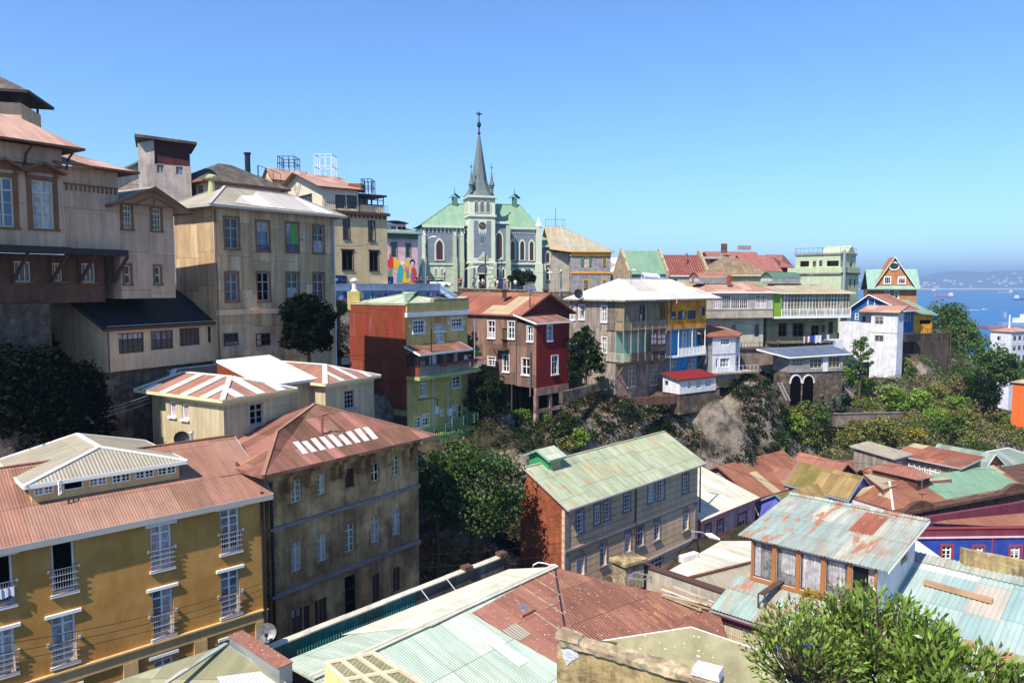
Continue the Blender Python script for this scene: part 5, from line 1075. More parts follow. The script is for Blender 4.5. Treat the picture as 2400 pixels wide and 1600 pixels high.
q=PD(1610,300,86.5);mb=MB();mb.tube([q-V((0,0,.8)),q+V((0,0,2.4))],.07);b.part(mb,'flue_pipe','iron')
for x in(1402,1740):q=PD(x,130,91);mb=MB();mb.box(q+V((0,0,-.1)),(.55,.55,1.0));mb.box(q+V((0,0,.45)),(.9,.9,.15));b.part(mb,'chimney','brick_dark')
b.done();h2=m
q=PD(1158,340,77);mb=MB();q0=PD(1158,660,77);mb.tube([q0,q],.07,6);tag(mb.build('flag_pole','galv'),'tall thin grey pole rising from the red and yellow house balcony','pole')
view('M2');th=48;u,v=uvd(th);Cd=PD(705,545,91);C=Cd+v*1.25;C=V((C.x,C.y,0));fdk=Face(Cd,Cd+u*30,0,0);fb=Face(C,C+u*30,0,0);la=Face(C+v*14,C,0,0)
b=Bd('grey_balcony_house','weathered grey timber house with three stacked balconies and a whitish hip roof','building',(C.x,C.y,-14.5))
zt=fdk.at(705,535)[1];x1=fb.at(1058,900)[0];dl=14-la.at(262,700)[0];zd1=fdk.at(705,785)[1];zd2=fdk.at(705,1045)[1];zp1=fdk.at(705,715)[1];zp2=fdk.at(705,975)[1];xd=fdk.at(1052,800)[0]
m=b.vol(C,th,x1,dl,-15,zt,'grey_wood');lf=m.L;f=m.F
K=dict(nv=2,nh=3,sur=.1,fw=.08,pane='curtain_grey');wins(b,lf,[(268,580,303,695),(340,575,380,692),(522,582,565,712),(525,838,565,962)],**K)
mb=MB();f.box(mb,.0,x1,-15,zd2,.001,.05);b.part(mb,'ground_storey','pink_stain')
mb=MB();f.box(mb,.0,x1*.62,zd2,zd1-.3,.001,.05);b.part(mb,'middle_storey','mint')
for q in[(738,1070,795,1240),(920,1060,975,1225)]:a0,a1,z0,z1=f.rect(*q);win(b,f,*q,nv=2,nh=4,fm='cream_frame',pane='curtain_grey',sur=.14,hole=False,sill=1)
win(b,f,738,818,790,950,nv=2,nh=3,fm='cream_frame',pane='curtain',sur=.1,hole=False,sill=0);fg=f.off(1.0)
for q in[(922,800,968,895),(975,800,1042,895)]:win(b,fdk,*q,nv=2,nh=2,fm='brown_frame',pane='curtain',hole=False,sill=0)
for q in[(922,897,968,950),(975,897,1042,950)]:win(b,fdk,*q,nv=2,nh=1,fm='brown_frame',pane='glass_warm',hole=False,sill=0)
P=lambda x,y,z:V((Cd.x,Cd.y,0))+u*x+v*y+V((0,0,z))
for zd,nm in((zd1,1),(zd2,2)):
 mb=MB();mb.hexa([P(x,y,z)for z in(zd-.22,zd)for x,y in((0,0),(xd,0),(xd,1.3),(0,1.3))]);mb.hexa([P(x,y,z)for z in(zd-.22,zd)for x,y in((0,1.3),(.5,1.3),(.5,2.8),(0,2.8))]);b.part(mb,'balcony_floor','dark_wood')
mb=MB();mb.hexa([P(x,y,z)for z in(zd1,zp1)for x,y in((.02,.03),(xd,.03),(xd,.1),(.02,.1))]);mb.hexa([P(x,y,z)for z in(zd1,zp1)for x,y in((0,.1),(.08,.1),(.08,2.7),(0,2.7))]);b.part(mb,'balcony_parapet','lattice_wood')
rail(b,[P(0,2.7,zd2),P(0,0,zd2),P(1.2,0,zd2)],zp2-zd2,'cream_frame',step=.2);mb=MB();mb.hexa([P(x,y,z)for z in(zd2+.08,zp2)for x,y in((1.2,.02),(xd,.02),(xd,.08),(1.2,.08))]);b.part(mb,'balcony_parapet','dark_wood')
mb=MB();
for i in range(7):x=.06+i*(xd-.12)/6;mb.bar(P(x,.06,zd2),P(x,.06,zt),.13)
for i in range(13):x=.06+i*(xd-.12)/12;mb.bar(P(x,.07,zp1),P(x,.07,zt),.05)
for y in(1.3,2.7):mb.bar(P(.06,y,zd2),P(.06,y,zt),.13)
for z in(zt-.35,zp1+.05):mb.bar(P(0,.06,z),P(xd,.06,z),.1)
for i in range(6):
 x0,x2_=.06+i*(xd-.12)/6,.06+(i+1)*(xd-.12)/6
 for s_,a_ in((1,x0),(-1,x2_)):mb.bar(P(a_,.06,zt-1.1),P(a_+s_*.55,.06,zt-.4),.07)
b.part(mb,'balcony_posts','grey_wood')
mb=MB();
for i in range(14):z=zp1+.1+i*(zt-zp1-.2)/14;mb.hexa([P(x,y,zz)for zz in(z,z+.16)for x,y in((0,.1),(.04,.1),(.04,2.7),(0,2.7))])
b.part(mb,'side_louvres','lattice_wood')
mb=MB();
for i in range(6):
 if i in(2,5):continue
 x0,x2_=.12+i*(xd-.12)/6,(i+1)*(xd-.12)/6;mb=MB()
 for j in range(12):z=zp1+.2+j*(zt-zp1-.7)/12;mb.hexa([P(x,y,zz)for zz in(z,z+.13)for x,y in((x0,.1),(x2_,.1),(x2_,.14),(x0,.14))])
 b.part(mb,'louvre_panel','lattice_wood')
mb=MB();
for x in(.3,xd*.45,xd*.8,xd):mb.bar(P(x,.05,zd2-.2),P(x,1.25,zd2-1.9),.1)
b.part(mb,'diagonal_strut','grey_wood')if False else None
for x in(.3,xd*.45,xd*.8,xd-.1):mb=MB();mb.bar(P(x,.05,zd2-.2),P(x,1.25,zd2-1.9),.1);b.part(mb,'strut','grey_wood')
hv=Vol(b,C-v*1.25,th,x1+9.2,dl+1.25,0,zt,None,'','')
za=fdk.at(620,415)[1]+1.0
hip(b,hv,2.6,'roof_warm_white',over=.6,z=zt,ax='u',inset=5,fas='grey_wood',capm='fascia_white')
q=PD(330,535,95);b.done();h3=m
dish((q.x,q.y,q.z+.15),-1.2,.62,'iron','round dark dish on the eave of the grey balcony house',15,.25)
view('M2')
CL=[('deep_blue',805,830),('red_trim',838,848),('white_plaster',850,862),('cobalt',976,1000)]
def cloth(f_,x0,x1_,y0,y1_,mat,label,grp=None,d=.15):
 a0,a1,z0,z1=f_.rect(x0,y0,x1_,y1_);mb=MB();n=6;W_=lambda s:d+.05*math.sin(s*9+x0)
 for s_ in(0,.02):
  for i in range(n):
   p0,p1=a0+(a1-a0)*i/n,a0+(a1-a0)*(i+1)/n;q=[f_.pt(p0,z0+.1*math.sin(i+x0),W_(p0)+s_),f_.pt(p1,z0+.1*math.sin(i+1+x0),W_(p1)+s_),f_.pt(p1,z1,d+s_),f_.pt(p0,z1,d+s_)];mb.face(*(q if s_ else q[::-1]))
 return tag(mb.build('clothes',mat),label,'laundry',grp)
for(m_,x0,x1_),lb in zip(CL,('blue cloth airing on the grey top balcony, left of the red one','red cloth airing in the middle of the grey top balcony','white cloth airing beside the red one on the grey balcony','blue cloth at the right end of the grey top balcony')):cloth(fdk,x0,x1_,652,702,m_,lb,d=-.25)
A=fdk.pt(xd+.3,0);fo=Face(A,A+u*20,0,0);xo=fo.at(1375,700)[0];zo0=fo.at(1140,765)[1];zo1=fo.at(1375,520)[1];zw0=fo.at(1200,985)[1]
b=Bd('orange_and_blue_house','house with an orange-yellow top floor over bright blue lower floors and white balcony','building',(A.x,A.y,-14.5))
to=b.vol(A,th,xo,8,zo0,zo1,'orange_yellow',name='upper_wall');wins(b,to.F,[(1092,625,1130,692),(1148,620,1212,692),(1225,618,1292,688),(1330,592,1368,660)],nv=1,nh=1,fm='brown_frame',pane='glass',sill=0)
lo=b.vol(A+v*1.3,th,xo,7,-15,zo0,'sky_blue_paint',name='lower_wall');wins(b,lo.F,[(1182,795,1210,930),(1238,785,1285,910)],nv=2,nh=3,pane='curtain_grey',sur=.1,sill=0);wins(b,lo.F,[(1235,1018,1285,1130),(1088,1035,1125,1150)],nv=2,nh=3,pane='curtain_grey',sur=.1,fm='cream_frame')
mb=MB();lo.F.box(mb,0,fo.at(1130,900)[0],zw0,zo0,.01,.08);b.part(mb,'plain_panel','pink_stain')
for z0,nm in((zo0,'floor_band'),):mb=MB();mb.hexa([to.P(x,y,z)for z in(z0-.2,z0)for x,y in((-.05,-.05),(xo+.05,-.05),(xo+.05,2),(-.05,2))]);b.part(mb,nm,'lilac_trim')
xa=fo.at(1150,980)[0];mb=MB();mb.hexa([to.P(x,y,z)for z in(zw0-.2,zw0)for x,y in((xa-1.5,-.05),(xo,-.05),(xo,1.3),(xa-1.5,1.3))]);b.part(mb,'balcony_floor','wframe');rail(b,[to.P(xa,0,zw0),to.P(xo,0,zw0),to.P(xo,1.3,zw0)],fo.at(1250,930)[1]-fo.at(1250,985)[1]+.1,'wframe',step=.14,r=.025)
mb=MB()
for x in(xa,(xa+xo)/2,xo-.1):mb.bar(to.P(x,.05,zw0),to.P(x,.05,zo0-.2),.1)
b.part(mb,'balcony_posts','wframe')
for x in(xa-1,(xa+xo)/2,xo-.2):mb=MB();mb.bar(to.P(x,.05,zw0-.2),to.P(x,1.25,zw0-2.2),.1);b.part(mb,'strut','grey_wood')
mb=MB();mb.hexa([to.P(x,y,z)for z in(zo1,zo1+.15)for x,y in((-.2,-.3),(xo+.3,-.3),(xo+.3,8),(-.2,8))]);b.part(mb,'roof','roof_warm_white')
pipe(b,[to.F.pt(.55,zo1,.1),to.F.pt(.55,-14,.1)],.08,'pipe')
b.done()
q=PD(1150,490,104);b=Bd('roof_pavilion','small mustard rooftop pavilion with a flat roof above the orange top floor','pavilion',(q.x,q.y,q.z));zz=PD(1150,440,104).z
t=b.vol(V((PD(1080,480,104).x,104,0)),75,PD(1190,480,104).x-PD(1080,480,104).x,3,q.z-.4,zz,'khaki');wins(b,t.F,[(1095,455,1140,485),(1145,455,1180,488)],nv=4,nh=2,sill=0,pane='glass');mb=MB();mb.hexa([t.P(x,y,z)for z in(zz,zz+.5)for x,y in((-.4,-.4),(t.a+1.4,-.4),(t.a+1.4,3.4),(-.4,3.4))]);b.part(mb,'roof','orange_yellow');b.done()
A0,A1,A2=PD(655,408,101),PD(742,388,108),PD(1140,512,97);mb=MB();w_=V((0,.5,0));h=V((0,0,-1.0));mb.hexa([A1+h,A2+h*.8,A2+h*.8+w_,A1+h+w_,A1,A2,A2+w_,A1+w_]);mb.hexa([A0+h*.3,A1+h,A1+h+w_,A0+h*.3+w_,A0,A1,A1+w_,A0+w_]);tag(mb.build('party_wall','pink_wall'),'long pale pink coping wall climbing across the whitish hip roof','wall')
C=PD(1163,1180,93);fa=Face(C,C+uvd(55)[0]*20,0,0);u,v=uvd(55);x1=fa.at(1455,1200)[0];zs,z0=C.z,fa.at(1163,1303)[1]
b=Bd('white_shed','low white lean-to shed with a dark red roof below the blue house','shed',(C.x,C.y,z0-2));m=b.vol(C,55,x1,2.9,z0,zs,'white_plaster');wins(b,m.F,[(1227,1198,1255,1255),(1295,1190,1335,1252),(1373,1185,1418,1240)],nv=2,nh=1,pane='curtain',sill=0,fm='cream_frame');m.L.holes.append((.3,.9,zs-1,zs-.4))
shed(b,m,zs,zs+.55,'red_paint',over=.2,fas='fascia_brown');mb=MB();mb.hexa([m.P(x,y,z)for z in(z0-2.6,z0-.01)for x,y in((.1,.1),(x1+1.0,.1),(x1+1.0,3),(.1,3))]);b.part(mb,'stone_base','stone_wall');b.done()
th=66;u,v=uvd(th);C=PD(1430,830,103);fa=Face(C,C+u*20,0,0);x1=fa.at(1618,900)[0];zt=C.z;zm=fa.at(1500,975)[1];z0=fa.at(1500,1120)[1]
b=Bd('little_white_house','small two-storey white house with a rusty tan roof and corner balcony','building',(C.x,C.y,z0));m=b.vol(C,th,x1,5,z0-1,zt,'white_plaster')
m2=b.vol(m.P(x1-.02,.9,0),th,1.6,4,z0-1,zt,'white_plaster',name='side_wall')
wins(b,m.F,[(1493,848,1568,900),(1490,1008,1565,1082)],nv=3,nh=2,pane='curtain_grey',sur=.06,sill=0);win(b,m.F,1458,1012,1475,1085,nv=1,nh=1,pane='glass',sill=0);wins(b,m2.F,[(1626,835,1642,885),(1626,992,1645,1085)],nv=1,nh=2,pane='glass',sill=0)
mb=MB();m.L.box(mb,0,5,z0-1,zt,0,.04);b.part(mb,'side_wall','grey_plaster')
strip(b,m.F,zm-.06,zm+.06,.05,'grey_frame','string_course')
za=zt+1.2;roof(b,[m.P(-.8,-.2,zt+.05),m.P(x1+.3,-.3,zt-.0),m.P(x1+1.9,.8,zt+.25),m.P(x1+1.9,5,zt+.9),m.P(-.8,5.2,za+.3),m.P(x1*.3,4,za+.2)],[[0,1,5],[1,2,5],[2,3,5],[0,5,4]],'roof_rust_stripe',fas='fascia_rust')
mb=MB();mb.hexa([m.P(x,y,z)for z in(z0-.2,z0)for x,y in((-.1,-1.2),(x1+3,-1.2),(x1+3,1),(-.1,1))]);b.part(mb,'balcony_floor','grey_wood');rail(b,[m.P(-.1,-1.15,z0),m.P(x1+3,-1.15,z0)],.9,'wframe',step=.6,r=.015,top=.03);mb=MB();mb.hexa([m.P(x,y,z)for z in(z0-2.2,z0-.22)for x,y in((0,0),(x1+2.5,0),(x1+2.5,1),(0,1))]);b.part(mb,'base','old_wall');b.done()
th=76;u,v=uvd(th);C=PD(1378,470,110);fa=Face(C,C+u*40,0,0);x1=fa.at(1925,600)[0];zt=C.z;zg=fa.at(1650,680)[1];zbb=fa.at(1650,612)[1]
b=Bd('pink_roof_gallery_house','long beige gallery house with white multi-pane windows under a pink roof','building',(C.x,C.y,-14));m=b.vol(C,th,x1,9,zg,zt,'beige_plain',name='upper_wall')
wins(b,m.F,[(1438,490,1575,605),(1580,490,1718,605)],nv=8,nh=3,pane='glass_warm',sill=0,fw=.06,dep=.06,mw=.03);win(b,m.F,1780,490,1868,600,nv=6,nh=3,pane='glass_warm',sill=0,dep=.06);win(b,m.F,1890,545,1915,600,nv=3,nh=1,pane='glass',sill=0,dep=.06);win(b,m.F,1385,490,1402,525,nv=1,nh=1,sill=0)
lo=b.vol(C+v*1.4+u*.3,th,x1-1,7,-14,zg,'beige_board',name='lower_wall');wins(b,lo.F,[(1447,738,1485,762),(1588,735,1618,785),(1772,732,1808,832)],nv=1,nh=1,pane='glass_warm',fm='brown_frame',sill=0)
strip(b,m.F,zbb-.05,zbb+.05,.06,'lilac_trim','string_course');hip(b,m,1.6,'roof_pink_far',over=.5,fas='fascia_white',capm='roof_pink',inset=3)
zz=lo.F.at(1700,870)[1];t=b.vol(lo.P(x1*.45,-2.6,0),th,x1*.5,2.8,-16,zz-1.0,'concrete',name='terrace_wall');t.F.holes+=[(t.a*.55,t.a*.72,zz-5.2,zz-4.3)]
mb=MB();mb.hexa([t.P(x,y,z)for z in(zz-1,zz-.85)for x,y in((-.3,-.3),(t.a+.4,-.3),(t.a+.4,2.8),(-.3,2.8))]);b.part(mb,'terrace_floor','dark_wood');rail(b,[t.P(-.2,-.2,zz-.85),t.P(t.a+.3,-.2,zz-.85)],.9,'dark_wood',step=.5,r=.03)
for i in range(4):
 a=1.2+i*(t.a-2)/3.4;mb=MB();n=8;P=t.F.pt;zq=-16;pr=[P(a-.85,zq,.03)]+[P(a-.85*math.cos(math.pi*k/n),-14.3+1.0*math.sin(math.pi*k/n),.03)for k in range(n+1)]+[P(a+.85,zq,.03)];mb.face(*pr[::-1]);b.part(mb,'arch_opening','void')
def lantern(b,C,th,a,dd,z0,z1,rise,rm,fm):
 t=b.vol(C,th,a,dd,z0,z1,'grey_plaster',name='lantern');
 for k in range(4):win(b,t.F,0,0,0,0,r=(a*k/4+.08,a*(k+1)/4-.08,z0+.35,z1-.1),nv=3,nh=2,fm=fm,pane='curtain_grey',sill=0,dep=.05)
 win(b,t.L,0,0,0,0,r=(.3,dd-.3,z0+.35,z1-.1),nv=3,nh=2,fm='wframe',pane='curtain_grey',sill=0,dep=.05)
 mb=MB();n=8;pp=[(dd*k/n,z1+rise*math.sin(math.pi*k/n))for k in range(n+1)]
 for k in range(n):(y0,q0),(y1,q1)=pp[k],pp[k+1];mb.hexa([t.P(-.15,y0,q0-.08),t.P(a+.15,y0,q0-.08),t.P(a+.15,y1,q1-.08),t.P(-.15,y1,q1-.08),t.P(-.15,y0,q0),t.P(a+.15,y0,q0),t.P(a+.15,y1,q1),t.P(-.15,y1,q1)])
 mb.face(*[t.P(0,y,q)for y,q in pp]);b.part(mb,'lantern_roof',rm)
L0=PD(1325,400,113);fl=Face(L0,L0+u*20,0,0);lantern(b,L0,th,fl.at(1548,390)[0],3.5,L0.z,fl.at(1400,352)[1],.9,'roof_pink','grey_frame')
mb=MB();q=PD(1268,395,112);mb.tube([q,PD(1268,330,112)],.14,7);b.part(mb,'chimney','roof_rust_plain');q=PD(1565,400,113);mb=MB();mb.box(q+V((0,0,.5)),(.5,.5,1.6));b.part(mb,'chimney','brick_rough');b.done()
view('M3');C=PD(52,475,113);fa=Face(C,C+u*40,0,0);x1=fa.at(675,600)[0];zt=C.z;zg=fa.at(300,668)[1]
b=Bd('green_gallery_house','long house with a glazed white gallery, lime end panel and laundry on its lower terrace','building',(C.x,C.y,-14));m=b.vol(C+v*.25,th,x1,9,zg,zt,'olive_wall',name='upper_wall');f=m.F
mb=MB();a1=f.at(105,560)[0];f.box(mb,0,a1,zg,zt,.0,.25);b.part(mb,'end_panel','lime_bright');zr=f.at(300,605)[1]
n=11
for i in range(n):a0_,a1_=a1+.1+i*(x1-a1-.2)/n,a1+.1+(i+1)*(x1-a1-.2)/n;win(b,f,0,0,0,0,r=(a0_,a1_-.04,zg+.15,zt-.15),nv=2,nh=5,fm='cream_frame' if i%4 else 'wframe',pane='glass_warm' if i%3 else 'curtain_grey',sill=0,fw=.05,dep=.05,mw=.03)
rail(b,[f.pt(a1,zg,.25),f.pt(x1,zg,.25)],zr-zg,'wframe',step=.25,r=.03,top=.08);mb=MB();mb.hexa([m.P(x,y,z)for z in(zg-.25,zg)for x,y in((0,-.35),(x1,-.35),(x1,1),(0,1))]);b.part(mb,'gallery_floor','wframe')
hip(b,m,1.4,'roof_tan',over=.6,fas='fascia_cream',inset=4,cap=False);lo=b.vol(C+v*1.8,th,x1-.8,7,-14,zg-.25,'olive_wall',name='lower_wall')
wins(b,lo.F,[(88,725,148,830),(205,722,288,830),(355,742,410,825),(498,712,528,808)],nv=2,nh=2,pane='void',fm='brown_frame',sur=.08,sill=0);win(b,lo.F,435,735,465,795,nv=1,nh=1,pane='glass',fm='brown_frame',sill=0)
zz=lo.F.at(300,865)[1];mb=MB();mb.hexa([lo.P(x,y,z)for z in(zz-.2,zz)for x,y in((0,-1.9),(x1*.8,-1.9),(x1*.8,0),(0,0))]);b.part(mb,'terrace_floor','concrete');rail(b,[lo.P(0,-1.85,zz),lo.P(x1*.8,-1.85,zz)],.8,'dark_wood',step=.5,r=.02)
for i in range(9):a=.4+i*x1*.75/8;mb=MB();mb.bar(lo.P(a,-1.8,zz-.2),lo.P(a,-.02,zz-1.3),.1);b.part(mb,'strut','iron')
mb=MB();lo.F.box(mb,x1*.76,x1*.95,-14,zz+.2,0,1.2);b.part(mb,'buttress','white_plaster')
L0=PD(40,400,117);fl=Face(L0,L0+u*20,0,0);lantern(b,L0,th,fl.at(265,390)[0],3.5,L0.z,fl.at(150,352)[1],.9,'green_frame','grey_frame');b.done();glo=lo
fl_=lo.F.off(1.9)
for i,(x0,x1_,y0,y1_,m_,lb)in enumerate([(284,297,830,885,'white_plaster','white cloth first from the left on the terrace washing line'),(299,316,828,882,'red_trim','red striped garment hanging second from the left on the terrace line'),(319,336,828,876,'white_plaster','white towel hanging between red and dark blue garments'),(340,368,825,874,'cobalt','dark blue garment on the washing line beside the big white sheet'),(382,430,820,882,'sheet_white','big white sheet, widest piece on the terrace washing line'),(372,381,822,870,'violet_blue','violet garment squeezed left of the big white sheet'),(446,470,815,850,'cobalt','small blue garment right of the big white sheet'),(474,493,815,850,'white_plaster','small white garment at the right end of the washing line')]):cloth(fl_,x0,x1_,y0,y1_,m_,lb,'washing on the terrace line')
C=PD(180,1000,106);th=74;u,v=uvd(th);fa=Face(C,C+u*20,0,0);x1=fa.at(612,1050)[0];zt=C.z;z0=fa.at(400,1118)[1]
b=Bd('blue_roof_shed','grey shed with a slate blue flat roof on a two-arched stone base','shed',(C.x,C.y,-18));m=b.vol(C,th,x1,4,z0,zt,'grey_plaster');wins(b,m.F,[(205,1018,288,1068),(345,1008,442,1090),(497,998,590,1085)],nv=3,nh=2,pane='glass_warm',fm='cream_frame',sill=0);mb=MB();m.F.box(mb,m.F.at(448,1050)[0],m.F.at(488,1050)[0],z0,zt-.05,0,.06);b.part(mb,'white_panel','white_plaster')
roof(b,[m.P(-.5,-.5,zt+.05),m.P(x1+1.2,-.5,zt+.35),m.P(x1+1.2,4,zt+1.2),m.P(-2.8,4,zt+.9)],[[0,1,2,3]],'shed_blue',fas='fascia_white');lo=b.vol(m.P(0,.15,0),th,x1+.1,3.5,-18.5,z0-.01,'stone_wall',name='stone_base')
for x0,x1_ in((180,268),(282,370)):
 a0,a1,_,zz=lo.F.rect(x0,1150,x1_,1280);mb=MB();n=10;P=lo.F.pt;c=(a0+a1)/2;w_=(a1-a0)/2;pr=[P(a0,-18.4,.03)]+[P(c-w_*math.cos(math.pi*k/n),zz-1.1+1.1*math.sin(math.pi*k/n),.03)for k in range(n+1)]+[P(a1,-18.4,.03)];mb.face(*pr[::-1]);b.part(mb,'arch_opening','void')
 mb=MB()
 for k in range(n):mb.bar(P(c-w_*1.05*math.cos(math.pi*k/n),zz-1.1+1.2*math.sin(math.pi*k/n),.05),P(c-w_*1.05*math.cos(math.pi*(k+1)/n),zz-1.1+1.2*math.sin(math.pi*(k+1)/n),.05),.18)
 b.part(mb,'arch_trim','white_plaster')
b.done()
mb=MB();q0,q1=PD(78,1205,103),PD(152,1355,99)
for s_ in(0,.5):mb.bar(q0+V((s_,0,0)),q1+V((s_,0,0)),.06)
for i in range(9):p_=q0+(q1-q0)*(i+.5)/9;mb.bar(p_,p_+V((.5,0,0)),.05)
tag(mb.build('ladder','grey_frame'),'old wooden ladder leaning down the slope beside the arched stone base','ladder')
th=44;u,v=uvd(th);C=PD(600,310,138);fa=Face(C,C+u*20,0,0);la=Face(C+v*20,C,0,0);dl=20-la.at(168,400)[0];x1=fa.at(738,400)[0];zt=C.z
b=Bd('pale_green_block','pale green block with recessed top-floor balconies and roof terrace above the galleries','building',(C.x,C.y,-8));m=b.vol(C,th,x1,dl,-9,zt,'pale_green');zp=la.at(400,268)[1];zu=la.at(450,165)[1]
a0=la.at(238,250)[0]-(20-dl);t=b.vol(C+v*.4+u*.4,th,x1-1,dl-1.5,zt,zu,'pale_green',name='upper_wall');pv_=b.vol(C-u*.2-v*.2,th,x1+.4,dl+.4,zt,zp,'pale_green',name='parapet')
tl=t.L;wins(b,tl,[(262,215,335,262),(480,212,578,258)],nv=2,nh=1,pane='glass_red',fm='brown_frame',sill=0,dep=.8);win(b,tl,365,215,392,262,nv=2,nh=3,pane='glass_warm',fm='brown_frame',sill=0);win(b,tl,418,210,446,258,nv=1,nh=2,pane='glass',fm='brown_frame',sill=0)
wins(b,m.F,[(665,362,678,430),(702,362,714,430)],nv=1,nh=2,pane='glass',sill=0,fm='dark_frame');win(b,t.F,668,215,690,262,nv=1,nh=2,pane='glass',sill=0,fm='dark_frame')
strip(b,m.L,zt-.25,zt,.3,'lilac_trim','string_course');strip(b,m.F,zt-.25,zt,.3,'dark_frame','string_course');mb=MB();mb.hexa([t.P(x,y,z)for z in(zu,zu+.35)for x,y in((-.2,-.2),(t.a+.2,-.2),(t.a+.2,t.d+.2),(-.2,t.d+.2))]);b.part(mb,'roof_slab','lilac_trim');rail(b,[t.P(0,t.d,zu+.35),t.P(0,0,zu+.35),t.P(t.a,0,zu+.35)],1.0,'iron',step=.8,r=.02)
mb=MB();mb.face(t.F.pt(t.a*.4,zu,.02),t.F.pt(t.a,zu,.02),t.F.pt(t.a*.7,zu+1.8,.02));mb.face(*[t.P(x,y,z)for x,y,z in((t.a*.4,0,zu),(t.a*.7,0,zu+1.8),(t.a*.7,5,zu+1.8),(t.a*.4,5,zu))]);mb.face(*[t.P(x,y,z)for x,y,z in((t.a,0,zu),(t.a,5,zu),(t.a*.7,5,zu+1.8),(t.a*.7,0,zu+1.8))]);b.part(mb,'gable','pale_green');pipe(b,[m.F.pt(.4,zu+.8,.3),m.F.pt(.4,-6,.3)],.3,'galv')
b.done()
th=108;u,v=uvd(th);C=PD(832,445,150);fa=Face(C,C+u*40,0,0);x1=fa.at(1212,500)[0];zt=C.z;zr=fa.at(1000,300)[1]
b=Bd('orange_gable_house','orange house with a steep pointed gable and turquoise roof overlooking the bay','building',(C.x,C.y,-9));m=b.vol(C,th,x1,9,-10,zt,'orange_shingle');xl,xr=fa.at(812,370)[0],fa.at(1240,370)[0]
roof(b,[m.P(xl,-.9,zt+.1),m.P(xr,-.9,zt+.1),m.P(xr,3.2,zr+.5),m.P(xl,3.2,zr+.5),m.P(xr,9.5,zt),m.P(xl,9.5,zt)],[[0,1,2,3],[3,2,4,5]],'roof_turq',fas='roof_turq');fg=m.F.off(.3);ga,gz=fg.at(870,432);ga1=fg.at(1195,412)[0];ap,az=fg.at(1035,190);gz+=.3
mb=MB();P=fg.pt;q=[P(ga,gz,0),P(ga1,gz,0),P(ap,az,0)];mb.face(*q);b.part(mb,'gable','orange_shingle');roof(b,[P(ga-.3,gz-.3,.5),P(ap,az+.25,.5),P(ap,az+.25,-7),P(ga-.3,gz-.3,-7)],[[0,3,2,1]],'orange_shingle',fas='fascia_white',name='gable_roof');roof(b,[P(ga1+.3,gz-.3,.5),P(ap,az+.25,.5),P(ap,az+.25,-7),P(ga1+.3,gz-.3,-7)],[[0,1,2,3]],'roof_turq',fas='fascia_white',name='gable_roof')
wins(b,fg,[(950,345,1000,400),(1066,345,1120,400)],nv=3,nh=1,pane='glass',sur=.12,hole=False);mb=MB();ca,cz=fg.at(1031,257);n=14
for i in range(n):q0,q1=2*math.pi*i/n,2*math.pi*(i+1)/n;mb.bar(P(ca+.9*math.cos(q0),cz+.75*math.sin(q0),.05),P(ca+.9*math.cos(q1),cz+.75*math.sin(q1),.05),.22)
o=b.part(mb,'round_window','wframe');mb=MB();mb.face(*[P(ca+.9*math.cos(2*math.pi*i/n),cz+.75*math.sin(2*math.pi*i/n),.03)for i in range(n)]);mb.build('pane','glass',o)
wins(b,m.F,[(958,462,988,520),(1035,462,1063,520)],nv=1,nh=2,pane='glass',sur=.1);b.done()
th=50;u,v=uvd(th);C=PD(1085,605,127);la=Face(C+v*22,C,0,0);fa=Face(C,C+u*20,0,0);dl=22-la.at(680,600)[0];x1=7;x1=fa.at(1190,640)[0];zt=C.z;ya,za=la.at(835,488)
b=Bd('deep_blue_house','deep blue boarded house with a low rusty gable roof below the orange gable house','building',(C.x,C.y,-14));m=b.vol(C,th,x1,dl,-15,zt,'deep_blue');win(b,m.L,820,522,868,575,nv=3,nh=2,pane='glass_red',sur=.15,sill=0);win(b,m.L,715,645,735,695,nv=1,nh=2,pane='glass',sur=.1,sill=0)
wins(b,m.F,[(1090+i*22,640,1103+i*22,710)for i in range(4)],nv=1,nh=3,pane='glass_blue',sill=0);rl=dl-(22-ya)if False else dl-(22-ya);yr=22-ya
rise=za-zt;og=.6;zz=zt+.05;k=rise/yr;k2=rise/(dl-yr)
roof(b,[m.P(-og,-.8,zz-.8*k),m.P(x1+1.5,-.8,zz-.8*k),m.P(x1+1.5,yr,zz+rise),m.P(-og,yr,zz+rise),m.P(x1+1.5,dl+.7,zz-.7*k2),m.P(-og,dl+.7,zz-.7*k2)],[[0,1,2,3],[3,2,4,5]],'roof_rust_plain',fas='fascia_white');m.L.gable=[(0,zt),(dl,zt),(dl-yr,zt+rise)]
mb=MB();m.F.box(mb,-.1,x1,zt-5.6,zt-4.3,0,1.2);b.part(mb,'balcony','dark_frame');mb=MB();m.F.box(mb,0,x1,-15,zt-5.6,.001,.06);b.part(mb,'lower_wall','dark_red_board');b.done()
th=50;u,v=uvd(th);C=PD(1062,640,119);la=Face(C+v*16,C,0,0);fa=Face(C,C+u*20,0,0);dl=16-la.at(735,700)[0];x1=2.2;zt=C.z;y0=16-la.at(835,900)[0]
b=Bd('white_tower_house','tall narrow white plaster house stepping down the slope in front of the deep blue one','building',(C.x,C.y,-18));m=b.vol(C,th,x1,y0,-19,zt,'white_plaster');m2=b.vol(C+u*.9+v*(y0-.02),th,x1,dl-y0,-13,zt,'white_plaster',name='side_wall')
wins(b,m.L,[(873,670,942,730),(870,822,942,872)],nv=2,nh=1,pane='glass_warm',fm='grey_frame',sill=0);win(b,m2.L,768,665,798,712,nv=1,nh=1,pane='glass_warm',fm='grey_frame',sill=0)
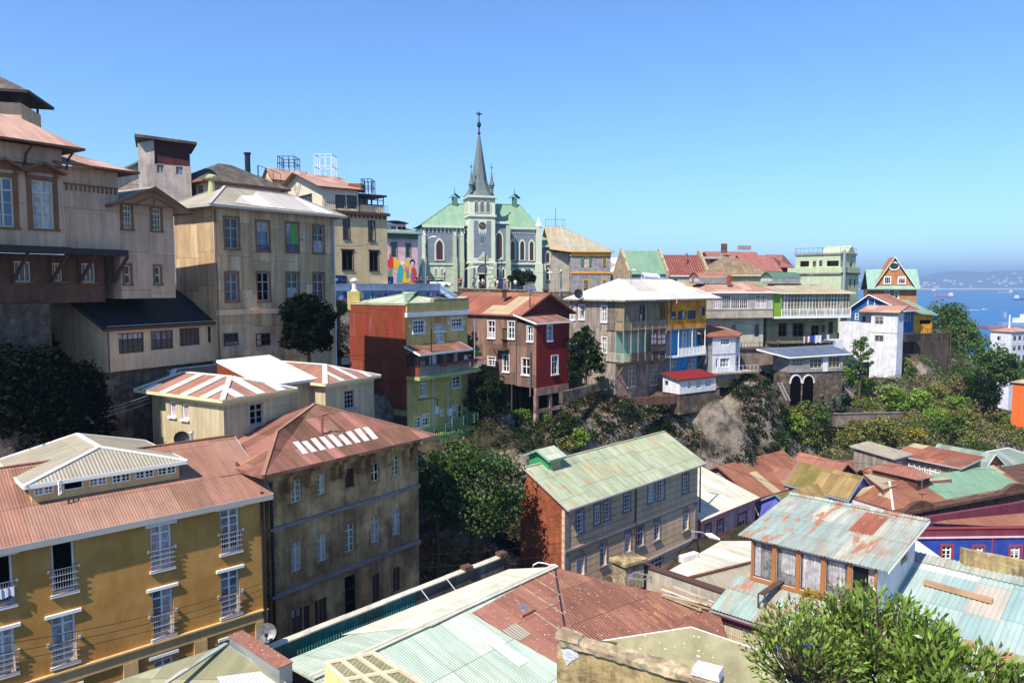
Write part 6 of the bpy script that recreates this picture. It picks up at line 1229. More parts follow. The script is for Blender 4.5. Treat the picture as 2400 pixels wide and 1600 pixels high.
roof(b,[m.P(-.3,-.3,zt+.05),m.P(x1+1,-.3,zt+1.1),m.P(x1+1,dl,zt+1.1),m.P(-.3,dl,zt+.05)],[[0,1,2,3]],'roof_pink_far',fas='fascia_brown');strip(b,m.L,m.L.at(950,800)[1]-.05,m.L.at(950,800)[1]+.05,.04,'grey_frame','string_course');pipe(b,[m.L.pt(m.L.at(958,800)[0],zt-4,.1),m.L.pt(m.L.at(958,800)[0],-17,.1)],.06,'white_pipe')
mb=MB();q=m.P(.3,dl-.4,0);zz=la.at(680,715)[1];wl=b.vol(m.P(.9,dl-.02,0),th,2,3.6,-15,zz,'white_plaster',name='low_wing');b.done()
q=PD(1190,640,132);th=70;u,v=uvd(th);C=V((q.x,132,0));fa=Face(C,C+u*20,0,0);b=Bd('yellow_hut','mustard hut with a pale green roof tucked behind the trees near the bay','hut',(q.x,132,-14));x1=fa.at(1345,650)[0];m=b.vol(C,th,x1,5,-8.8,q.z,'orange_yellow');wins(b,m.F,[(1240,695,1330,730)],nv=3,nh=1,pane='void',fm='dark_frame',sill=0);roof(b,[m.P(-.4,-.6,q.z+.1),m.P(x1+.5,-.6,q.z-.3),m.P(x1+.5,6,q.z+2.2),m.P(-.4,6,q.z+2.4)],[[0,1,2,3]],'roof_green_far',fas='fascia_green')
lo=b.vol(C-v*1-u*2,th,x1+5,5,-19,-8.9,'dark_wood',name='dark_timber_base');rail(b,[lo.P(0,-.5,-8.9),lo.P(lo.a,-.5,-8.9)],1,'dark_wood',step=.6,r=.03)
for i in range(6):mb=MB();mb.bar(lo.P(.5+i*2.2,-.5,-8.9),lo.P(.5+i*2.2,-.5,-18),.18);b.part(mb,'post','dark_wood')
b.done()
view('M4');th=44;u,v=uvd(th);C=PD(430,1000,60);fa=Face(C,C+u*30,0,0);la=Face(C+v*20,C,0,0);x1=fa.at(1518,680)[0];dl=20-la.at(72,750)[0];zt=fa.at(1000,830)[1]
b=Bd('green_roof_building','tan three-storey building with a faded green metal roof and a brick side wall','building',(C.x,C.y,-28));m=b.vol(C,th,x1,dl,-29,zt,'tan_board');f=m.F
K=dict(nv=3,nh=5,sur=.12,sm='lilac_trim',fw=.06,fm='wframe')
W1=[(525,1030,585,1210),(672,970,722,1140),(752,935,800,1105),(912,870,965,1035),(1110,800,1165,960),(1195,780,1245,940),(1392,730,1440,880)]
W2=[(718,1300,770,1480),(920,1205,968,1370),(1157,1110,1205,1270),(1395,1035,1442,1190),(530,1400,590,1560)]
for i,q in enumerate(W1+W2):
 win(b,f,*q,pane=['glass','curtain_grey','glass','glass','curtain','glass_warm','glass'][i%7],**K);a0,a1,z0,z1=f.rect(*q);mb=MB();P=f.pt;c=(a0+a1)/2
 for k in range(6):t0,t1=math.pi*k/6,math.pi*(k+1)/6;mb.bar(P(c-.35*math.cos(t0),z1+.15+.3*math.sin(t0),.05),P(c-.35*math.cos(t1),z1+.15+.3*math.sin(t1),.05),.07)
 b.part(mb,'window_crest','lilac_trim')
win(b,f,1010,1160,1075,1320,nv=3,nh=3,pane='glass_red',sur=.1,sm='lilac_trim');wins(b,f,[(1140,1415,1230,1540),(1375,1345,1440,1450)],nv=3,nh=3,pane='glass',sur=.1,sm='lilac_trim')
for x,y in((900,1185),(1300,1350)):z=f.at(x,y)[1];strip(b,f,z-.1,z+.12,.16,'lilac_trim','string_course')
mb=MB();f.box(mb,-.02,.45,-29,zt,0,.08);b.part(mb,'corner_pilaster','lilac_trim');mb=MB();f.box(mb,x1-.5,x1,-29,f.at(1500,930)[1],0,.08);b.part(mb,'corner_pilaster','lilac_trim')
mb=MB();m.L.box(mb,.0,dl-.3,-25.2,zt,0,.05);b.part(mb,'side_wall','brick_rough',label='rough brick side wall');pipe(b,[f.pt(f.at(1003,1000)[0],zt,.12),f.pt(f.at(1003,1000)[0],-28.5,.12)],.07,'brown_frame')
ze,zr=zt+.12,la.at(110,668)[1]-.1;d2=20-la.at(110,668)[0];k=(zr-ze)/(d2+.5)
pts=[m.P(-.25,-.6,ze),m.P(x1+.6,-.6,ze),m.P(x1+.6,d2,zr),m.P(-.25,d2,zr),m.P(x1+.6,dl+.8,zr-1.0),m.P(-.25,dl+.8,zr-1.0)]
m.L.gable=[(0,zt),(dl,zt),(dl-d2+.5,zr-.15)];m.R.gable=[(0,zt),(dl,zt),(d2-.5,zr-.15)]
mb=MB();mb.face(m.L.pt(0,zt,.05),m.L.pt(dl,zt,.05),m.L.pt(dl-d2+.5,zr-.15,.05));b.part(mb,'side_gable','brick_rough')
roof(b,pts,[[0,1,2,3],[3,2,4,5]],'roof_green_rust',fas='fascia_grey',fh=.14,caps=[(2,3)],capm='roof_green_rust')
flat('dormer_green',(44,136,88))
rp,rn=plane3(pts[0],pts[1],pts[2]);q=PL(302,700,rp,rn);vd=Vol(b,q,30,1,1,0,0,None,'','');th2=44;zd=Face(q,q+u,0,0).at(302,598)[1];la2=Face(q+v*6,q,0,0);fa2=Face(q,q+u*5,0,0);dd=6-la2.at(140,640)[0];ww=fa2.at(402,620)[0]
t=b.vol(q,th2,ww,dd,q.z-1.2,zd,'dormer_green',name='dormer_wall',label='bright green dormer');mb=MB();t.F.box(mb,.12,ww-.12,q.z-.3,zd-.1,0,.04);b.part(mb,'dormer_doors','khaki');gab(b,t,.55,'roof_palegreen_old',over=.35,ax='u',og=.35,fas='fascia_green')
b.done();gt=m
view('M4');C=PD(1528,1110,76.5);th=46;u,v=uvd(th);fa=Face(C,C+u*20,0,0);x1=fa.at(1985,990)[0];zt=C.z
b=Bd('pink_street_house','low pink plaster house with red window trim and a faded pinkish roof','building',(C.x,C.y,-30));m=b.vol(C,th,x1,8.5,-31,zt,'pink_plaster');f=m.F
wins(b,f,[(1582,1150,1620,1250),(1680,1115,1720,1220),(1850,1060,1908,1165)],nv=3,nh=2,pane='glass',sur=.22,sm='red_trim',fw=.06)
roof(b,[m.P(-.3,-.45,zt+.05),m.P(x1+.3,-.45,zt+.05),m.P(x1+.3,8.6,zt+2.7),m.P(-.3,8.6,zt+2.7)],[[0,1,2,3]],'roof_cream_pale',fas='fascia_rust',label='faded pinkish roof');mb=MB();mb.hexa([m.P(x,y,z)for z in(zt-1,zt+3.2)for x,y in((-.3,8.6),(x1+.3,8.6),(x1+.3,9),(-.3,9))]);b.part(mb,'parapet','coping');m.L.gable=[(0,zt),(8.5,zt),(0,zt+2.6)];pipe(b,[f.pt(.1,zt,.08),f.pt(.1,-30.5,.08)],.08,'red_trim');b.done()
view('S');C=PD(1768,1160,87);th=52;u,v=uvd(th);fa=Face(C,C+u*20,0,0);x1=fa.at(1909,1128)[0];zt=C.z
b=Bd('beige_street_house','beige house with a rust and grey striped roof and little gable dormer','building',(C.x,C.y,-31));m=b.vol(C,th,x1,10,-31.5,zt,'beige_plain');view('M4');win(b,m.F,2015,960,2050,1085,nv=2,nh=3,pane='glass',sur=.1);view('B1');win(b,m.F,140,730,185,790,nv=1,nh=1,pane='void',fm='brown_frame',sur=.1);view('S')
gab(b,m,2.6,'roof_rust_stripe',over=.5,ax='u',fas='fascia_rust',og=.5);dz=b.vol(C+u*x1*.5-v*.1,th,3,4,zt-.2,zt+.3,'brown_sheet',name='dormer_wall');gab(b,dz,1.4,'roof_rust_plain',over=.4,ax='v',og=.5,fas='fascia_white')
b.done()
def house(name,label,x,y,D,th,xr,xl,base,wall,roofm,rise,kind='gab',ax='u',over=.4,wn=(),fas='fascia_rust',dep=None,pane='glass',fm='wframe',cat='building',cap=None,sur=.08,wl=(),nv=2,nh=2,ww=None,done=True,inset=None):
 C=PD(x,y,D);u,v=uvd(th);fa=Face(C,C+u*30,0,0);x1=ww if ww else fa.at(xr,y)[0]
 if xl is not None:la=Face(C+v*40,C,0,0);dep=40-la.at(xl,y)[0]
 b=Bd(name,label,cat,(C.x,C.y,base));m=b.vol(C,th,x1,dep,base-.5,C.z,wall)
 for q in wn:win(b,m.F,*q,nv=nv,nh=nh,pane=pane,fm=fm,sur=sur,sill=0)
 for q in wl:win(b,m.L,*q,nv=nv,nh=nh,pane=pane,fm=fm,sur=sur,sill=0)
 if kind=='gab':gab(b,m,rise,roofm,over=over,ax=ax,fas=fas,capm=cap)
 elif kind=='hip':hip(b,m,rise,roofm,over=over,ax=ax,fas=fas,capm=cap,cap=bool(cap),inset=inset)
 if done:b.done()
 return b,m
view('B1')
b,m=house('violet_house','violet-blue house with a pointed front gable and brown roof',655,745,84,56,850,None,-34,'violet_blue','roof_moss',2.1,ax='v',wn=[(697,748,800,830)],dep=8,fas='blue_grey',nv=4,nh=1,sur=.14,done=False)
t=b.vol(m.P(-7.2,2.0,0),56,7.3,4.5,-34,m.z1-.8,'violet_blue',name='side_wing');wins(b,t.F,[(555,768,600,830),(430,795,475,850)],nv=2,nh=2,sill=0);gab(b,t,1.3,'roof_moss',over=.4,ax='u',fas='blue_grey');win(b,m.F,735,630,755,660,nv=1,nh=2,hole=False,sill=0,sur=.06);b.done()
house('rust_hip_house','low house under a plain rust hip roof behind the violet one',870,668,94,52,960,620,-33,'brownstone_dark','roof_rust_plain',1.8,'hip',cap='roof_rust_plain',inset=3)
house('rust_row_house','long rust roofed house at the foot of the green cliff',560,560,92,62,700,200,-33,'brownstone_dark','roof_rust_plain',1.2,'gab',ax='v')
house('rust_shed_house','small brown house with a ridged rust roof, left of the long windowed workshop',760,560,99,60,960,None,-33,'brown_sheet','roof_rust_stripe',1.0,'gab',dep=6)
b=Bd('flat_roof_building','flat tan and pink roof spread in front of the windowed workshop','building',PD(1200,640,87));P=[PZ(x,y,-23.0)for x,y in((940,685),(1080,640),(1500,600),(1420,575),(960,555),(780,560))]
roof(b,P,[[0,1,2,3,4,5]],'roof_tan',fas='fascia_rust',th=.3);mb=MB();c=sum(P,V())/6
for i in range(6):a,d=P[i]+(c-P[i])*.03,P[(i+1)%6]+(c-P[(i+1)%6])*.03;mb.face(V((a.x,a.y,-33)),V((d.x,d.y,-33)),d-V((0,0,.3)),a-V((0,0,.3)))
b.part(mb,'wall','pink_plaster');t=b.vol(PD(1220,630,84),60,2.4,5.6,-25,PD(1220,600,84).z,'brownstone_dark',name='lantern_wall');hip(b,t,.9,'roof_rust_plain',over=.3,ax='v',cap=False);b.done()
b,m=house('workshop','long grey timber workshop with a row of many-paned windows and patched rust roof',1572,507,90,60,1735,1050,-31,'grey_wood','roof_rust_patch',0,kind='',wl=[(1483,520,1518,585)],sur=.06,done=False)
ll=m.L;
for i in range(8):x0=1068+i*43;y0=452+i*10.5;win(b,ll,x0,y0,x0+36,y0+72,nv=2,nh=3,sill=0,fm='wframe',pane='glass_warm',sur=.05)
zt=m.z1;k=.16;roof(b,[m.P(-.5,-.4,zt+.05),m.P(m.a+.2,-.4,zt+.9),m.P(m.a+.2,m.d+.5,zt+.9),m.P(-.5,m.d+.5,zt+.05)],[[0,1,2,3]],'roof_rust_patch',fas='fascia_grey');mb=MB();mb.face(m.F.pt(0,zt,.0),m.F.pt(m.a,zt,.0),m.F.pt(m.a,zt+.8,0));b.part(mb,'gable','grey_wood')
t=b.vol(m.P(-3.2,m.d-1.5,0),60,3.3,5.6,-31,zt+.2,'grey_wood',name='end_wing');win(b,t.F,0,0,0,0,r=(.6,2.2,zt-1.4,zt-.4),nv=3,nh=2,sill=0);roof(b,[t.P(-.3,-.4,zt+.25),t.P(3.6,-.4,zt+.4),t.P(3.6,6,zt+.9),t.P(-.3,6,zt+.7)],[[0,1,2,3]],'roof_grey',fas='fascia_grey');b.done()
b,m=house('orange_end_workshop','grey-roofed workshop with an orange gable end behind the windowed one',1765,500,97,58,1905,1330,-31,'orange_shingle','roof_greygreen',1.5,'gab',ax='v',wn=[(1795,478,1875,510)],fas='fascia_white',nv=1,pane='glass_warm',fm='dark_frame')
house('grey_hip_house','house with a broad grey-green hip roof at the right edge',1800,605,97,62,None,None,-33,'pink_plaster','roof_greygreen',2.2,'hip',ww=16,dep=8,fas='fascia_white',cap='fascia_white')
C=PD(1052,875,79);th=65;u,v=uvd(th);fa=Face(C,C+u*40,0,0);zt=C.z;x1=40
b=Bd('brownstone_parapet_building','long dark brown building with an ornate parapet and rust and teal hip roof','building',(C.x,C.y,-34));m=b.vol(C,th,x1,8,-35,zt,'brownstone_dark');mb=MB();m.L.box(mb,0,7.98,-35,zt-.1,.0,.04);b.part(mb,'side_wall','white_plaster')
strip(b,m.F,zt-.3,zt+.05,.45,'brownstone_dark','cornice');strip(b,m.F,zt-1.6,zt-1.35,.3,'brownstone_dark','cornice')
for x in(1230,2000):
 a=m.F.at(x,800)[0];mb=MB();w_=2.6;n=10;P=m.F.pt;pr=[P(a-w_,zt+.02,.3)]+[P(a-w_*.75+1.5*w_*k/n,zt+.35+.55*math.sin(math.pi*k/n)**.7,.3)for k in range(n+1)]+[P(a+w_,zt+.02,.3)];q2=[p_-m.F.n*.5 for p_ in pr];mb.face(*pr[::-1]);mb.face(*q2);N_=len(pr)
 for i in range(N_):j=(i+1)%N_;mb.face(pr[i],pr[j],q2[j],q2[i])
 b.part(mb,'parapet_ornament','brownstone_dark')
for i in range(12):mb=MB();a=1.6+i*2.6;m.F.box(mb,a,a+1.7,zt-1.2,zt-.5,0,.06);b.part(mb,'parapet_panel','brick_dark')
pts=[m.P(.2,.6,zt+.1),m.P(x1*.58,.6,zt+.1),m.P(x1*.58,4.3,zt+1.9),m.P(4.2,4.3,zt+1.9),m.P(x1*.58,8,zt),m.P(.2,8,zt)]
roof(b,pts,[[0,1,2,3],[0,3,5],[3,2,4,5]],'roof_rust_stripe',caps=[(0,3)],capm='sheet_white');o=V((0,0,.03));P2=lambda x,t:m.P(x,.6+3.7*t,zt+.14+1.8*t)
mb=MB();mb.face(P2(9,0.02),P2(x1*.57,.02),P2(x1*.55,.98),P2(8,.98));b.part(mb,'roof_patch','roof_green_far',label='teal sheets on the front slope');b.done()
view('B1');C=PD(1150,1003,59);th=88;u,v=uvd(th);fa=Face(C,C+u*40,0,0);zt=C.z;zm=fa.at(1600,1078)[1]
b=Bd('cobalt_building','cobalt blue building with a maroon parapet and three white windows','building',(C.x,C.y,-32));m=b.vol(C,th,24,5,-33,zm,'cobalt');wins(b,m.F,[(1420,1145,1500,1255),(1678,1150,1758,1260),(1978,1150,2060,1255)],nv=2,nh=3,pane='glass',sur=.16,sm='red_trim',fw=.1,sill=0)
pp=b.vol(C,th,24,.35,zm+.01,zt,'maroon',name='parapet');strip(b,pp.F,zm-.02,zm+.1,.12,'pink_wall','parapet_band');strip(b,pp.F,zt-.08,zt+.04,.08,'red_trim','parapet_cap')
P=[PZ(1215,990,zt-.7),PZ(2200,1000,zt-.7),PZ(2300,860,zt-.2),PZ(1240,955,zt-.2)];roof(b,P,[[0,1,2,3]],'roof_rust_stripe',fas='fascia_rust');a0,a1=PZ(1150,935,zt+.3),PZ(2300,755,zt+.3);n_=V((0,.35,0));mb=MB();h=V((0,0,-.9));mb.hexa([a0+h,a1+h,a1+h+n_,a0+h+n_,a0,a1,a1+n_,a0+n_]);b.part(mb,'rear_parapet','maroon')
pipe(b,[m.F.pt(m.F.at(1822,1200)[0],zm,.08),m.F.pt(m.F.at(1822,1200)[0],-31,.08)],.06,'red_trim');b.done()
view('B6');th=43;u,v=uvd(th);C=PD(1278,572,36);la=Face(C+v*20,C,0,0);fa=Face(C,C+u*20,0,0);dl=20-la.at(350,480)[0];x1=fa.at(1553,380)[0];zt=C.z;zb=zt-2.25
b=Bd('turquoise_roof_penthouse','rooftop room with orange window posts, curtains and a rust-streaked turquoise roof','penthouse',(C.x,C.y,zb));m=b.vol(C,th,x1,dl,zb-1.2,zt,'white_plaster');ll=m.L
win(b,m.F,1450,365,1500,525,nv=1,nh=1,fm='orange_trim',pane='glass_warm',sill=0,fw=.1)
flat('post_orange',(156,100,54));n=5;mb=MB()
for i in range(n):
 a0,a1=ll.w*i/n+.12,ll.w*(i+1)/n-.12;win(b,ll,0,0,0,0,r=(a0,a1,zb+.12,zt-.12),nv=1,nh=1,fm='brown_frame',pane='curtain_grey' if i<4 else 'glass',sill=0,dep=.1,fw=.04)
 if i<4:
  q=MB();kx=14;w_=a1-a0-.1;cv=[(0,.35),(.2,.95),(.05,.98),(.1,.9)][i]
  for j in range(kx):
   s0,s1=a0+.05+w_*(cv[0]+(cv[1]-cv[0])*j/kx),a0+.05+w_*(cv[0]+(cv[1]-cv[0])*(j+1)/kx);d0,d1=-.06+.02*math.sin(j*2.2),-.06+.02*math.sin((j+1)*2.2);z0=zb+(.2 if i%2==0 else.75)
   q.face(ll.pt(s0,z0,d0),ll.pt(s1,z0,d1),ll.pt(s1,zt-.2,d1),ll.pt(s0,zt-.2,d0))
  b.part(q,'curtain','curtain')
for i in range(n+1):a=ll.w*i/n;q=MB();ll.box(q,max(a-.11,0),min(a+.11,ll.w),zb+.1,zt,0,.09);b.part(q,'window_post','post_orange')
strip(b,ll,zb-.06,zb+.1,.16,'post_orange','sill_beam',label='orange-brown sill beam')
def corr_roof(b,p0,p1,p2,p3,mat,pitch=.19,amp=.022,name='roof',label=None,th_=.03):
 """real corrugations: p0->p1 along the eave, p3->p2 along the top"""
 L=(p1-p0).length;n=int(L/pitch*6);nrm=(p1-p0).cross(p3-p0).normalized();mb=MB();k0=0;rows=2
 for i in range(n+1):
  t=i/n;h=nrm*amp*math.sin(2*math.pi*t*L/pitch);mb.v+=[p0+(p1-p0)*t+h,p3+(p2-p3)*t+h]
 mb.f=[[2*i,2*i+2,2*i+3,2*i+1]for i in range(n)]
 k=len(mb.v);mb.v+=[q-nrm*th_ for q in mb.v[:k]];mb.f+=[[k+j for j in fc][::-1]for fc in mb.f];mb.f+=[[2*i,k+2*i,k+2*i+2,2*i+2]for i in range(n)]
 me_o=mb.build(name,mat,b.o);
 t_=(p1-p0).normalized();bb=nrm.cross(t_);uvl=me_o.data.uv_layers[0].data
 for lp in me_o.data.loops:q=mb.v[lp.vertex_index];uvl[lp.index].uv=(q.dot(t_),q.dot(bb))
 if label:me_o['label']=label
 return me_o
mt('sheet_teal',[(160,170,160),(168,174,162),(148,164,156),(172,170,154)],sw=1.35,sl=2.4,seam=.5,rust=.47,rcol=(158,108,80),stain=.15,streak=.35,bump=.1)
mt('sheet_teal_old',[(160,182,172),(170,186,176),(148,172,164)],sw=1.35,sl=2.4,seam=.6,rust=.60,rcol=(156,110,84),stain=.2,streak=.4,bump=.1)
mt('sheet_mix',[(196,194,190),(150,172,166),(186,184,178),(160,176,170),(176,166,152),(140,164,160),(196,194,190)],sw=1.5,sl=2.9,seam=.5,rust=.14,rcol=(190,178,162),stain=.1,streak=.2,bump=.1)
mt('sheet_rust',[(160,98,74),(148,88,68)],sw=1.3,sl=3,seam=.3,rust=.35,rcol=(186,190,176),stain=.2,streak=.3,bump=.1)
mt('sheet_olive',[(146,142,110),(140,136,104),(152,148,118)],sw=1.2,sl=5,seam=.35,stain=.15,streak=.2,bump=.1)
mt('sheet_rustroof',[(150,92,74),(160,100,80),(142,84,68),(156,96,76)],sw=1.9,sl=2.7,seam=.7,rust=.34,rcol=(188,134,96),stain=.22,streak=.4,speck=1,bump=.1)
zv=zt+.12;zk=fa.at(1575,236)[1]+.25
o1=m.P(-.35,-.6,zv),m.P(-.35,dl+.7,zv),m.P(x1+.35,dl+.7,zt+.95),m.P(x1+.35,-.6,zt+.95)
mid=lambda p,q,t=.5:p+(q-p)*t
corr_roof(b,o1[1],o1[0],mid(o1[0],o1[3],.52),mid(o1[1],o1[2],.52),'sheet_teal');up_=V((0,0,.035))
corr_roof(b,mid(o1[1],o1[2],.5)+up_,mid(o1[0],o1[3],.5)+up_,o1[3]+up_,o1[2]+up_,'sheet_teal');A_,B2_=mid(o1[1],o1[2],.5),o1[2];E0,E1=mid(o1[0],o1[3],.5),o1[3]
s0,s1=.24,.40;corr_roof(b,mid(E0,A_,s1)+up_*1.8,mid(E0,A_,s0)+up_*1.8,mid(E1,B2_,s0)*.82+mid(E0,A_,s0)*.18+up_*1.8,mid(E1,B2_,s1)*.82+mid(E0,A_,s1)*.18+up_*1.8,'sheet_rust',name='roof_patch',label='brown rusted sheet')
c0,c1=mid(E0,E1,.9),mid(A_,B2_,.9);corr_roof(b,c1+up_*3,c0+up_*3,E1+up_*3.4,B2_+up_*3.4,'sheet_teal_old',name='ridge_flashing')
m.F.gable=[(0,zt),(x1,zt),(x1,zt+.85),(0,zt+.05)];m.B.gable=[(0,zt),(x1,zt),(x1,zt+.05),(0,zt+.85)];m.R.gable=[(0,zt),(dl,zt),(dl,zt+.85),(0,zt+.85)]
mb=MB();mb.bar(o1[0]-V((0,0,.06)),o1[3]-V((0,0,.06)),.06,.12);b.part(mb,'verge_board','fascia_white');b.done();ph=m
nL=-u;zq=zb-.05;k=.30
def lp(xo,yo):return m.P(-xo,yo,zq-xo*k)
b=Bd('lower_lean_to','rusty turquoise corrugated lean-to roof over a cream wall in front of the rooftop room','building',m.P(-3,0,-19));w0=3.1
corr_roof(b,lp(w0,dl+.8),lp(w0,-9),lp(.0,-9),lp(.0,dl+.8),'sheet_teal_old',label='rust-streaked turquoise lean-to roof')
bl=b.vol(lp(w0-.35,-9),th,2.6,dl+9.4,-19,zq-w0*k-.15,'cream_sheet');mb=MB();bl.L.box(mb,0,bl.L.w,bl.z1-.5,bl.z1+.02,0,.14);b.part(mb,'gutter_board','maroon');mb=MB();p0,p1=lp(w0+.1,dl+.8),lp(w0+.1,-9);mb.tube([p0-V((0,0,.08)),p1-V((0,0,.08))],.07,6);b.part(mb,'gutter','lilac_trim')
mb=MB();bl.L.box(mb,.0,.22,-19,bl.z1-.5,0,.1);b.part(mb,'corner_post','brown_frame');b.done()
rp2,rn2=plane3(lp(0,0),lp(w0,0),lp(0,5))
qa,qb=PL(420,865,rp2,rn2),PL(585,680,rp2,rn2);o=empty('trestle_bench',qa,'weathered plank propped on a little wooden frame on the lean-to roof','bench');mb=MB();tp_=qa+V((0,0,.78));mb.bar(tp_,qb+V((0,0,.25)),.34,.06);mb.build('plank','dark_wood',o)
for s_ in(-.17,.17):mb=MB();p=qa+v*s_;mb.bar(p,p+V((0,0,.78)),.07);mb.build('leg','dark_wood',o)
mb=MB();mb.bar(qa-v*.17+V((0,0,.05)),qa+v*.17+V((0,0,.05)),.06);mb.build('rail','dark_wood',o)
q=PL(785,712,rp2,rn2)+V((0,0,.02));mb=MB();mb.lathe(q,[(.07,0),(.08,.1),(.08,.38),(.03,.5),(.03,.62)],12);flat('bottle_green',(20,150,70),rough=.1,spec=.7);tag(mb.build('bottle','bottle_green',smooth=True),'bright green plastic bottle standing by the curtained window','bottle')
q=PL(795,765,rp2,rn2);shrub('leaf_yellow',q+V((0,0,.0)),.55,'low clump of yellow flowers growing beside the curtained window',name='flower_clump',cat='plant',sz=.35)
pA,pB=PZ(1560,455,-15.3),PZ(2500,670,-15.3);pC,pD_=PZ(2600,1500,-17.6),PZ(1250,1180,-17.6)
b=Bd('patchwork_roof_building','wide roof of white and turquoise corrugated sheets at the lower right','building',(pA.x,pA.y,-22));dA=(pB-pA).normalized();nn=V((dA.y,-dA.x,0));L=16;dn=nn*11+V((0,0,-2.6))
corr_roof(b,pA+dn-dA*2,pA+dn+dA*L,pA+dA*L,pA-dA*2,'sheet_mix',pitch=.24,amp=.03);corr_roof(b,pA-dA*.3+nn*.9+V((0,0,-.13)),pA+dA*9+nn*.9+V((0,0,-.13)),pA+dA*9+V((0,0,.09)),pA-dA*.3+V((0,0,.09)),'sheet_teal',name='ridge_flashing',pitch=.24,amp=.03)
mb=MB();P=[pA-dA*1.5+nn*.3,pA+dA*(L-.5)+nn*.3,pA+dA*(L-.5)+nn*10.6,pA-dA*1.5+nn*10.6];
for i in range(4):a,d=P[i],P[(i+1)%4];za,zd_=(-15.5 if i in(0,3)and False else-15.6),0;mb.face(V((a.x,a.y,-23)),V((d.x,d.y,-23)),V((d.x,d.y,-15.6 if i==0 else-18.3)),V((a.x,a.y,-15.6 if i==0 else-18.3)))
b.part(mb,'wall','beige_plain');b.done();rp3,rn3=pA,(dA.cross(dn)).normalized()
qa,qb=PL(1620,690,rp3,rn3),PL(2120,830,rp3,rn3);mb=MB();mb.bar(qa+V((0,0,.16)),qb+V((0,0,.16)),.3,.22);flat('beam_wood',(172,136,104),stain=.4);tag(mb.build('wooden_beam','beam_wood'),'long bare timber beam lying across the white and turquoise roof','beam')
a0,a1,a2=PZ(1915,430,-14.4),PZ(2420,530,-14.4),PZ(2230,600,-15.1);mb=MB();w_=V((0,.4,0));h=V((0,0,-1.3));mb.hexa([a0+h,a1+h,a1+h+w_,a0+h+w_,a0,a1,a1+w_,a0+w_]);tag(mb.build('parapet_wall','old_wall'),'short tan plaster parapet behind the white and turquoise roof','wall')
mb=MB();P=[PZ(1548,350,-17),PZ(1760,500,-17.5),PZ(1700,560,-17.6),PZ(1500,480,-17.4)];mb.face(*P);mb.face(*[p-V((0,0,.15))for p in P][::-1]);tag(mb.build('canopy','sheet_white'),'plain white canopy roof squeezed beside the cobalt building','canopy')
view('B5');ZC=-20.2
b=Bd('cream_roof_building','low building with a sunlit ribbed cream roof below the tan green-roofed one','building',PZ(1600,250,-24));P=[PZ(1310,325,ZC),PZ(1770,62,ZC),PZ(2150,60,ZC),PZ(2150,215,ZC+.2),PZ(1495,380,ZC+.2)]
roof(b,P,[[0,1,2,3,4]],'roof_cream_pale',fas='fascia_brown',th=.15);q=[P[4]+V((0,0,.05)),P[3]+V((0,0,.05)),PZ(2200,420,ZC-1.2),PZ(1850,520,ZC-.9)];roof(b,q,[[0,1,2,3]],'roof_grey',fas='fascia_rust',caps=[(0,1)],capm='rust_sheet')
mb=MB();c=sum(P,V())/5;ring_=[P[0],P[1],P[2],q[2],q[3],q[0]]
for i in range(6):a,d=ring_[i]+(c-ring_[i])*.03,ring_[(i+1)%6]+(c-ring_[(i+1)%6])*.03;mb.face(V((a.x,a.y,-30)),V((d.x,d.y,-30)),d-V((0,0,.16)),a-V((0,0,.16)))
b.part(mb,'wall','pink_plaster');mb=MB();mb.box(PZ(1500,200,ZC+.2),(1.6,.5,.5),.6);b.part(mb,'skylight_box','sheet_white');b.done()
view('B4');ZR=-16.0;r0=PZ(1110,800,ZR);r1=PZ(2352,231,ZR);rd=(r1-r0).normalized();rnA=V((rd.y,-rd.x,0));nR=(rd.cross(rnA+V((0,0,-.24)))).normalized();kL=-.16
nLp=(rd.cross(-rnA+V((0,0,kL)))).normalized()
b=Bd('patchwork_roof_house','near house with a big mint green and rust patchwork roof behind a teal parapet','building',(r0.x,r0.y,-23))
L0,L1=PL(470,885,r0,nLp),PL(2035,246,r0,nLp);r00=r0-rd*3.2
roof(b,[r00,r1,L1,L0],[[0,1,2,3]],'roof_mint',label='mint green left slope');m0,m1=PL(880,700,r0,nLp),PL(1500,640,r0,nLp);o=V((0,0,.02));mb=MB();mb.face(*[p+o for p in(m0,m1,r1,L1)]);b.part(mb,'roof_patch','roof_cream',label='pale cream upper half of the left slope')
view('S');vA=PL(1346,1495,r0,nR);vA2=PL(1352,1640,r0,nR);bl_=PL(930,1700,r0,nR);mb=MB();roof(b,[r00,r1,vA,vA2,bl_],[[0,4,3,2,1]],'roof_mint',label='mint green right slope')
o=V((0,0,.012));mb=MB();mb.face(*[p+o for p in(PL(1105,1436,r0,nR),PL(1200,1494,r0,nR),PL(1302,1552,r0,nR),PL(1349,1580,r0,nR),vA,r1)]);b.part(mb,'rust_slope','roof_rust_plain',label='rust brown end of the right slope')
view('B4');o=V((0,0,.03));mb=MB();mb.face(*[PL(x,y,r0,nR)+o for x,y in((1860,745),(2110,920),(2172,882),(1925,705))]);b.part(mb,'roof_patch','sheet_white',label='bright white replacement sheet');mb=MB();mb.face(*[PL(x,y,r0,nR)+o for x,y in((1990,672),(2110,742),(2192,692),(2080,620))]);b.part(mb,'roof_patch','roof_grey',label='grey replacement sheet')
hq=[PL(x,y,r0,nR)for x,y in((2050,520),(2130,585),(2220,540),(2150,480))];mb=MB();mb.hexa(hq+[p+V((0,0,.16))for p in hq]);b.part(mb,'roof_hatch','roof_rust_plain');mb=MB();c=sum(hq,V())/4+V((0,0,.165));mb.face(*[c+(p+V((0,0,.165))-c)*.55 for p in hq]);b.part(mb,'hatch_glass','curtain_grey')
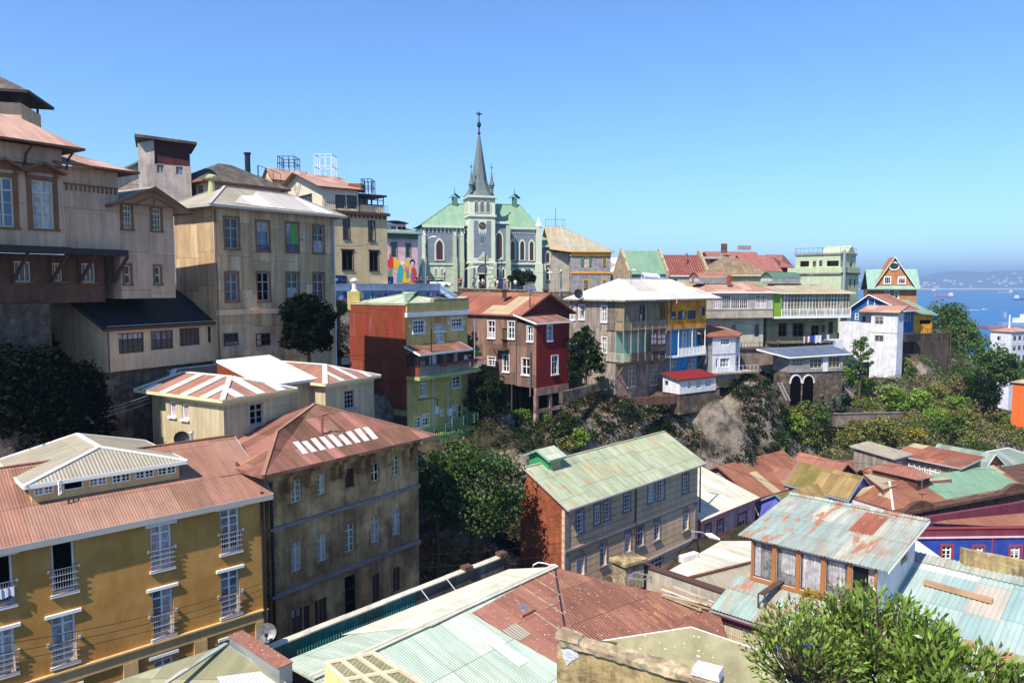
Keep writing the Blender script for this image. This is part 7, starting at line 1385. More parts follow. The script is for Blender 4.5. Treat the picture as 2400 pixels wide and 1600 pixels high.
mb=MB();mb.bar(r00+V((0,0,.06)),r1+V((0,0,.06)),.42,.06);mb.tube([r00+V((0,0,.1)),r1+V((0,0,.1))],.06,6);b.part(mb,'ridge_cap','parapet_top')
for i in range(1,5):
 t=.56+i*.095;p0=r0+(r1-r0)*t+V((0,0,.03));dn=(rnA+V((0,0,-.24))).normalized();mb=MB();wv=vA-r1;aa,bb_=-wv.dot(rd),wv.dot(dn);ln=(r1-p0).dot(rd)/aa*bb_;mb.bar(p0,p0+dn*(ln*.93),.06,.03);b.part(mb,'batten','coping')
view('B5');v0=r1+V((0,0,-.03));vB=vA;p2=PZ(1745,600,-17.4);pBn=(vB-v0).cross(p2-v0).normalized();q=[PL(x,y,v0,pBn)for x,y in((485,300),(530,885),(545,1150),(1900,1150),(1740,600),(900,425))]
q[0]=v0+V((0,0,.02));q[1]=vB-V((0,0,.01));q[2]=vA2-V((0,0,.01));roof(b,q,[[0,1,2,3,4,5]],'roof_rust',label='rust red corrugated slope');mb=MB();mb.bar(v0+V((0,0,.03)),vA2+V((0,0,.03)),.09,.04);b.part(mb,'valley_gutter','iron')
w0_,w1_=L0,L1;mb=MB()
for pa,pb in((r00,L0),):mb.face(V((pa.x,pa.y,-24)),V((pb.x,pb.y,-24)),pb-V((0,0,.1)),pa-V((0,0,.1)))
mb.face(V((L0.x,L0.y,-24)),V((L1.x,L1.y,-24)),L1-V((0,0,.1)),L0-V((0,0,.1)));mb.face(V((L1.x,L1.y,-25)),V((q[4].x,q[4].y,-25)),q[4]-V((0,0,.1)),L1-V((0,0,.1)));b.part(mb,'wall','stone_wall');
pt0,pt1=PZ(1045,258,-17.1),PZ(1835,525,-17.0);w_=(pt1-pt0);w_=V((w_.y,-w_.x,0)).normalized()*.4;h=V((0,0,-1.5));mb=MB();mb.hexa([pt0+h,pt1+h,pt1+h-w_,pt0+h-w_,pt0,pt1,pt1-w_,pt0-w_]);pw=b.part(mb,'party_parapet','beige_plain');mb=MB();e=V((0,0,.02));mb.hexa([pt0+w_*.2+e,pt1+w_*.2+e,pt1-w_*1.2+e,pt0-w_*1.2+e,pt0+w_*.2+e*5,pt1+w_*.2+e*5,pt1-w_*1.2+e*5,pt0-w_*1.2+e*5]);mb.build('coping','fascia_brown',pw)
c0=PZ(990,440,-17.9);mb=MB();mb.box(c0+V((0,.3,.6)),(1.5,1.1,1.6),.6);ch=b.part(mb,'chimney','coping');mb=MB();mb.box(c0+V((0,.3,1.48)),(1.85,1.4,.18),.6);mb.build('chimney_cap','old_wall',ch)
b.done()
view('B4');a0,a1=PZ(362,806,-16.35),PZ(2002,160,-16.2);
t_=(a1-a0);t_.z=0;Ln=t_.length;t_.normalize();pn=V((t_.y,-t_.x,0));o=empty('street_parapet',(a0.x,a0.y,-18.2),'long parapet clad in teal corrugated sheet with a pale coping along the mint roof','parapet');h=V((0,0,-1.5));sp_=a0+(a1-a0)*.56
mb=MB();mb.hexa([a0+h,sp_+h,sp_+h-pn*.25,a0+h-pn*.25,a0,sp_,sp_-pn*.25,a0-pn*.25]);mb.build('teal_cladding','teal_parapet',o);mb=MB();mb.hexa([sp_+h,a1+h,a1+h-pn*.25,sp_+h-pn*.25,sp_,a1,a1-pn*.25,sp_-pn*.25]);mb.build('concrete_section','concrete',o)
h2_=V((0,0,-5));mb=MB();mb.hexa([a0+h2_-pn*.05,a1+h2_-pn*.05,a1+h2_-pn*.3,a0+h2_-pn*.3,a0+h-pn*.05,a1+h-pn*.05,a1+h-pn*.3,a0+h-pn*.3]);mb.build('street_wall','stone_wall',o)
mb=MB();n=7
for i in range(n):p,q_=a0+(a1-a0)*(i/n),a0+(a1-a0)*((i+.995)/n);e=V((0,0,.012*(i%2)));mb.hexa([p+pn*.08+e,q_+pn*.08+e,q_-pn*.36+e,p-pn*.36+e,p+pn*.08+e+V((0,0,.07)),q_+pn*.08+e+V((0,0,.07)),q_-pn*.36+e+V((0,0,.07)),p-pn*.36+e+V((0,0,.07))])
mb.build('coping','parapet_top',o)
for t in(.81,.995):mb=MB();p=a0+(a1-a0)*t;mb.box(p+V((0,0,.16))-pn*.12,(.55,.5,.26),.7);mb.build('chimney_stub','brick_dark',o)
for t in(.58,.70):mb=MB();p=a0+(a1-a0)*t;mb.tube([p+V((0,0,.12)),p+pn*1.9+V((0,0,-1.05))],.03,5);mb.build('stay_rod','galv',o)
view('B5');r=random.Random(9)
for i in range(13):
 x0,y0=1250+r.uniform(0,130),455+r.uniform(0,90);x1_,y1_=x0+r.uniform(280,400),y0+r.uniform(95,170);pa,pb=PL(x0,y0,v0,pBn),PL(min(x1_,1745),min(y1_,690),v0,pBn);e=V((0,0,.06+.05*(i%4)))
 mb=MB();mb.bar(pa+e,pb+e+V((0,0,.04)),r.uniform(.1,.24),.045);tag(mb.build('plank',r.choice(['beam_wood','coping','lattice_wood','parapet_top'])),'old plank in the untidy heap lying on the rust red roof','plank','planks heaped on the rust roof')
fr=[PL(x,y,v0,pBn)+V((0,0,.35))for x,y in((985,425),(1040,375),(1180,410),(1110,445))];mb=MB()
for i in range(4):mb.bar(fr[i],fr[(i+1)%4],.05);mb.bar(fr[i],fr[i]-V((0,0,.4)),.05)
tag(mb.build('metal_frame','galv'),'thin bare metal frame standing beside the roof chimney','frame')
b=Bd('olive_roof_building','ribbed olive green roof in the foreground behind the thick old wall','building',PZ(1500,1000,-16));mt('olive_flat',[(150,144,112),(138,132,100)],stain=.35,streak=0,sscale=.8,speck=1);flat('olive_rib',(92,88,64));z_=-11.3;q0_,q3_,q1_=PZ(735,915,z_),PZ(2260,1045,z_+.1),PZ(560,1266,z_-.9);nq=(q3_-q0_).cross(q1_-q0_).normalized();q=[q0_,q1_,PL(2400,1500,q0_,nq),q3_,PL(1520,795,q0_,nq)]
fr_=(q[2]-q[1]).normalized();P0=q[3];n_r=(q[0]-q[3]).cross(q[1]-q[3]).normalized();roof(b,q,[[0,1,2,3,4]],'olive_flat',fas='fascia_white',fh=.08);mb=MB()
for i in(3,4,0):a,d=q[i],q[(i+1)%5]if i!=0 else q[1];mb.face(V((a.x,a.y,-19)),V((d.x,d.y,-19)),d-V((0,0,.1)),a-V((0,0,.1)))
b.part(mb,'wall','beige_plain')
dd_=(q[3]-q[0]);dd_=PZ(2100,1010,z_)-PZ(740,935,z_);dd_.normalize();up=n_r if n_r.z>0 else-n_r;s_=(q[1]-q[0]).normalized()
for i in range(90):
 a=q[0]+(q[1]-q[0])*(i/90.0);c_=a+dd_*12;pa=PL(0,0,V((0,0,0)),V((0,0,1)))if False else a
 k1=11.0
 for e0,e1 in((q[4],q[3]),(q[0],q[4])):
  den=dd_.x*(e1-e0).y-dd_.y*(e1-e0).x
  if abs(den)>1e-6:
   t=((e0-a).x*(e1-e0).y-(e0-a).y*(e1-e0).x)/den
   if.3<t<k1:
    if e0 is q[4]:k1=t
 mb_=MB()if i==0 else mb_;mb_.bar(a+up*.008,a+dd_*k1+up*.008,.06,.07)
b.part(mb_,'roof_ribs','olive_rib');b.done()
t0,t1=PZ(385,862,-10.1),PZ(1760,1245,-10.1);t_=(t1-t0).normalized();pn=V((t_.y,-t_.x,0));o=empty('old_plaster_wall',(t0.x,t0.y,-16),'thick crumbling ochre plaster wall with rounded coping in the foreground','wall');mb=MB();n=16;Lw=(t1-t0).length
for i in range(n):
 p,q_=t0+t_*(Lw*i/n),t0+t_*(Lw*(i+1)/n);mb.hexa([V((p.x,p.y,-18))+pn*.02,V((q_.x,q_.y,-18))+pn*.02,V((q_.x,q_.y,-18))-pn*.34,V((p.x,p.y,-18))-pn*.34,p+pn*.02-V((0,0,.2)),q_+pn*.02-V((0,0,.2)),q_-pn*.34-V((0,0,.2)),p-pn*.34-V((0,0,.2))])
mb.build('wall','old_wall',o);r=random.Random(5);mb=MB();prev=None;n=40;prof=[(.12,-.22),(.13,-.06),(.02,.0),(-.3,.02),(-.42,-.06),(-.42,-.22)]
for i in range(n+1):
 c_=t0+t_*(Lw*(i+(1.4 if i==0 else 0))/n);j=[(d+r.uniform(-.025,.025),z+r.uniform(-.02,.02))for d,z in prof];k0=len(mb.v);mb.v+=[c_+pn*d+V((0,0,z))for d,z in j]
 if i:
  for a in range(6):mb.f.append([k0+a,k0+(a+1)%6,k0-6+(a+1)%6,k0-6+a])
 else:mb.f.append([k0+a for a in range(6)][::-1])
mb.f.append([k0+a for a in range(6)]);mb.build('coping','coping',o);mb=MB();mb.hexa([t0+pn*.16-V((0,0,.02)),t0+t_*.75+pn*.16-V((0,0,.02)),t0+t_*.75-pn*.4-V((0,0,.02)),t0-pn*.4-V((0,0,.02)),t0+pn*.1+V((0,0,.14)),t0+t_*.7+pn*.1+V((0,0,.08)),t0+t_*.7-pn*.35+V((0,0,.08)),t0-pn*.35+V((0,0,.14))]);mb.build('end_block','coping',o)
mb=MB();P=lambda a,z:t0+t_*a+pn*.045+V((0,0,z));mb.face(P(.12,-.25),P(.2,-.55),P(.34,-.78),P(.5,-.6),P(.72,-.45),P(.66,-.24));mb.build('mortar_patch','white_patch',o);c_=t1-t_*.35;mb=MB();mb.box(c_+V((0,0,.1))-pn*.15,(.75,.5,.2),math.atan2(t_.y,t_.x),.9);mb.build('loose_block','white_patch',o)
view('B4');b=Bd('grey_hip_roof_building','grey ribbed hip roof at the bottom edge left of the rusty parapet','building',PZ(60,1000,-18));z_=-15.0;view('S')
q=[PZ(531,1510,z_),PZ(180,1622,z_-.9),PZ(420,1800,z_-1.5),PZ(730,1640,z_-.8),PZ(180,1540,z_-2.6),PZ(620,1570,z_-.75),PZ(545,1524,z_-.1)]
roof(b,[q[0],PZ(150,1640,z_-.6),PZ(600,1900,z_-1.2),PZ(760,1660,z_-.6)],[[0,1,2,3]],'sheet_olive',fas='sheet_teal',fh=.1);mb=MB();a,c_=q[0],PZ(330,1640,z_+.05);mb.bar(a+V((0,0,.05)),c_+V((0,0,.05)),.2,.07);b.part(mb,'ridge_cap','sheet_teal')
mb=MB();mb.face(*[PZ(x,y,z_+.02)for x,y in((508,1585),(610,1572),(650,1602),(640,1640),(540,1640))]);b.part(mb,'roof_patch','sheet_white');mb=MB()
for a,c_ in((q[0],PZ(150,1640,z_-.6)),(q[0],PZ(760,1660,z_-.6))):mb.face(V((a.x,a.y,-23)),V((c_.x,c_.y,-23)),c_-V((0,0,.1)),a-V((0,0,.1)))
b.part(mb,'wall','stone_wall');b.done()
view('B4');a0,a1=PZ(110,705,-14.75),PZ(455,930,-14.75);t_=(a1-a0).normalized();pn=V((-t_.y,t_.x,0))*.55;h=V((0,0,-.75));o=empty('rusty_parapet',a0+h,'short parapet capped with rusty sheet metal at the bottom left','parapet');mb=MB();mb.hexa([a0+h,a1+h,a1+h+pn,a0+h+pn,a0,a1,a1+pn,a0+pn]);mb.build('wall','galv',o);mb=MB();e=V((0,0,.05));mb.hexa([a0-pn*.1,a1-pn*.1,a1+pn*1.1,a0+pn*1.1,a0-pn*.1+e,a1-pn*.1+e,a1+pn*1.1+e,a0+pn*1.1+e]);mb.build('rust_cap','roof_rust_plain',o)
q=PZ(372,830,-16.6);dish((q.x,q.y,q.z),-1.3,.42,'curtain_grey','grey satellite dish at the end of the teal parapet',25,.75)
z_=-13.2;view('B4');o=empty('skylight_frame',PZ(900,980,-16),'timber framed glass roof panel with a yellow painted side at the bottom','skylight');q=[PZ(775,890,z_),PZ(1105,822,z_+.35),PZ(1700,1200,z_+.05),PZ(1180,1260,z_-.4)]
Q=lambda s_,t:(q[0]*(1-s_)+q[1]*s_)*(1-t)+(q[3]*(1-s_)+q[2]*s_)*t;mb=MB()
for i in range(4):mb.bar(Q(i/3,0),Q(i/3,1),.11,.1)
for i in range(4):mb.bar(Q(0,i/3)+V((0,0,.01)),Q(1,i/3)+V((0,0,.01)),.1,.09)
flat('pale_wood',(206,190,160),stain=.3);mb.build('frame','pale_wood',o);mb=MB();e=V((0,0,-.06));mb.face(*[p+e for p in(Q(0,0),Q(0,1),Q(1,1),Q(1,0))]);mb.face(*[p+e*1.5 for p in(Q(0,0),Q(1,0),Q(1,1),Q(0,1))]);mb.build('glazing','roof_olive',o)
d_=(q[3]-q[0]).normalized();sd=V((-d_.x*0-abs(d_.y),d_.x*0,0));mb=MB();h=V((0,0,-2.4));out=V((-.25,-.1,0));mb.face(q[0]+V((0,0,-.05)),q[0]+h+out,q[3]+h+out,q[3]+V((0,0,-.05)));mb.face(q[0]+V((0,0,-.05)),q[1]+V((0,0,-.05)),q[1]+h,q[0]+h+out);mb.build('side_panel','cream_yellow',o)
view('M2')
b,m=house('white_roof_house','far brick house under a bright white roof next to the orange trimmed one',600,300,165,82,735,None,-4,'brick_dark','sheet_white',3.2,'hip',dep=10,ax='u',fas='fascia_white',wn=[(615,345,640,380),(665,350,715,400)],over=1,done=False)
t=b.vol(m.P(-1,-4,0),82,m.a+3,4,-4,PD(640,335,160).z,'cream_sheet',name='front_wing');roof(b,[t.P(-.3,-.4,t.z1),t.P(t.a+.3,-.4,t.z1),t.P(t.a+.3,4,t.z1+.9),t.P(-.3,4,t.z1+.9)],[[0,1,2,3]],'roof_pink_far',fas='fascia_white');b.done()
def copingw(b,m,x,z0,zr,d,mat='coping',w=.5):
 mb=MB();P=m.P;h=m.d/2
 mb.face(P(x,-.5,z0-1.5),P(x,-.5,z0+.35),P(x,h,zr+.5),P(x,m.d+.5,z0+.3),P(x,m.d+.5,z0-1.5));mb.face(P(x+w,-.5,z0-1.5),P(x+w,m.d+.5,z0-1.5),P(x+w,m.d+.5,z0+.3),P(x+w,h,zr+.5),P(x+w,-.5,z0+.35))
 for a,c in(((-.5,z0-1.5),(-.5,z0+.35)),((-.5,z0+.35),(h,zr+.5)),((h,zr+.5),(m.d+.5,z0+.3))):mb.face(P(x,*a),P(x+w,*a),P(x+w,*c),P(x,*c))
 b.part(mb,'firewall',mat)
b,m=house('green_roof_blue_house','blue-grey house with a faded green roof between sloping fire walls',752,308,140,80,1045,None,-5,'blue_grey','roof_green_far',4.2,dep=8,fas='fascia_green',wn=[(775,338,830,392)],fm='green_frame',done=False,nv=3,pane='glass',over=.2)
copingw(b,m,-.5,m.z1,m.z1+4.2,8);copingw(b,m,m.a,m.z1,m.z1+4.2,8);b.done()
b,m=house('red_tile_house','cream house with a ribbed red tile roof beside the green roofed one',1062,322,143,80,1380,None,-5,'beige_board','roof_tile_red',3.8,dep=8,fas='fascia_white',wn=[(1103,358,1148,405)],done=False,over=.3,nv=3)
copingw(b,m,m.a,m.z1,m.z1+4.4,8);q=m.P(4.6,2,m.z1+1.5);mb=MB();mb.tube([q,q+V((0,0,2.6))],.2,7);b.part(mb,'chimney','fascia_rust');b.done()
b,m=house('tan_tile_house','long khaki house with a hipped brown clay tile roof',1432,330,140,78,1880,None,-6,'khaki','roof_tile_tan',3.6,'hip',dep=9,fas='fascia_cream',over=.5,wn=[(1670,372,1710,388)],done=True)
b,m=house('terrace_house','yellow house with a rooftop terrace and brick red gable behind the tile roofs',1320,250,168,82,1630,None,-4,'cream_yellow',None,0,kind='',dep=8,wn=[(1525,222,1582,248)],done=False,fm='grey_frame')
mb=MB();zt=PD(1450,198,168).z;mb.hexa([m.P(x,y,z)for z in(zt,zt+.5)for x,y in((-1,-1),(m.a,-1),(m.a,8),(-1,8))]);b.part(mb,'roof_slab','fascia_grey');up=b.vol(m.P(2,.5,0),82,m.a-2.5,6,m.z1,zt,'cream_yellow',name='upper_wall')
rail(b,[m.P(5,0,zt+.5),m.P(m.a-3,0,zt+.5)],1.4,'lilac_trim',step=.8,r=.04,top=.1);t=b.vol(m.P(m.a-6,0,0),82,12,8,-4,PD(1700,215,168).z,'brick_dark',name='gable_wing');gab(b,t,2.3,'roof_red_far',over=.4,ax='u');
for x in(5.5,9.5):mb=MB();q=m.P(x,1,zt+.5);mb.hexa([q+V((dx,dy,z))for z in(.9,3.0)for dx,dy in((0,0),(1.4,0),(1.4,.12),(0,.12))])if x<6 else mb.hexa([q+V((dx,dy,z))for z in(1.6,2.6)for dx,dy in((0,0),(3,0),(3,.12),(0,.12))]);b.part(mb,'wind_screen','brick_dark' if x<6 else 'lilac_trim')
b.done()
house('dark_red_roof_house','dark red house with a broad red roof left of the pale green block',1725,290,160,80,1985,None,-4,'red_paint','roof_red_far',3.4,dep=10,fas='fascia_rust')
house('red_corner_house','small red house behind the broad red roofed one, nearest the green block',1985,265,172,70,2075,None,-4,'red_paint','roof_red_far',3.0,'hip',dep=8,fas='fascia_rust')
view('M2');C=PD(872,400,118);zt_=PD(935,345,118).z;o=empty('terrace_awning',(C.x,C.y,C.z-2),'white framed awning over a roof terrace above the whitish hip roof','awning');mb=MB()
for x in(872,995):
 for dy in(0,2.5):p=PD(x,425,118)+V((0,dy,0));mb.bar(p,V((p.x,p.y,zt_)),.12)
mb.build('posts','wframe',o);mb=MB();a0,a1=PD(870,342,118),PD(1000,352,118);mb.hexa([a0,a1,a1+V((0,2.8,.4)),a0+V((0,2.8,.4)),a0+V((0,0,.35)),a1+V((0,0,.35)),a1+V((0,2.8,.7)),a0+V((0,2.8,.7))]);mb.build('canopy','sheet_white',o)
view('S');C=PD(2371,778,330);b=Bd('port_tower_block','white block with a pinkish roof standing by the port at the right edge','building',(C.x,C.y,-58));m=b.vol(C,62,16,9,-59,C.z,'white_plaster')
for i in range(4):
 for j in range(3):win(b,m.F,0,0,0,0,r=(1.6+j*4,4+j*4,C.z-4-i*4.4,C.z-1.8-i*4.4),nv=2,nh=1,sill=0,fm='grey_frame')
 win(b,m.L,0,0,0,0,r=(3,4.6,C.z-4-i*4.4,C.z-2.2-i*4.4),nv=1,nh=1,sill=0,fm='grey_frame')
hip(b,m,1.6,'roof_pink_far',over=.5,cap=False,fas='red_trim');b.done()
C=PD(2455,903,118);b=Bd('orange_corner_house','small bright orange house cut off by the right edge among the trees','building',(C.x,C.y,-24));flat('bright_orange',(226,104,44));m=b.vol(C,58,8,5,-26,C.z,'bright_orange');win(b,m.F,0,0,0,0,r=(2,3.2,C.z-2.2,C.z-.9),sill=0);hip(b,m,1,'roof_tan',over=.3,cap=False);b.done()
C=PD(2215,880,150);b=Bd('white_hillside_house','small white house half hidden by trees on the slope toward the bay','building',(C.x,C.y,-24));m=b.vol(C,60,9,6,-26,C.z,'white_plaster');win(b,m.F,0,0,0,0,r=(2,4,C.z-2.2,C.z-.9),sill=0);hip(b,m,1.2,'sheet_white',over=.3,cap=False);b.done()
C=PD(2240,852,185);b=Bd('white_roof_villa','pale villa with a white roof glimpsed between the hillside trees','building',(C.x,C.y,-34));m=b.vol(C,60,16,9,-36,C.z,'beige_plain');wins(b,m.F,[(2250,870,2262,884),(2275,870,2287,884)],sill=0);hip(b,m,1.8,'sheet_white',over=.5,cap=False);b.done()
flat('hull_red',(168,84,76));flat('hull_brown',(140,92,84));flat('hull_blue',(40,62,110));flat('hull_grey',(150,160,172));flat('ship_white',(226,226,224));flat('foam',(236,240,244),rough=.9)
def ship(name,label,cat,px,py,L,hm,az=0,H=None,cargo=True,navy=False,grp=None):
 p=PZ(px,py,SEA);o=empty(name,p,label,cat,grp);W_=L*.15;H=H or L*.075;t=V((math.cos(az),math.sin(az),0));s=V((-math.sin(az),math.cos(az),0));Q=lambda a,b_,z:p+t*(a*L)+s*(b_*W_)+V((0,0,z))
 st=[(-.5,.38,1.0),(-.44,.5,1.0),(.3,.5,1.0),(.42,.34,1.15),(.5,.03,1.45)];mb=MB();k0=0
 for a,w_,h in st:mb.v+=[Q(a*.97,-w_*.8,-1),Q(a,-w_,H*h),Q(a,w_,H*h),Q(a*.97,w_*.8,-1)]
 for i in range(len(st)-1):k=4*i;mb.f+=[[k+j,k+4+j,k+4+(j+1)%4,k+(j+1)%4]for j in range(4)]
 mb.f+=[[0,1,2,3],[19,18,17,16]];mb.build('hull',hm,o)
 mb=MB();B_=lambda a0,a1,w_,z0,z1:mb.hexa([Q(a,b_,z)for z in(z0,z1)for a,b_ in((a0,-w_),(a1,-w_),(a1,w_),(a0,w_))])
 if navy:B_(-.2,.2,.35,H,H*2.2);B_(-.05,.12,.25,H*2.2,H*3.2);
 else:B_(-.46,-.3,.42,H,H*2.3);B_(-.44,-.34,.3,H*2.3,H*3.0)
 mb.build('superstructure','ship_white',o);mb=MB();B_(-.43,-.39,.12,H*(3.0 if not navy else 2.2),H*3.9);mb.build('funnel',hm,o);mb=MB()
 for a in((-.1,.1,.38)if not navy else(.05,)):mb.tube([Q(a,0,H),Q(a,0,H*(2.6 if not navy else 5))],L*.006,5);
 mb.build('masts','ship_white',o)
 if cargo:
  mb=MB()
  for a0 in(-.26,-.1,.06,.2):B_(a0,a0+.12,.36,H,H*1.18)
  mb.build('hatch_covers',hm,o)
 return o
ship('cargo_ship','reddish cargo ship with a white bridge anchored in mid bay','ship',2210,697.5,96,'hull_red',math.pi+.15)
ship('cargo_ship','faint brown cargo ship anchored close to the orange gable','ship',2172,685,120,'hull_brown',math.pi)
ship('cargo_ship','small distant grey ship near the far shore','ship',2355,688,100,'hull_grey',math.pi+.1)
ship('bulk_carrier','dark blue hulled ship with a white bridge cut off at the right edge','ship',2400,703,84,'hull_blue',.2)
ship('navy_ship','grey naval vessel moored behind the port block','ship',2398,764,70,'hull_grey',.1,navy=True,cargo=False)
p=PZ(2308,725.5,SEA);o=ship('motor_boat','tiny white motorboat speeding to the right across the bay','boat',2308,725.5,11,'ship_white',.1,cargo=False)
mb=MB();e=PZ(2243,729,SEA);n=14;r=random.Random(4)
for i in range(n):a,c_=p+(e-p)*(i/n),p+(e-p)*((i+1)/n);w0,w1=1.2+i*.35,1.2+(i+1)*.35;z=V((0,0,.35));mb.face(a+V((0,-w0,0))+z,a+V((0,w0,0))+z,c_+V((0,w1,0))+z,c_+V((0,-w1,0))+z)
o=mb.build('water_foam','foam');o['kind']='structure'
a,c_=PZ(2316,771,SEA),PZ(2366,773,SEA);mb=MB();d=V((0,26,0));mb.hexa([a,c_,c_+d,a+d,a+V((0,0,4)),c_+V((0,0,4)),c_+d+V((0,0,4)),a+d+V((0,0,4))]);o=empty('pier',a,'red-brown port pier with a pale breakwater line behind it','pier');mb.build('deck','hull_brown',o);mb=MB();d=V((0,90,0));mb.hexa([a+d,c_+d,c_+d*1.15,a+d*1.15,a+d+V((0,0,5)),c_+d+V((0,0,5)),c_+d*1.15+V((0,0,5)),a+d*1.15+V((0,0,5))]);mb.build('breakwater','ship_white',o)
q=PZ(2365,775,SEA);mb=MB();mb.tube([q,q+V((0,0,4))],2.2,8);mb.tube([q,V((q.x,q.y,PD(2365,738,q.y).z))],[1.3,.8],8);tag(mb.build('signal_mast','ship_white'),'tall white signal mast standing at the end of the pier','mast')
def lamp_arm(label,base,top,arm,mat='galv',grp=None,r=.09,hl=.9):
 o=empty('street_lamp',base,label,'street lamp',grp);mb=MB();T=V(top);mb.tube([base,T],[r*1.3,r],7);mb.build('pole',mat,o);A=V(arm);mb=MB();d=V((A.x-T.x,A.y-T.y,0));mb.tube([T-V((0,0,.5)),T+d*.15+V((0,0,(A.z-T.z)*.5)),T+d*.5+V((0,0,(A.z-T.z)*.85)),A],r*.55,6);mb.build('arm',mat,o)
 mb=MB();d.normalize();mb.tube([A-d*.1,A+d*hl*.3,A+d*hl],[.08,.17,.06],8);mb.build('lamp_head','wframe',o);return o
def lantern_lamp(label,base,H,grp=None,mat='deep_pole'):
 o=empty('street_lamp',base,label,'street lamp',grp);mb=MB();B_=V(base);mb.tube([B_,B_+V((0,0,H-.8))],[.11,.06],7);mb.build('pole',mat,o);mb=MB();mb.lathe(B_+V((0,0,H-.8)),[(.12,0),(.2,.45)],8);mb.build('lamp_glass','curtain',o);mb=MB();mb.lathe(B_+V((0,0,H-.35)),[(.46,0),(.4,.08),(.12,.28),(.05,.4)],10);mb.build('lamp_cap','galv',o);return o
flat('deep_pole',(50,60,92),rough=.4);view('Z3')
def on(px,D,py0,py1):
 a,c_=PD(px,py0,D),PD(px,py1,D);return a,c_
a,c_=on(760,66,1500,1200);lamp_arm('tall pole with a curved street lamp arm in front of the tan block',V((a.x,a.y,tz(a.x,a.y))),c_,PD(690,1213,66));pole1=c_
mb=MB();p=PD(757,1360,66)
for i in range(3):mb.box(p+V((-.15+.15*i,-.2,-.25*i)),(.3,.3,.5))
tag(mb.build('junction_box','iron'),'dark electrical boxes bolted to the tall lamp pole','junction box')
a,c_=on(1120,74,1500,1290);gz_=tz(a.x,a.y);lantern_lamp('slim dark blue lantern lamp in shade left of the red metal wall',V((a.x,a.y,gz_)),c_.z-gz_)
view('S');a,c_=on(203,45.5,1040,978);gz_=tz(a.x,a.y);lantern_lamp('lantern lamp rising behind the ochre building penthouse',V((a.x,a.y,gz_)),c_.z-gz_)
view('Z4');
for px,D,y0,y1,lb in((462,140,1345,1238,'dark lantern lamp left of the church steps beside the white car'),(842,140,1360,1150,'tall dark lantern lamp right of the church door'),(1240,142,1360,1230,'short lantern lamp before the low side wing of the church')):a,c_=on(px,D,y0,y1);lantern_lamp(lb,a,c_.z-a.z)
a,c_=on(1234,136,1380,1290);lamp_arm('curved arm street lamp right of the church low wing',a-V((0,0,1)),PD(1234,1290,136),PD(1180,1252,136));a,c_=on(335,138,1330,1060);lamp_arm('tall grey lamp post at the left corner of the church',a,c_,PD(378,1012,138));a,c_=on(592,137,1400,1240);lamp_arm('pale lamp post with a short arm in front of the church tower',a,c_,PD(650,1216,137));a,c_=on(222,128,1400,1330)
a,c_=on(30,112,1420,1400);lamp_arm('curved white lamp over the graffiti wall',V((PD(10,1450,112).x,112,-4)),PD(10,1400,112),PD(80,1372,112))
a,c_=on(735,139,1380,1130);mb=MB();mb.tube([a,c_],[.2,.14],7);mb.bar(c_+V((-.9,0,-.6)),c_+V((.9,0,-.6)),.12);tag(mb.build('utility_pole','bark'),'dark wooden utility pole standing before the church door','utility pole')
view('M2');lamp_arm('curved lamp rising in front of the blue-grey green-roofed house',PD(850,400,130)-V((0,0,3)),PD(850,330,130),PD(800,288,130));a,c_=on(1035,128,410,365);lantern_lamp('small lantern lamp on the terrace left of the red tile house',a-V((0,0,1)),c_.z-a.z+1)
view('M4');q0=gt.F.pt(gt.F.at(1455,1270)[0],gt.F.at(1455,1270)[1],.1);tp_=PD(1545,1208,71);hd=PD(1580,1222,70);o=empty('wall_lamp',q0,'white street lamp on a curved bracket fixed to the tan building','street lamp');mb=MB();mb.tube([q0,q0+V((.2,-.2,1.2)),tp_+V((-.9,0,.1)),tp_,hd],.06,6);mb.build('arm','grey_frame',o);mb=MB();mb.tube([hd,hd+V((.5,-.1,-.15)),hd+V((1.3,-.3,-.45))],[.1,.28,.1],8);mb.build('lamp_head','wframe',o)
q0=PD(165,1510,48);o=empty('wall_lamp',q0,'arched white street lamp above the far corner of the mint roof','street lamp');mb=MB();mb.tube([q0,PD(175,1475,48),PD(215,1455,48),PD(270,1462,48),PD(320,1478,48)],.05,6);mb.build('arm','wframe',o);mb=MB();mb.tube([PD(315,1477,48),PD(345,1483,48),PD(375,1488,48)],[.06,.14,.05],8);mb.build('lamp_head','wframe',o)
a,c_=on(1543,78,640,392);mb=MB();mb.tube([V((a.x,a.y,-28)),c_],[.1,.07],6);mb.bar(c_+V((-.8,0,-.1)),c_+V((.3,0,-.1)),.07);tag(mb.build('utility_pole','bark'),'thin bare pole with a short crossbar behind the green roof','utility pole')
def wire(a,c_,sag,name='power_line',label='',r=.018,mat='galv'):
 a,c_=V(a),V(c_);mb=MB();n=14;mb.tube([a+(c_-a)*(i/n)-V((0,0,sag*4*(i/n)*(1-i/n)))for i in range(n+1)],r,4);return tag(mb.build(name,mat),label,'wire','power lines')
view('Z2')
for i,(y0,y1)in enumerate(((1235,1100),(1265,1120),(1300,1150))):wire(PD(-60,y0,42),PD(1000,y1-30,50),.5,label='thin pale power line crossing the dark ivy slope on the left',r=.016)
for i in range(4):wire(PD(1330+i*10,890+i*22,56),pole1-V((0,0,1.8+i*.35)),.4,label='thin power line running up to the tall lamp pole',r=.016)
view('S')
for i in range(3):wire(PD(-40,1560-i*22,27),PD(640,1385-i*14,40),.35,label='thin street cable sagging in front of the ochre building',r=.012,mat='iron')
for i in range(2):wire(PD(985,1330-i*30,47),PD(1560,1240-i*20,69),.6,label='thin street cable running to the lamp on the tan building',r=.014,mat='iron')
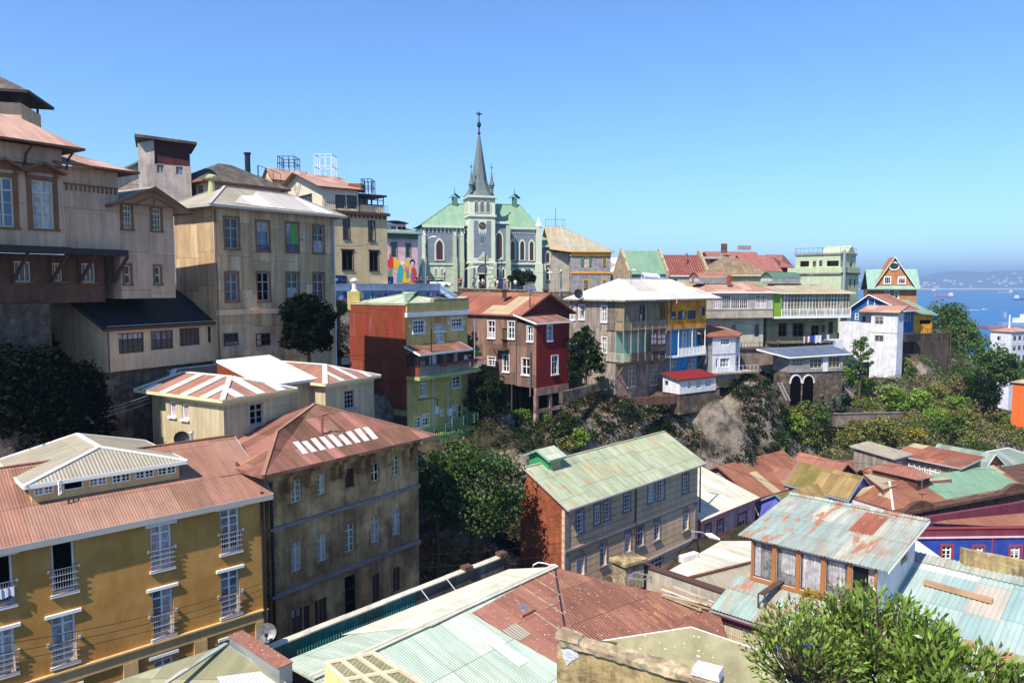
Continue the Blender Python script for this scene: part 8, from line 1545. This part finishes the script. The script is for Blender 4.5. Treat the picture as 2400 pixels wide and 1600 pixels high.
wire(PD(1543,1020,78),PD(2400,1100,84),1.0,label='thin cable crossing from the bare pole over the rust roofs',r=.018,mat='iron');wire(PD(1543,1018,78),PD(1330,1240,58),.5,label='thin cable dropping from the bare pole toward the tan building',r=.016,mat='iron')
wire(PD(648,840,66),PD(1100,770,84),1.0,label='thin line passing between the tan block and the red bay house',r=.018,mat='iron')
for a_,c_,s_,lb in(((1290,700,84),(1640,720,104),1.2,'dark cable strung from the red bay house to the orange top floor'),((1640,735,104),(1960,745,118),1.4,'dark cable strung along the gallery fronts'),((1543,1022,78),(1960,1165,88),.9,'dark cable from the bare pole to the violet house'),((1000,880,76),(1320,1100,60),.8,'dark cable dropping from the yellow front toward the green roof'),((810,690,80),(1060,640,131),1.2,'cable rising from the rusty red wall to the church square'),((700,560,62),(905,560,108),.8,'cable from the tan block to the cream clapboard house')):wire(PD(*a_),PD(*c_),s_,label=lb,r=.022,mat='iron')
def aerial(px,py,D,h,label):
 p=PD(px,py,D);mb=MB();mb.tube([p,p+V((0,0,h))],.03,5)
 for k in range(4):w_=.55-.09*k;z=V((0,0,h-.12*k-.05));mb.bar(p+z-V((w_,0,0)),p+z+V((w_,.2,0)),.03)
 tag(mb.build('tv_aerial','galv'),label,'aerial')
aerial(1480,668,94,2.2,'thin TV aerial on the whitish hip roof');aerial(1240,700,90,2.0,'thin TV aerial on the patched rust gable roof');aerial(1700,660,114,2.2,'thin TV aerial on the pink gallery roof');aerial(1900,672,118,2.0,'thin TV aerial on the tan gallery roof');aerial(2160,1150,82,1.6,'thin TV aerial on the rust hip roof by the dark parapet');aerial(1860,1100,84,1.6,'thin TV aerial above the violet-blue house')
view('Z4');wire(PD(378,1080,137),PD(1240,1260,138),1.2,label='thin dark cable strung across the church front',mat='iron');wire(PD(335,1120,137),PD(592,1245,137),.8,label='thin dark cable strung left of the church tower',mat='iron')
flat('car_white',(232,232,232),rough=.2,spec=.6);flat('car_dark',(60,66,80),rough=.2,spec=.6);flat('tyre',(24,24,24));flat('rim',(170,170,172),rough=.3,metal=.8)
def car(loc,rz,mat,label):
 o=empty('parked_car',loc,label,'car');c,s=math.cos(rz),math.sin(rz);Lc=V(loc);Q=lambda x,y,z:Lc+V((x*c-y*s,x*s+y*c,z));mb=MB()
 prof=[(-2.05,.35),(-2.1,.75),(-1.75,.98),(-1.1,1.05),(.75,1.02),(1.9,.82),(2.1,.6),(2.08,.32)];w=.85;n=len(prof)
 mb.face(*[Q(x,-w,z)for x,z in prof][::-1]);mb.face(*[Q(x,w,z)for x,z in prof])
 for i in range(n):j=(i+1)%n;mb.face(Q(prof[i][0],-w,prof[i][1]),Q(prof[j][0],-w,prof[j][1]),Q(prof[j][0],w,prof[j][1]),Q(prof[i][0],w,prof[i][1]))
 mb.hexa([Q(x,y,z)for x,y,z in((-1.0,-.7,1.42),(.25,-.7,1.42),(.25,.7,1.42),(-1.0,.7,1.42),(-.9,-.62,1.47),(.15,-.62,1.47),(.15,.62,1.47),(-.9,.62,1.47))]);mb.build('body',mat,o)
 mb=MB();mb.hexa([Q(x,y,z)for x,y,z in((-1.6,-.8,1.0),(1.0,-.8,1.0),(1.0,.8,1.0),(-1.6,.8,1.0),(-1.02,-.7,1.42),(.26,-.7,1.42),(.26,.7,1.42),(-1.02,.7,1.42))]);mb.build('window','glass',o)
 for x in(-1.3,1.3):
  for y in(-.86,.86):mb=MB();mb.tube([Q(x,y-.1,.32),Q(x,y+.1,.32)],.32,12);wo=mb.build('wheel','tyre',o);mb=MB();mb.tube([Q(x,y-.11,.32),Q(x,y+.11,.32)],.18,10);mb.build('rim','rim',wo)
 for y in(-.6,.6):mb=MB();mb.box(Q(2.06,y,.68),(.12,.3,.16),rz);mb.build('headlight','curtain',o)
 return o
view('Z4');p=PD(435,1350,137);car((p.x,p.y,p.z),-.15,'car_white','white hatchback parked by the wall left of the church');view('Z3');p=PD(1190,1515,80);car((p.x,p.y,tz(p.x,p.y)+.1),.3,'car_dark','dark parked car in deep shade left of the red metal wall')
flat('skin',(190,140,112),rough=.6);flat('hair',(40,30,26));SHC={'white':(226,226,226),'pink':(214,80,130),'black':(34,34,40),'blue':(60,90,170),'red':(180,50,50),'teal':(120,180,180),'grey':(140,140,146)}
for k_,c_ in SHC.items():flat('cloth_'+k_,c_,stain=.1)
flat('cloth_denim',(56,66,96));flat('cloth_khaki',(160,146,118))
def skinned(name,J,E_,R_,mat,parent,lvl=1):
 me=bpy.data.meshes.new(name);me.from_pydata([tuple(j)for j in J],E_,[]);o=bpy.data.objects.new(name,me);COL.objects.link(o);sk=o.modifiers.new('s','SKIN')
 for i,r_ in enumerate(R_):me.skin_vertices[0].data[i].radius=(r_,r_)
 me.skin_vertices[0].data[0].use_root=True;sb=o.modifiers.new('b','SUBSURF');sb.levels=sb.render_levels=lvl
 dg=bpy.context.evaluated_depsgraph_get();m2=bpy.data.meshes.new_from_object(o.evaluated_get(dg));m2.name=name;bpy.data.objects.remove(o);m2.materials.clear();m2.materials.append(gm(mat));
 for p_ in m2.polygons:p_.use_smooth=True
 return add_obj(name,m2,parent)
def person(loc,rz,shirt,trs,label,pose='stand',hs='hair',sc=1.0,grp='people on the church square'):
 o=empty('person',loc,label,'person',grp);o.rotation_euler=(0,0,rz);o.scale=(sc,)*3
 w={'walk':.22,'stand':.05,'sit':.05}[pose];zh=.92;dz=0;fk=.0
 kn,ft=((.02+w,.48),(w*1.3,.06)),((.02-w*.5,.48),(-w*1.4,.08))
 if pose=='sit':dz=-.45;kn,ft=((.42,.92),(.44,.5)),((.42,.92),(.44,.5))
 J=[(0,0,.95),(0,0,1.15),(0,0,1.38),(0,0,1.50),(.01,0,1.60),(.03,0,1.70)];E_=[(0,1),(1,2),(2,3),(3,4),(4,5)];R_=[.13,.12,.13,.055,.085,.07]
 for s_,(k_,f_)in((1,(kn[0],kn[1])),(-1,(ft[0],ft[1]))):
  b0=len(J);J+=[(0,.09*s_,.9),(k_[0],.1*s_,k_[1]),(f_[0],.1*s_,f_[1]),(f_[0]+.14,.11*s_,max(f_[1]-.03,.03)if pose!='sit' else f_[1]-.03)];E_+=[(0,b0),(b0,b0+1),(b0+1,b0+2),(b0+2,b0+3)];R_+=[.095,.06,.042,.035]
  b0=len(J);J+=[(0,.19*s_,1.4),(.02-w*s_*.4,.25*s_,1.14),(.16-w*s_*.6,.2*s_,.95),(.2-w*s_*.6,.19*s_,.88)];E_+=[(2,b0),(b0,b0+1),(b0+1,b0+2),(b0+2,b0+3)];R_+=[.055,.042,.034,.03]
 J=[(x,y,z+dz)for x,y,z in J];skinned('body',J,E_,R_,'skin',o)
 T=[(0,0,.98),(0,0,1.15),(0,0,1.40),(0,.19,1.41),(.02-w*.4,.25,1.16),(0,-.19,1.41),(.02+w*.4,-.25,1.16),(0,0,1.47)];skinned('shirt',[(x,y,z+dz)for x,y,z in T],[(0,1),(1,2),(2,3),(3,4),(2,5),(5,6),(2,7)],[.155,.145,.155,.075,.06,.075,.06,.08],'cloth_'+shirt,o)
 T=[(0,0,.98),(0,.09,.88),(kn[0][0],.1,kn[0][1]),(kn[1][0],.1,kn[1][1]+.06),(0,-.09,.88),(ft[0][0],-.1,ft[0][1]),(ft[1][0],-.1,ft[1][1]+.06)];skinned('trousers',[(x,y,z+dz)for x,y,z in T],[(0,1),(1,2),(2,3),(0,4),(4,5),(5,6)],[.15,.11,.075,.06,.11,.075,.06],'cloth_'+trs,o)
 me_=MB();me_.lathe((-.015,0,1.62+dz),[(.07,-.04),(.1,.04),(.1,.1),(.06,.155)],10);ho=me_.build('hair',hs,None,smooth=True,loc=(0,0,0));ho.parent=o;return o
view('Z4');PPL=[(560,1325,'red','denim','person in red shirt standing left of the church door lamp','stand'),(572,1325,'black','denim','person in black beside the one in red, left of the tower','stand'),(652,1325,'teal','denim','person in pale teal shirt leaning by the tower foot','walk'),(692,1330,'white','khaki','first person in white from the left before the church door','stand'),(703,1345,'pink','khaki','person in pink shirt just left of the church door','walk'),(716,1325,'white','khaki','person in white shirt right before the dark church door','walk'),(728,1335,'grey','denim','person in grey beside the wooden pole','stand'),(766,1340,'teal','khaki','small child in teal right of the wooden pole','stand'),(803,1325,'white','denim','tall person in white right of the church door steps','stand'),(815,1335,'white','khaki','shorter person in white left of the tall lantern lamp','walk'),(868,1335,'pink','denim','person in bright pink shirt right of the tall lantern lamp','walk'),(892,1335,'black','denim','person in black between the pink shirt and the palm','stand'),(935,1335,'white','denim','person in white with dark trousers at the edge of the palm','stand'),(1022,1362,'blue','denim','person in blue sitting on the low wall right of the palm','sit'),(1042,1366,'blue','denim','middle sitter in blue on the low wall','sit'),(1066,1366,'blue','denim','last sitter in blue on the low wall','sit'),(272,1310,'black','denim','person in black leaning at the wall before the mural','stand'),(288,1310,'black','denim','person in dark clothes right of the mural figures','walk'),(308,1310,'blue','denim','person in blue at the corner by the lamp post','stand'),(350,1310,'grey','denim','person in grey standing left of the white car','stand'),(368,1308,'black','denim','person in black with one arm on the white car roof','stand'),(95,1315,'white','denim','person in white walking past below the mural house','walk'),(1402,1360,'blue','denim','person in pale blue by the orange trimmed house','stand')]
for i,(x,y,s_,t_,lb,ps)in enumerate(PPL):
 p=PD(x,y,135.5+(i%3)*.7);child='child' in lb;person((p.x,p.y,p.z-.85*(1 if not child else.6)),random.uniform(0,6),s_,t_,lb,ps,sc=1.12 if not child else.75)
o,A,B,z0,z1=wall_thing('square_wall',[(550,1358),(1000,1372),(1000,1440),(550,1440)],134,134.5,.5,'stone_wall','low olive stone wall bounding the church square',cop='coping');o,A,B,z0,z1=wall_thing('square_wall',[(1000,1385),(1310,1380),(1310,1440),(1000,1440)],134.5,137,.5,'concrete','low grey concrete wall of the square right of the palm',cop='coping')
view('Z4');a,c_=PD(400,1340,131),PD(545,1440,118);mb=MB();mb.bar(a,c_,1.4,.2);mb.bar(a+V((0,0,.8)),c_+V((0,0,.8)),.15);tag(mb.build('stair_ramp','blue_grey'),'pale blue sloping stair wall descending from the church square','stairs')
view('M2');wall_thing('retaining_wall',[(205,1285),(535,1205),(560,1260),(200,1380)],81,87.5,.5,'stone_wall','mottled stone retaining wall between red bay house and grey house','retaining wall');wall_thing('retaining_wall',[(600,1345),(1145,1310),(1150,1380),(600,1400)],89,93.5,.5,'brick_dark','reddish low retaining wall beneath the grey balcony house','retaining wall')
view('B1');wall_thing('retaining_wall',[(395,75),(1110,60),(1150,215),(400,160)],107,111,.5,'concrete','long grey concrete retaining wall halfway up the green slope','retaining wall',cop='concrete');view('M3');wall_thing('fence',[(570,1410),(790,1415),(790,1440),(570,1440)],110,111,.1,'dark_wood','dark board fence on the terrace above the concrete wall','fence')
def inside(x,y,P):
 c=False
 for i in range(len(P)):
  (x0,y0),(x1,y1)=P[i],P[i-1]
  if(y0>y)!=(y1>y)and x<(x1-x0)*(y-y0)/(y1-y0)+x0:c=not c
 return c
ROCK=[(1590,940),(1650,930),(1730,940),(1745,1010),(1745,1080),(1670,1090),(1650,1050),(1620,990)]
def scrub(name,label,poly,n,r0,r1,mat,per=38,size=.3,D0=40,D1=200,seed=1,kind='stuff',cat='undergrowth'):
 r=random.Random(seed);xs_=[p[0]for p in poly];ys_=[p[1]for p in poly];C_=[]
 while len(C_)<n:
  x,y=r.uniform(min(xs_),max(xs_)),r.uniform(min(ys_),max(ys_))
  if inside(x,y,poly)and not inside(x,y,ROCK):
   p=onray(x,y,D0,D1);k=r.uniform(r0,r1);C_.append((p.x,p.y,p.z+k*.25,k))
 C_=np.array(C_);d=rng.normal(0,1,(n*per,3));d/=np.linalg.norm(d,axis=1)[:,None];cc=np.repeat(C_,per,0);c0=C_.mean(0)[:3]
 P=cc[:,:3]+d*rng.uniform(.5,1.05,(n*per,1))*cc[:,3:4]*np.array([1,1,.75])-c0;vv,q=leafarr(P,d,size,.6,.7,.35)
 me=mesh_arr(name,vv,q,mat);o=add_obj(name,me,None,tuple(c0));return tag(o,label,cat,kind=kind)
view('S')
scrub('ivy','mass of ivy with shade put into its near-black leaf colour, on the slope below the houses at left',[(0,765),(60,745),(135,745),(170,800),(215,840),(250,900),(270,1030),(0,1060)],900,.5,1.1,'leaf_shade_tone',D0=40,D1=70,seed=2,per=50,size=.32)
scrub('undergrowth','dark undergrowth on the cliff below the red bay house',[(1000,1010),(1190,930),(1290,960),(1400,930),(1600,950),(1640,1080),(1400,1040),(1200,1060)],300,.5,1.3,'leaf_dark',D0=60,D1=110,seed=3)
scrub('undergrowth','dark cliff vegetation around the bare rock cut',[(1390,935),(1620,960),(1700,930),(1760,920),(1900,980),(1900,1080),(1640,1110),(1500,1050)],190,.5,1.2,'leaf_dark',D0=70,D1=115,seed=4)
scrub('undergrowth','olive brown scrub on the sunlit right hillside',[(1850,960),(2000,930),(2150,940),(2300,900),(2400,940),(2400,1060),(2130,1050),(1900,1080)],620,.6,1.5,'leaf_olive',D0=80,D1=140,seed=5)
scrub('undergrowth','mid green bushes massed across the right hillside',[(1830,900),(2000,880),(2200,900),(2400,900),(2400,1060),(2000,1060),(1830,1060)],420,.6,1.6,'leaf_mid',D0=80,D1=140,seed=6)
scrub('dry_scrub','grey-brown dry bushes toward the right edge of the hillside',[(2080,850),(2200,880),(2400,930),(2400,1060),(2220,1050),(2120,960)],330,.5,1.3,'leaf_grey',D0=80,D1=150,seed=7)
scrub('dry_grass','patch of dry yellow grass beside the brown building',[(985,1285),(1180,1290),(1190,1370),(985,1370)],220,.25,.6,'dry_grass_leaf',D0=40,D1=75,seed=8,size=.35,cat='grass')
scrub('undergrowth','shadowy plants at the foot of the brick side wall',[(1150,1180),(1240,1150),(1290,1290),(1230,1310),(1160,1290)],120,.3,.8,'leaf_dark',D0=45,D1=80,seed=9)
scrub('undergrowth','dark bushes under the tan block along the shaded road',[(540,800),(660,780),(800,760),(820,860),(600,850),(540,840)],160,.5,1.1,'leaf_shade_tone',D0=55,D1=100,seed=10)
scrub('undergrowth','low green plants at the top of the far right slope',[(2150,830),(2400,830),(2400,930),(2200,900)],300,.8,1.8,'leaf_mid',D0=110,D1=220,seed=11)
def at(px,py,D):p=PD(px,py,D);return p
leafm('leaf_dark2',(74,100,40),(50,74,28))
def T3(label,px,pytop,pybot,D,w_px,mat,seed,nc=60,per=60,size=.34,cat='tree',name='tree',trunk=.2):
 top,bot=PD(px,pytop,D),PD(px,pybot,D);rx=w_px/2/F*D;rz=(top.z-bot.z)/2;g_=min(tz(top.x,D),bot.z-.3);zc=(top.z+bot.z)/2
 return tree(name,label,cat,(top.x,D,g_),rx*.92,rx*.92,rz*.92,zc-g_,mat,nc=nc,per=per,size=size,seed=seed,trunk=trunk)
T3('large leafy green tree between the brown and the green-roofed building',1105,1000,1300,59,235,'leaf_dark2',1,nc=150,per=90,size=.30,trunk=.3)
T3('bushier lower tree leaning against the brown building',1020,1035,1250,57,110,'leaf_dark2',12,nc=60,per=80,size=.28)
T3('tree growing under the balcony of the red and yellow house',1145,850,1000,82,95,'leaf_dark',2,nc=50)
T3('slim tree squeezed between red-yellow house and brown house',1105,770,870,85,50,'leaf_mid',3,nc=30)
T3('dark conifer-like tree right of the red bay house',1372,768,925,88,90,'leaf_dark',4,nc=80)
T3('dense black-green tree in front of the tan block',718,692,850,60,130,'leaf_shade_tone',5,nc=150,per=80)
T3('small sunlit green tree at the right corner of the tan block',790,690,760,72,50,'leaf_olive',6,nc=26)
T3('dark shaded tree behind the blue lantern lamp',745,790,860,70,110,'leaf_shade_tone',16,nc=50)
T3('dark palm-like tree on the church square',1222,625,682,139,62,'leaf_dark',7,nc=40,per=70,size=.5)
T3('young tree with pale top before the white tower house',2018,775,900,113,58,'leaf_mid',8,nc=40)
T3('broad crowned tree nearest the bay at the hill edge',2225,712,850,150,120,'leaf_mid',9,nc=110,per=80,size=.5,trunk=.35)
T3('round tree left of the broad hill-edge tree',2262,745,880,147,110,'leaf_mid',10,nc=80,per=70,size=.5,trunk=.3)
T3('dark tree rising above the white villa roof',2330,800,920,140,110,'leaf_mid',11,nc=80,per=70,size=.5)
T3('lower tree on the right hillside near the orange house',2290,860,960,132,110,'leaf_dark',13,nc=70,size=.45)
T3('tree at the right edge below the white port block',2392,830,930,140,80,'leaf_mid',14,nc=60,size=.45)
T3('thin tall tree left of the hill-edge trees',2165,745,850,140,50,'leaf_mid',15,nc=34,size=.4)
SL=[('leaf_bright',1357,1040,76,1.3,'vivid green bush behind the green roof dormer'),('leaf_bright',1985,875,107,1.5,'bright round bush below the white tower house'),('leaf_bright',2015,905,106,1.6,'second bright bush down the slope from the white tower'),('leaf_blue',1935,928,105,2.8,'wide bluish green bush in front of the stone arches'),('leaf_bright',2085,930,104,2.6,'large yellow-green bush on the sunlit slope'),('leaf_bright',2150,940,104,2.4,'lime green bush right of the big yellow-green one'),('leaf_olive',2110,850,112,2.0,'dry brown-green bush above the slope path'),('leaf_mid',2125,870,110,1.8,'leafy bush beside the slope path'),('leaf_olive',2060,1000,99,2.6,'olive bush spreading under the concrete wall'),('leaf_olive',2010,1010,98,2.3,'olive bush at the left end of the concrete wall'),('leaf_mid',1900,960,103,2.2,'green bush beside the collapsed wood steps'),('leaf_yellow',2140,1015,98,1.6,'yellowish hedge bush at the right end of the concrete wall'),('leaf_grey',2290,960,108,3.0,'big grey-brown bush in the middle of the right hillside'),('leaf_olive',2370,985,106,3.0,'olive bush near the right edge of the hillside'),('leaf_mid',2230,1000,104,2.4,'green bush just above the workshop roofs'),('leaf_mid',1270,985,78,1.4,'small green bush on the slope below the concrete stilts'),('leaf_bright',1222,975,79,.9,'bright little plant under the collapsed timbers'),('leaf_olive',1335,1035,75,1.2,'brownish bush beside the vivid green one'),('leaf_dark',1340,905,86,1.4,'dark bush at the foot of the red bay wall')]
for k_,px,py,D,s_,lb in SL:p=onray(px,py+s_*6,60,180);shrub(k_,(p.x,p.y,p.z-s_*.25),s_,lb)
r=random.Random(8)
for i in range(46):px,py=r.choice([(r.uniform(1850,2400),r.uniform(940,1040)),(r.uniform(2180,2400),r.uniform(900,1000))]);p=onray(px,py,85,140);s_=r.uniform(.9,2.0);shrub(r.choice(['leaf_mid','leaf_olive','leaf_grey','leaf_olive','leaf_bright']),(p.x,p.y,p.z-.2),s_,'rounded bush among many on the scrubby right hillside',group='bushes scattered over the right hillside')
def bush(label,loc,rx,ry,rz,nb,seed,mat='leaf_near',lsz=.17,zc=0.0):
 o=empty('leafy_bush',loc,label,'bush');r=np.random.default_rng(seed);C_=clumps(rx,ry,rz,nb,.3,seed,-.6);Ps,Ns=[],[];mb=MB();L=V(loc);cz=L+V((0,0,zc))
 for c_ in C_:
  d=np.array([c_[0]/rx,c_[1]/ry,c_[2]/rz+.5]);d=d/(np.linalg.norm(d)+1e-6)+np.array([0,0,.5]);d/=np.linalg.norm(d);n=26;Ln=r.uniform(.35,.75);e1=np.cross(d,[.3,.5,.1]);e1/=np.linalg.norm(e1);e2=np.cross(d,e1)
  t=np.linspace(0,1,n)**.8;a=np.arange(n)*2.4;out=e1[None]*np.cos(a)[:,None]+e2[None]*np.sin(a)[:,None];rad=(.12+.1*(1-t))[:,None]
  Ps.append(np.array([c_[0],c_[1],c_[2]+zc])[None]+d[None]*(t*Ln)[:,None]+out*rad);Ns.append(out*.5+d[None]*.9)
  p=V(c_[:3])+cz;dv=V(d);mb.tube([cz+(p-cz)*.5-V((0,0,.25)),p,p+dv*Ln*.9],[.03,.018,.008],4,cap=False)
 P=np.concatenate(Ps);N_=np.concatenate(Ns);N_/=np.linalg.norm(N_,axis=1)[:,None]
 n=len(P);dirs=N_+rng.normal(0,.35,(n,3));dirs/=np.linalg.norm(dirs,axis=1)[:,None];up=rng.normal(0,1,(n,3));s=lsz*rng.uniform(.6,1.25,(n,1));sd=np.cross(dirs,up);sd/=np.linalg.norm(sd,axis=1)[:,None];nr=np.cross(sd,dirs)
 vv=np.stack([P,P+dirs*s*.5+sd*s*.19+nr*s*.05,P+dirs*s-nr*s*.12,P+dirs*s*.5-sd*s*.19+nr*s*.05],1).reshape(-1,3);me=mesh_arr('foliage',vv,np.arange(4*n).reshape(-1,4),mat);add_obj('foliage',me,o);mb.build('stems','bark',o);return o,P
Db=15.5;top=PD(2070,1350,Db);c0=PD(2068,1565,Db)
o,P=bush('big glossy-leaved bush filling the lower right foreground',(c0.x,c0.y,c0.z-4),1.65,1.6,1.3,230,3,zc=4.0-.15,lsz=.19)
c1=PD(1880,1560,14.6);bush('lower leafy mass at the left foot of the big foreground bush',(c1.x,c1.y,c1.z-3),.85,.8,.55,60,4,zc=3.0,lsz=.15);c2=PD(2250,1610,14.2);bush('right hand part of the foreground greenery below the patchwork roof',(c2.x,c2.y,c2.z-3),1.1,1.0,.6,60,5,zc=3.0,lsz=.22)
for i,(px,py)in enumerate(((1888,1512),(1902,1513),(1826,1519))):p=PD(px,py,13.0);mb=MB();mb.lathe(p,[(.006,-.03),(.01,0),(.025,.012),(.032,.016)],8);tag(mb.build('flower','petal'),['violet-blue trumpet flower, left of the two side by side','violet-blue trumpet flower, right of the two side by side','lone violet-blue flower at the left edge of the bush'][i],'flower')
scrub('undergrowth','shadowed scrub on the steep bank under the gallery houses',[(1560,925),(1700,880),(1790,880),(1830,900),(1990,930),(2000,1060),(1800,1080),(1720,1000)],240,.5,1.2,'leaf_dark',D0=80,D1=125,seed=21)
view('S')
scrub('dry_scrub','straw coloured dry grass tufts over the bare cliff banks',[(1180,960),(1400,930),(1640,930),(1850,900),(2000,960),(2380,960),(2380,1040),(1900,1060),(1640,1080),(1250,1040)],260,.2,.5,'dry_grass_leaf',per=30,D0=60,D1=130,seed=31,size=.28)
cd=bpy.data.cameras.new('camera');cam=bpy.data.objects.new('camera',cd);COL.objects.link(cam)
cam.location=(0,0,0);cam.rotation_euler=(math.pi/2-PIT,0,0);cd.sensor_width=36;cd.sensor_fit='HORIZONTAL';cd.lens=36*F/2400;cd.clip_start=.3;cd.clip_end=30000
SC.camera=cam
el,phi=math.radians(52),math.radians(33)
S=V((-math.sin(phi)*math.cos(el),-math.cos(phi)*math.cos(el),math.sin(el)))
sl=bpy.data.lights.new('sun','SUN');sl.energy=4.6;sl.angle=math.radians(.5);sl.color=(1,.93,.82);so=bpy.data.objects.new('sun',sl);COL.objects.link(so)
so.rotation_euler=S.to_track_quat('Z','Y').to_euler();so.location=(0,0,80)
w=bpy.data.worlds.new('World');SC.world=w;w.use_nodes=True;nt=w.node_tree;bg=nt.nodes['Background'];sk=nt.nodes.new('ShaderNodeTexSky');sk.sky_type='NISHITA';sk.sun_disc=False
sk.sun_elevation=el;sk.sun_rotation=math.atan2(S.x,S.y);sk.altitude=0;sk.air_density=1.0;sk.dust_density=.3;sk.ozone_density=3.0
mx=nt.nodes.new('ShaderNodeMix');mx.data_type='RGBA';mx.blend_type='MULTIPLY';mx.inputs[0].default_value=1;mx.inputs[7].default_value=(.64,.87,1.13,1);nt.links.new(sk.outputs[0],mx.inputs[6]);nt.links.new(mx.outputs[2],bg.inputs[0]);bg.inputs[1].default_value=.108
vs=SC.view_settings;vs.view_transform='Standard';vs.look='None';vs.exposure=.84;vs.gamma=1
mb=MB();mb.hexa([(-9500,-400,-67),(13500,-400,-67),(13500,14800,-67),(-9500,14800,-67),(-9500,-400,240),(13500,-400,240),(13500,14800,240),(-9500,14800,240)])
hm=bpy.data.materials.new('haze');hm.use_nodes=True;nt=hm.node_tree;nt.nodes.remove(nt.nodes['Principled BSDF']);pv=nt.nodes.new('ShaderNodeVolumePrincipled');pv.inputs['Color'].default_value=(.46,.68,1,1);pv.inputs['Density'].default_value=1.7e-4;pv.inputs['Anisotropy'].default_value=.2
nt.links.new(pv.outputs[0],nt.nodes['Material Output'].inputs['Volume']);hz=mb.build('haze',hm);hz['kind']='stuff'
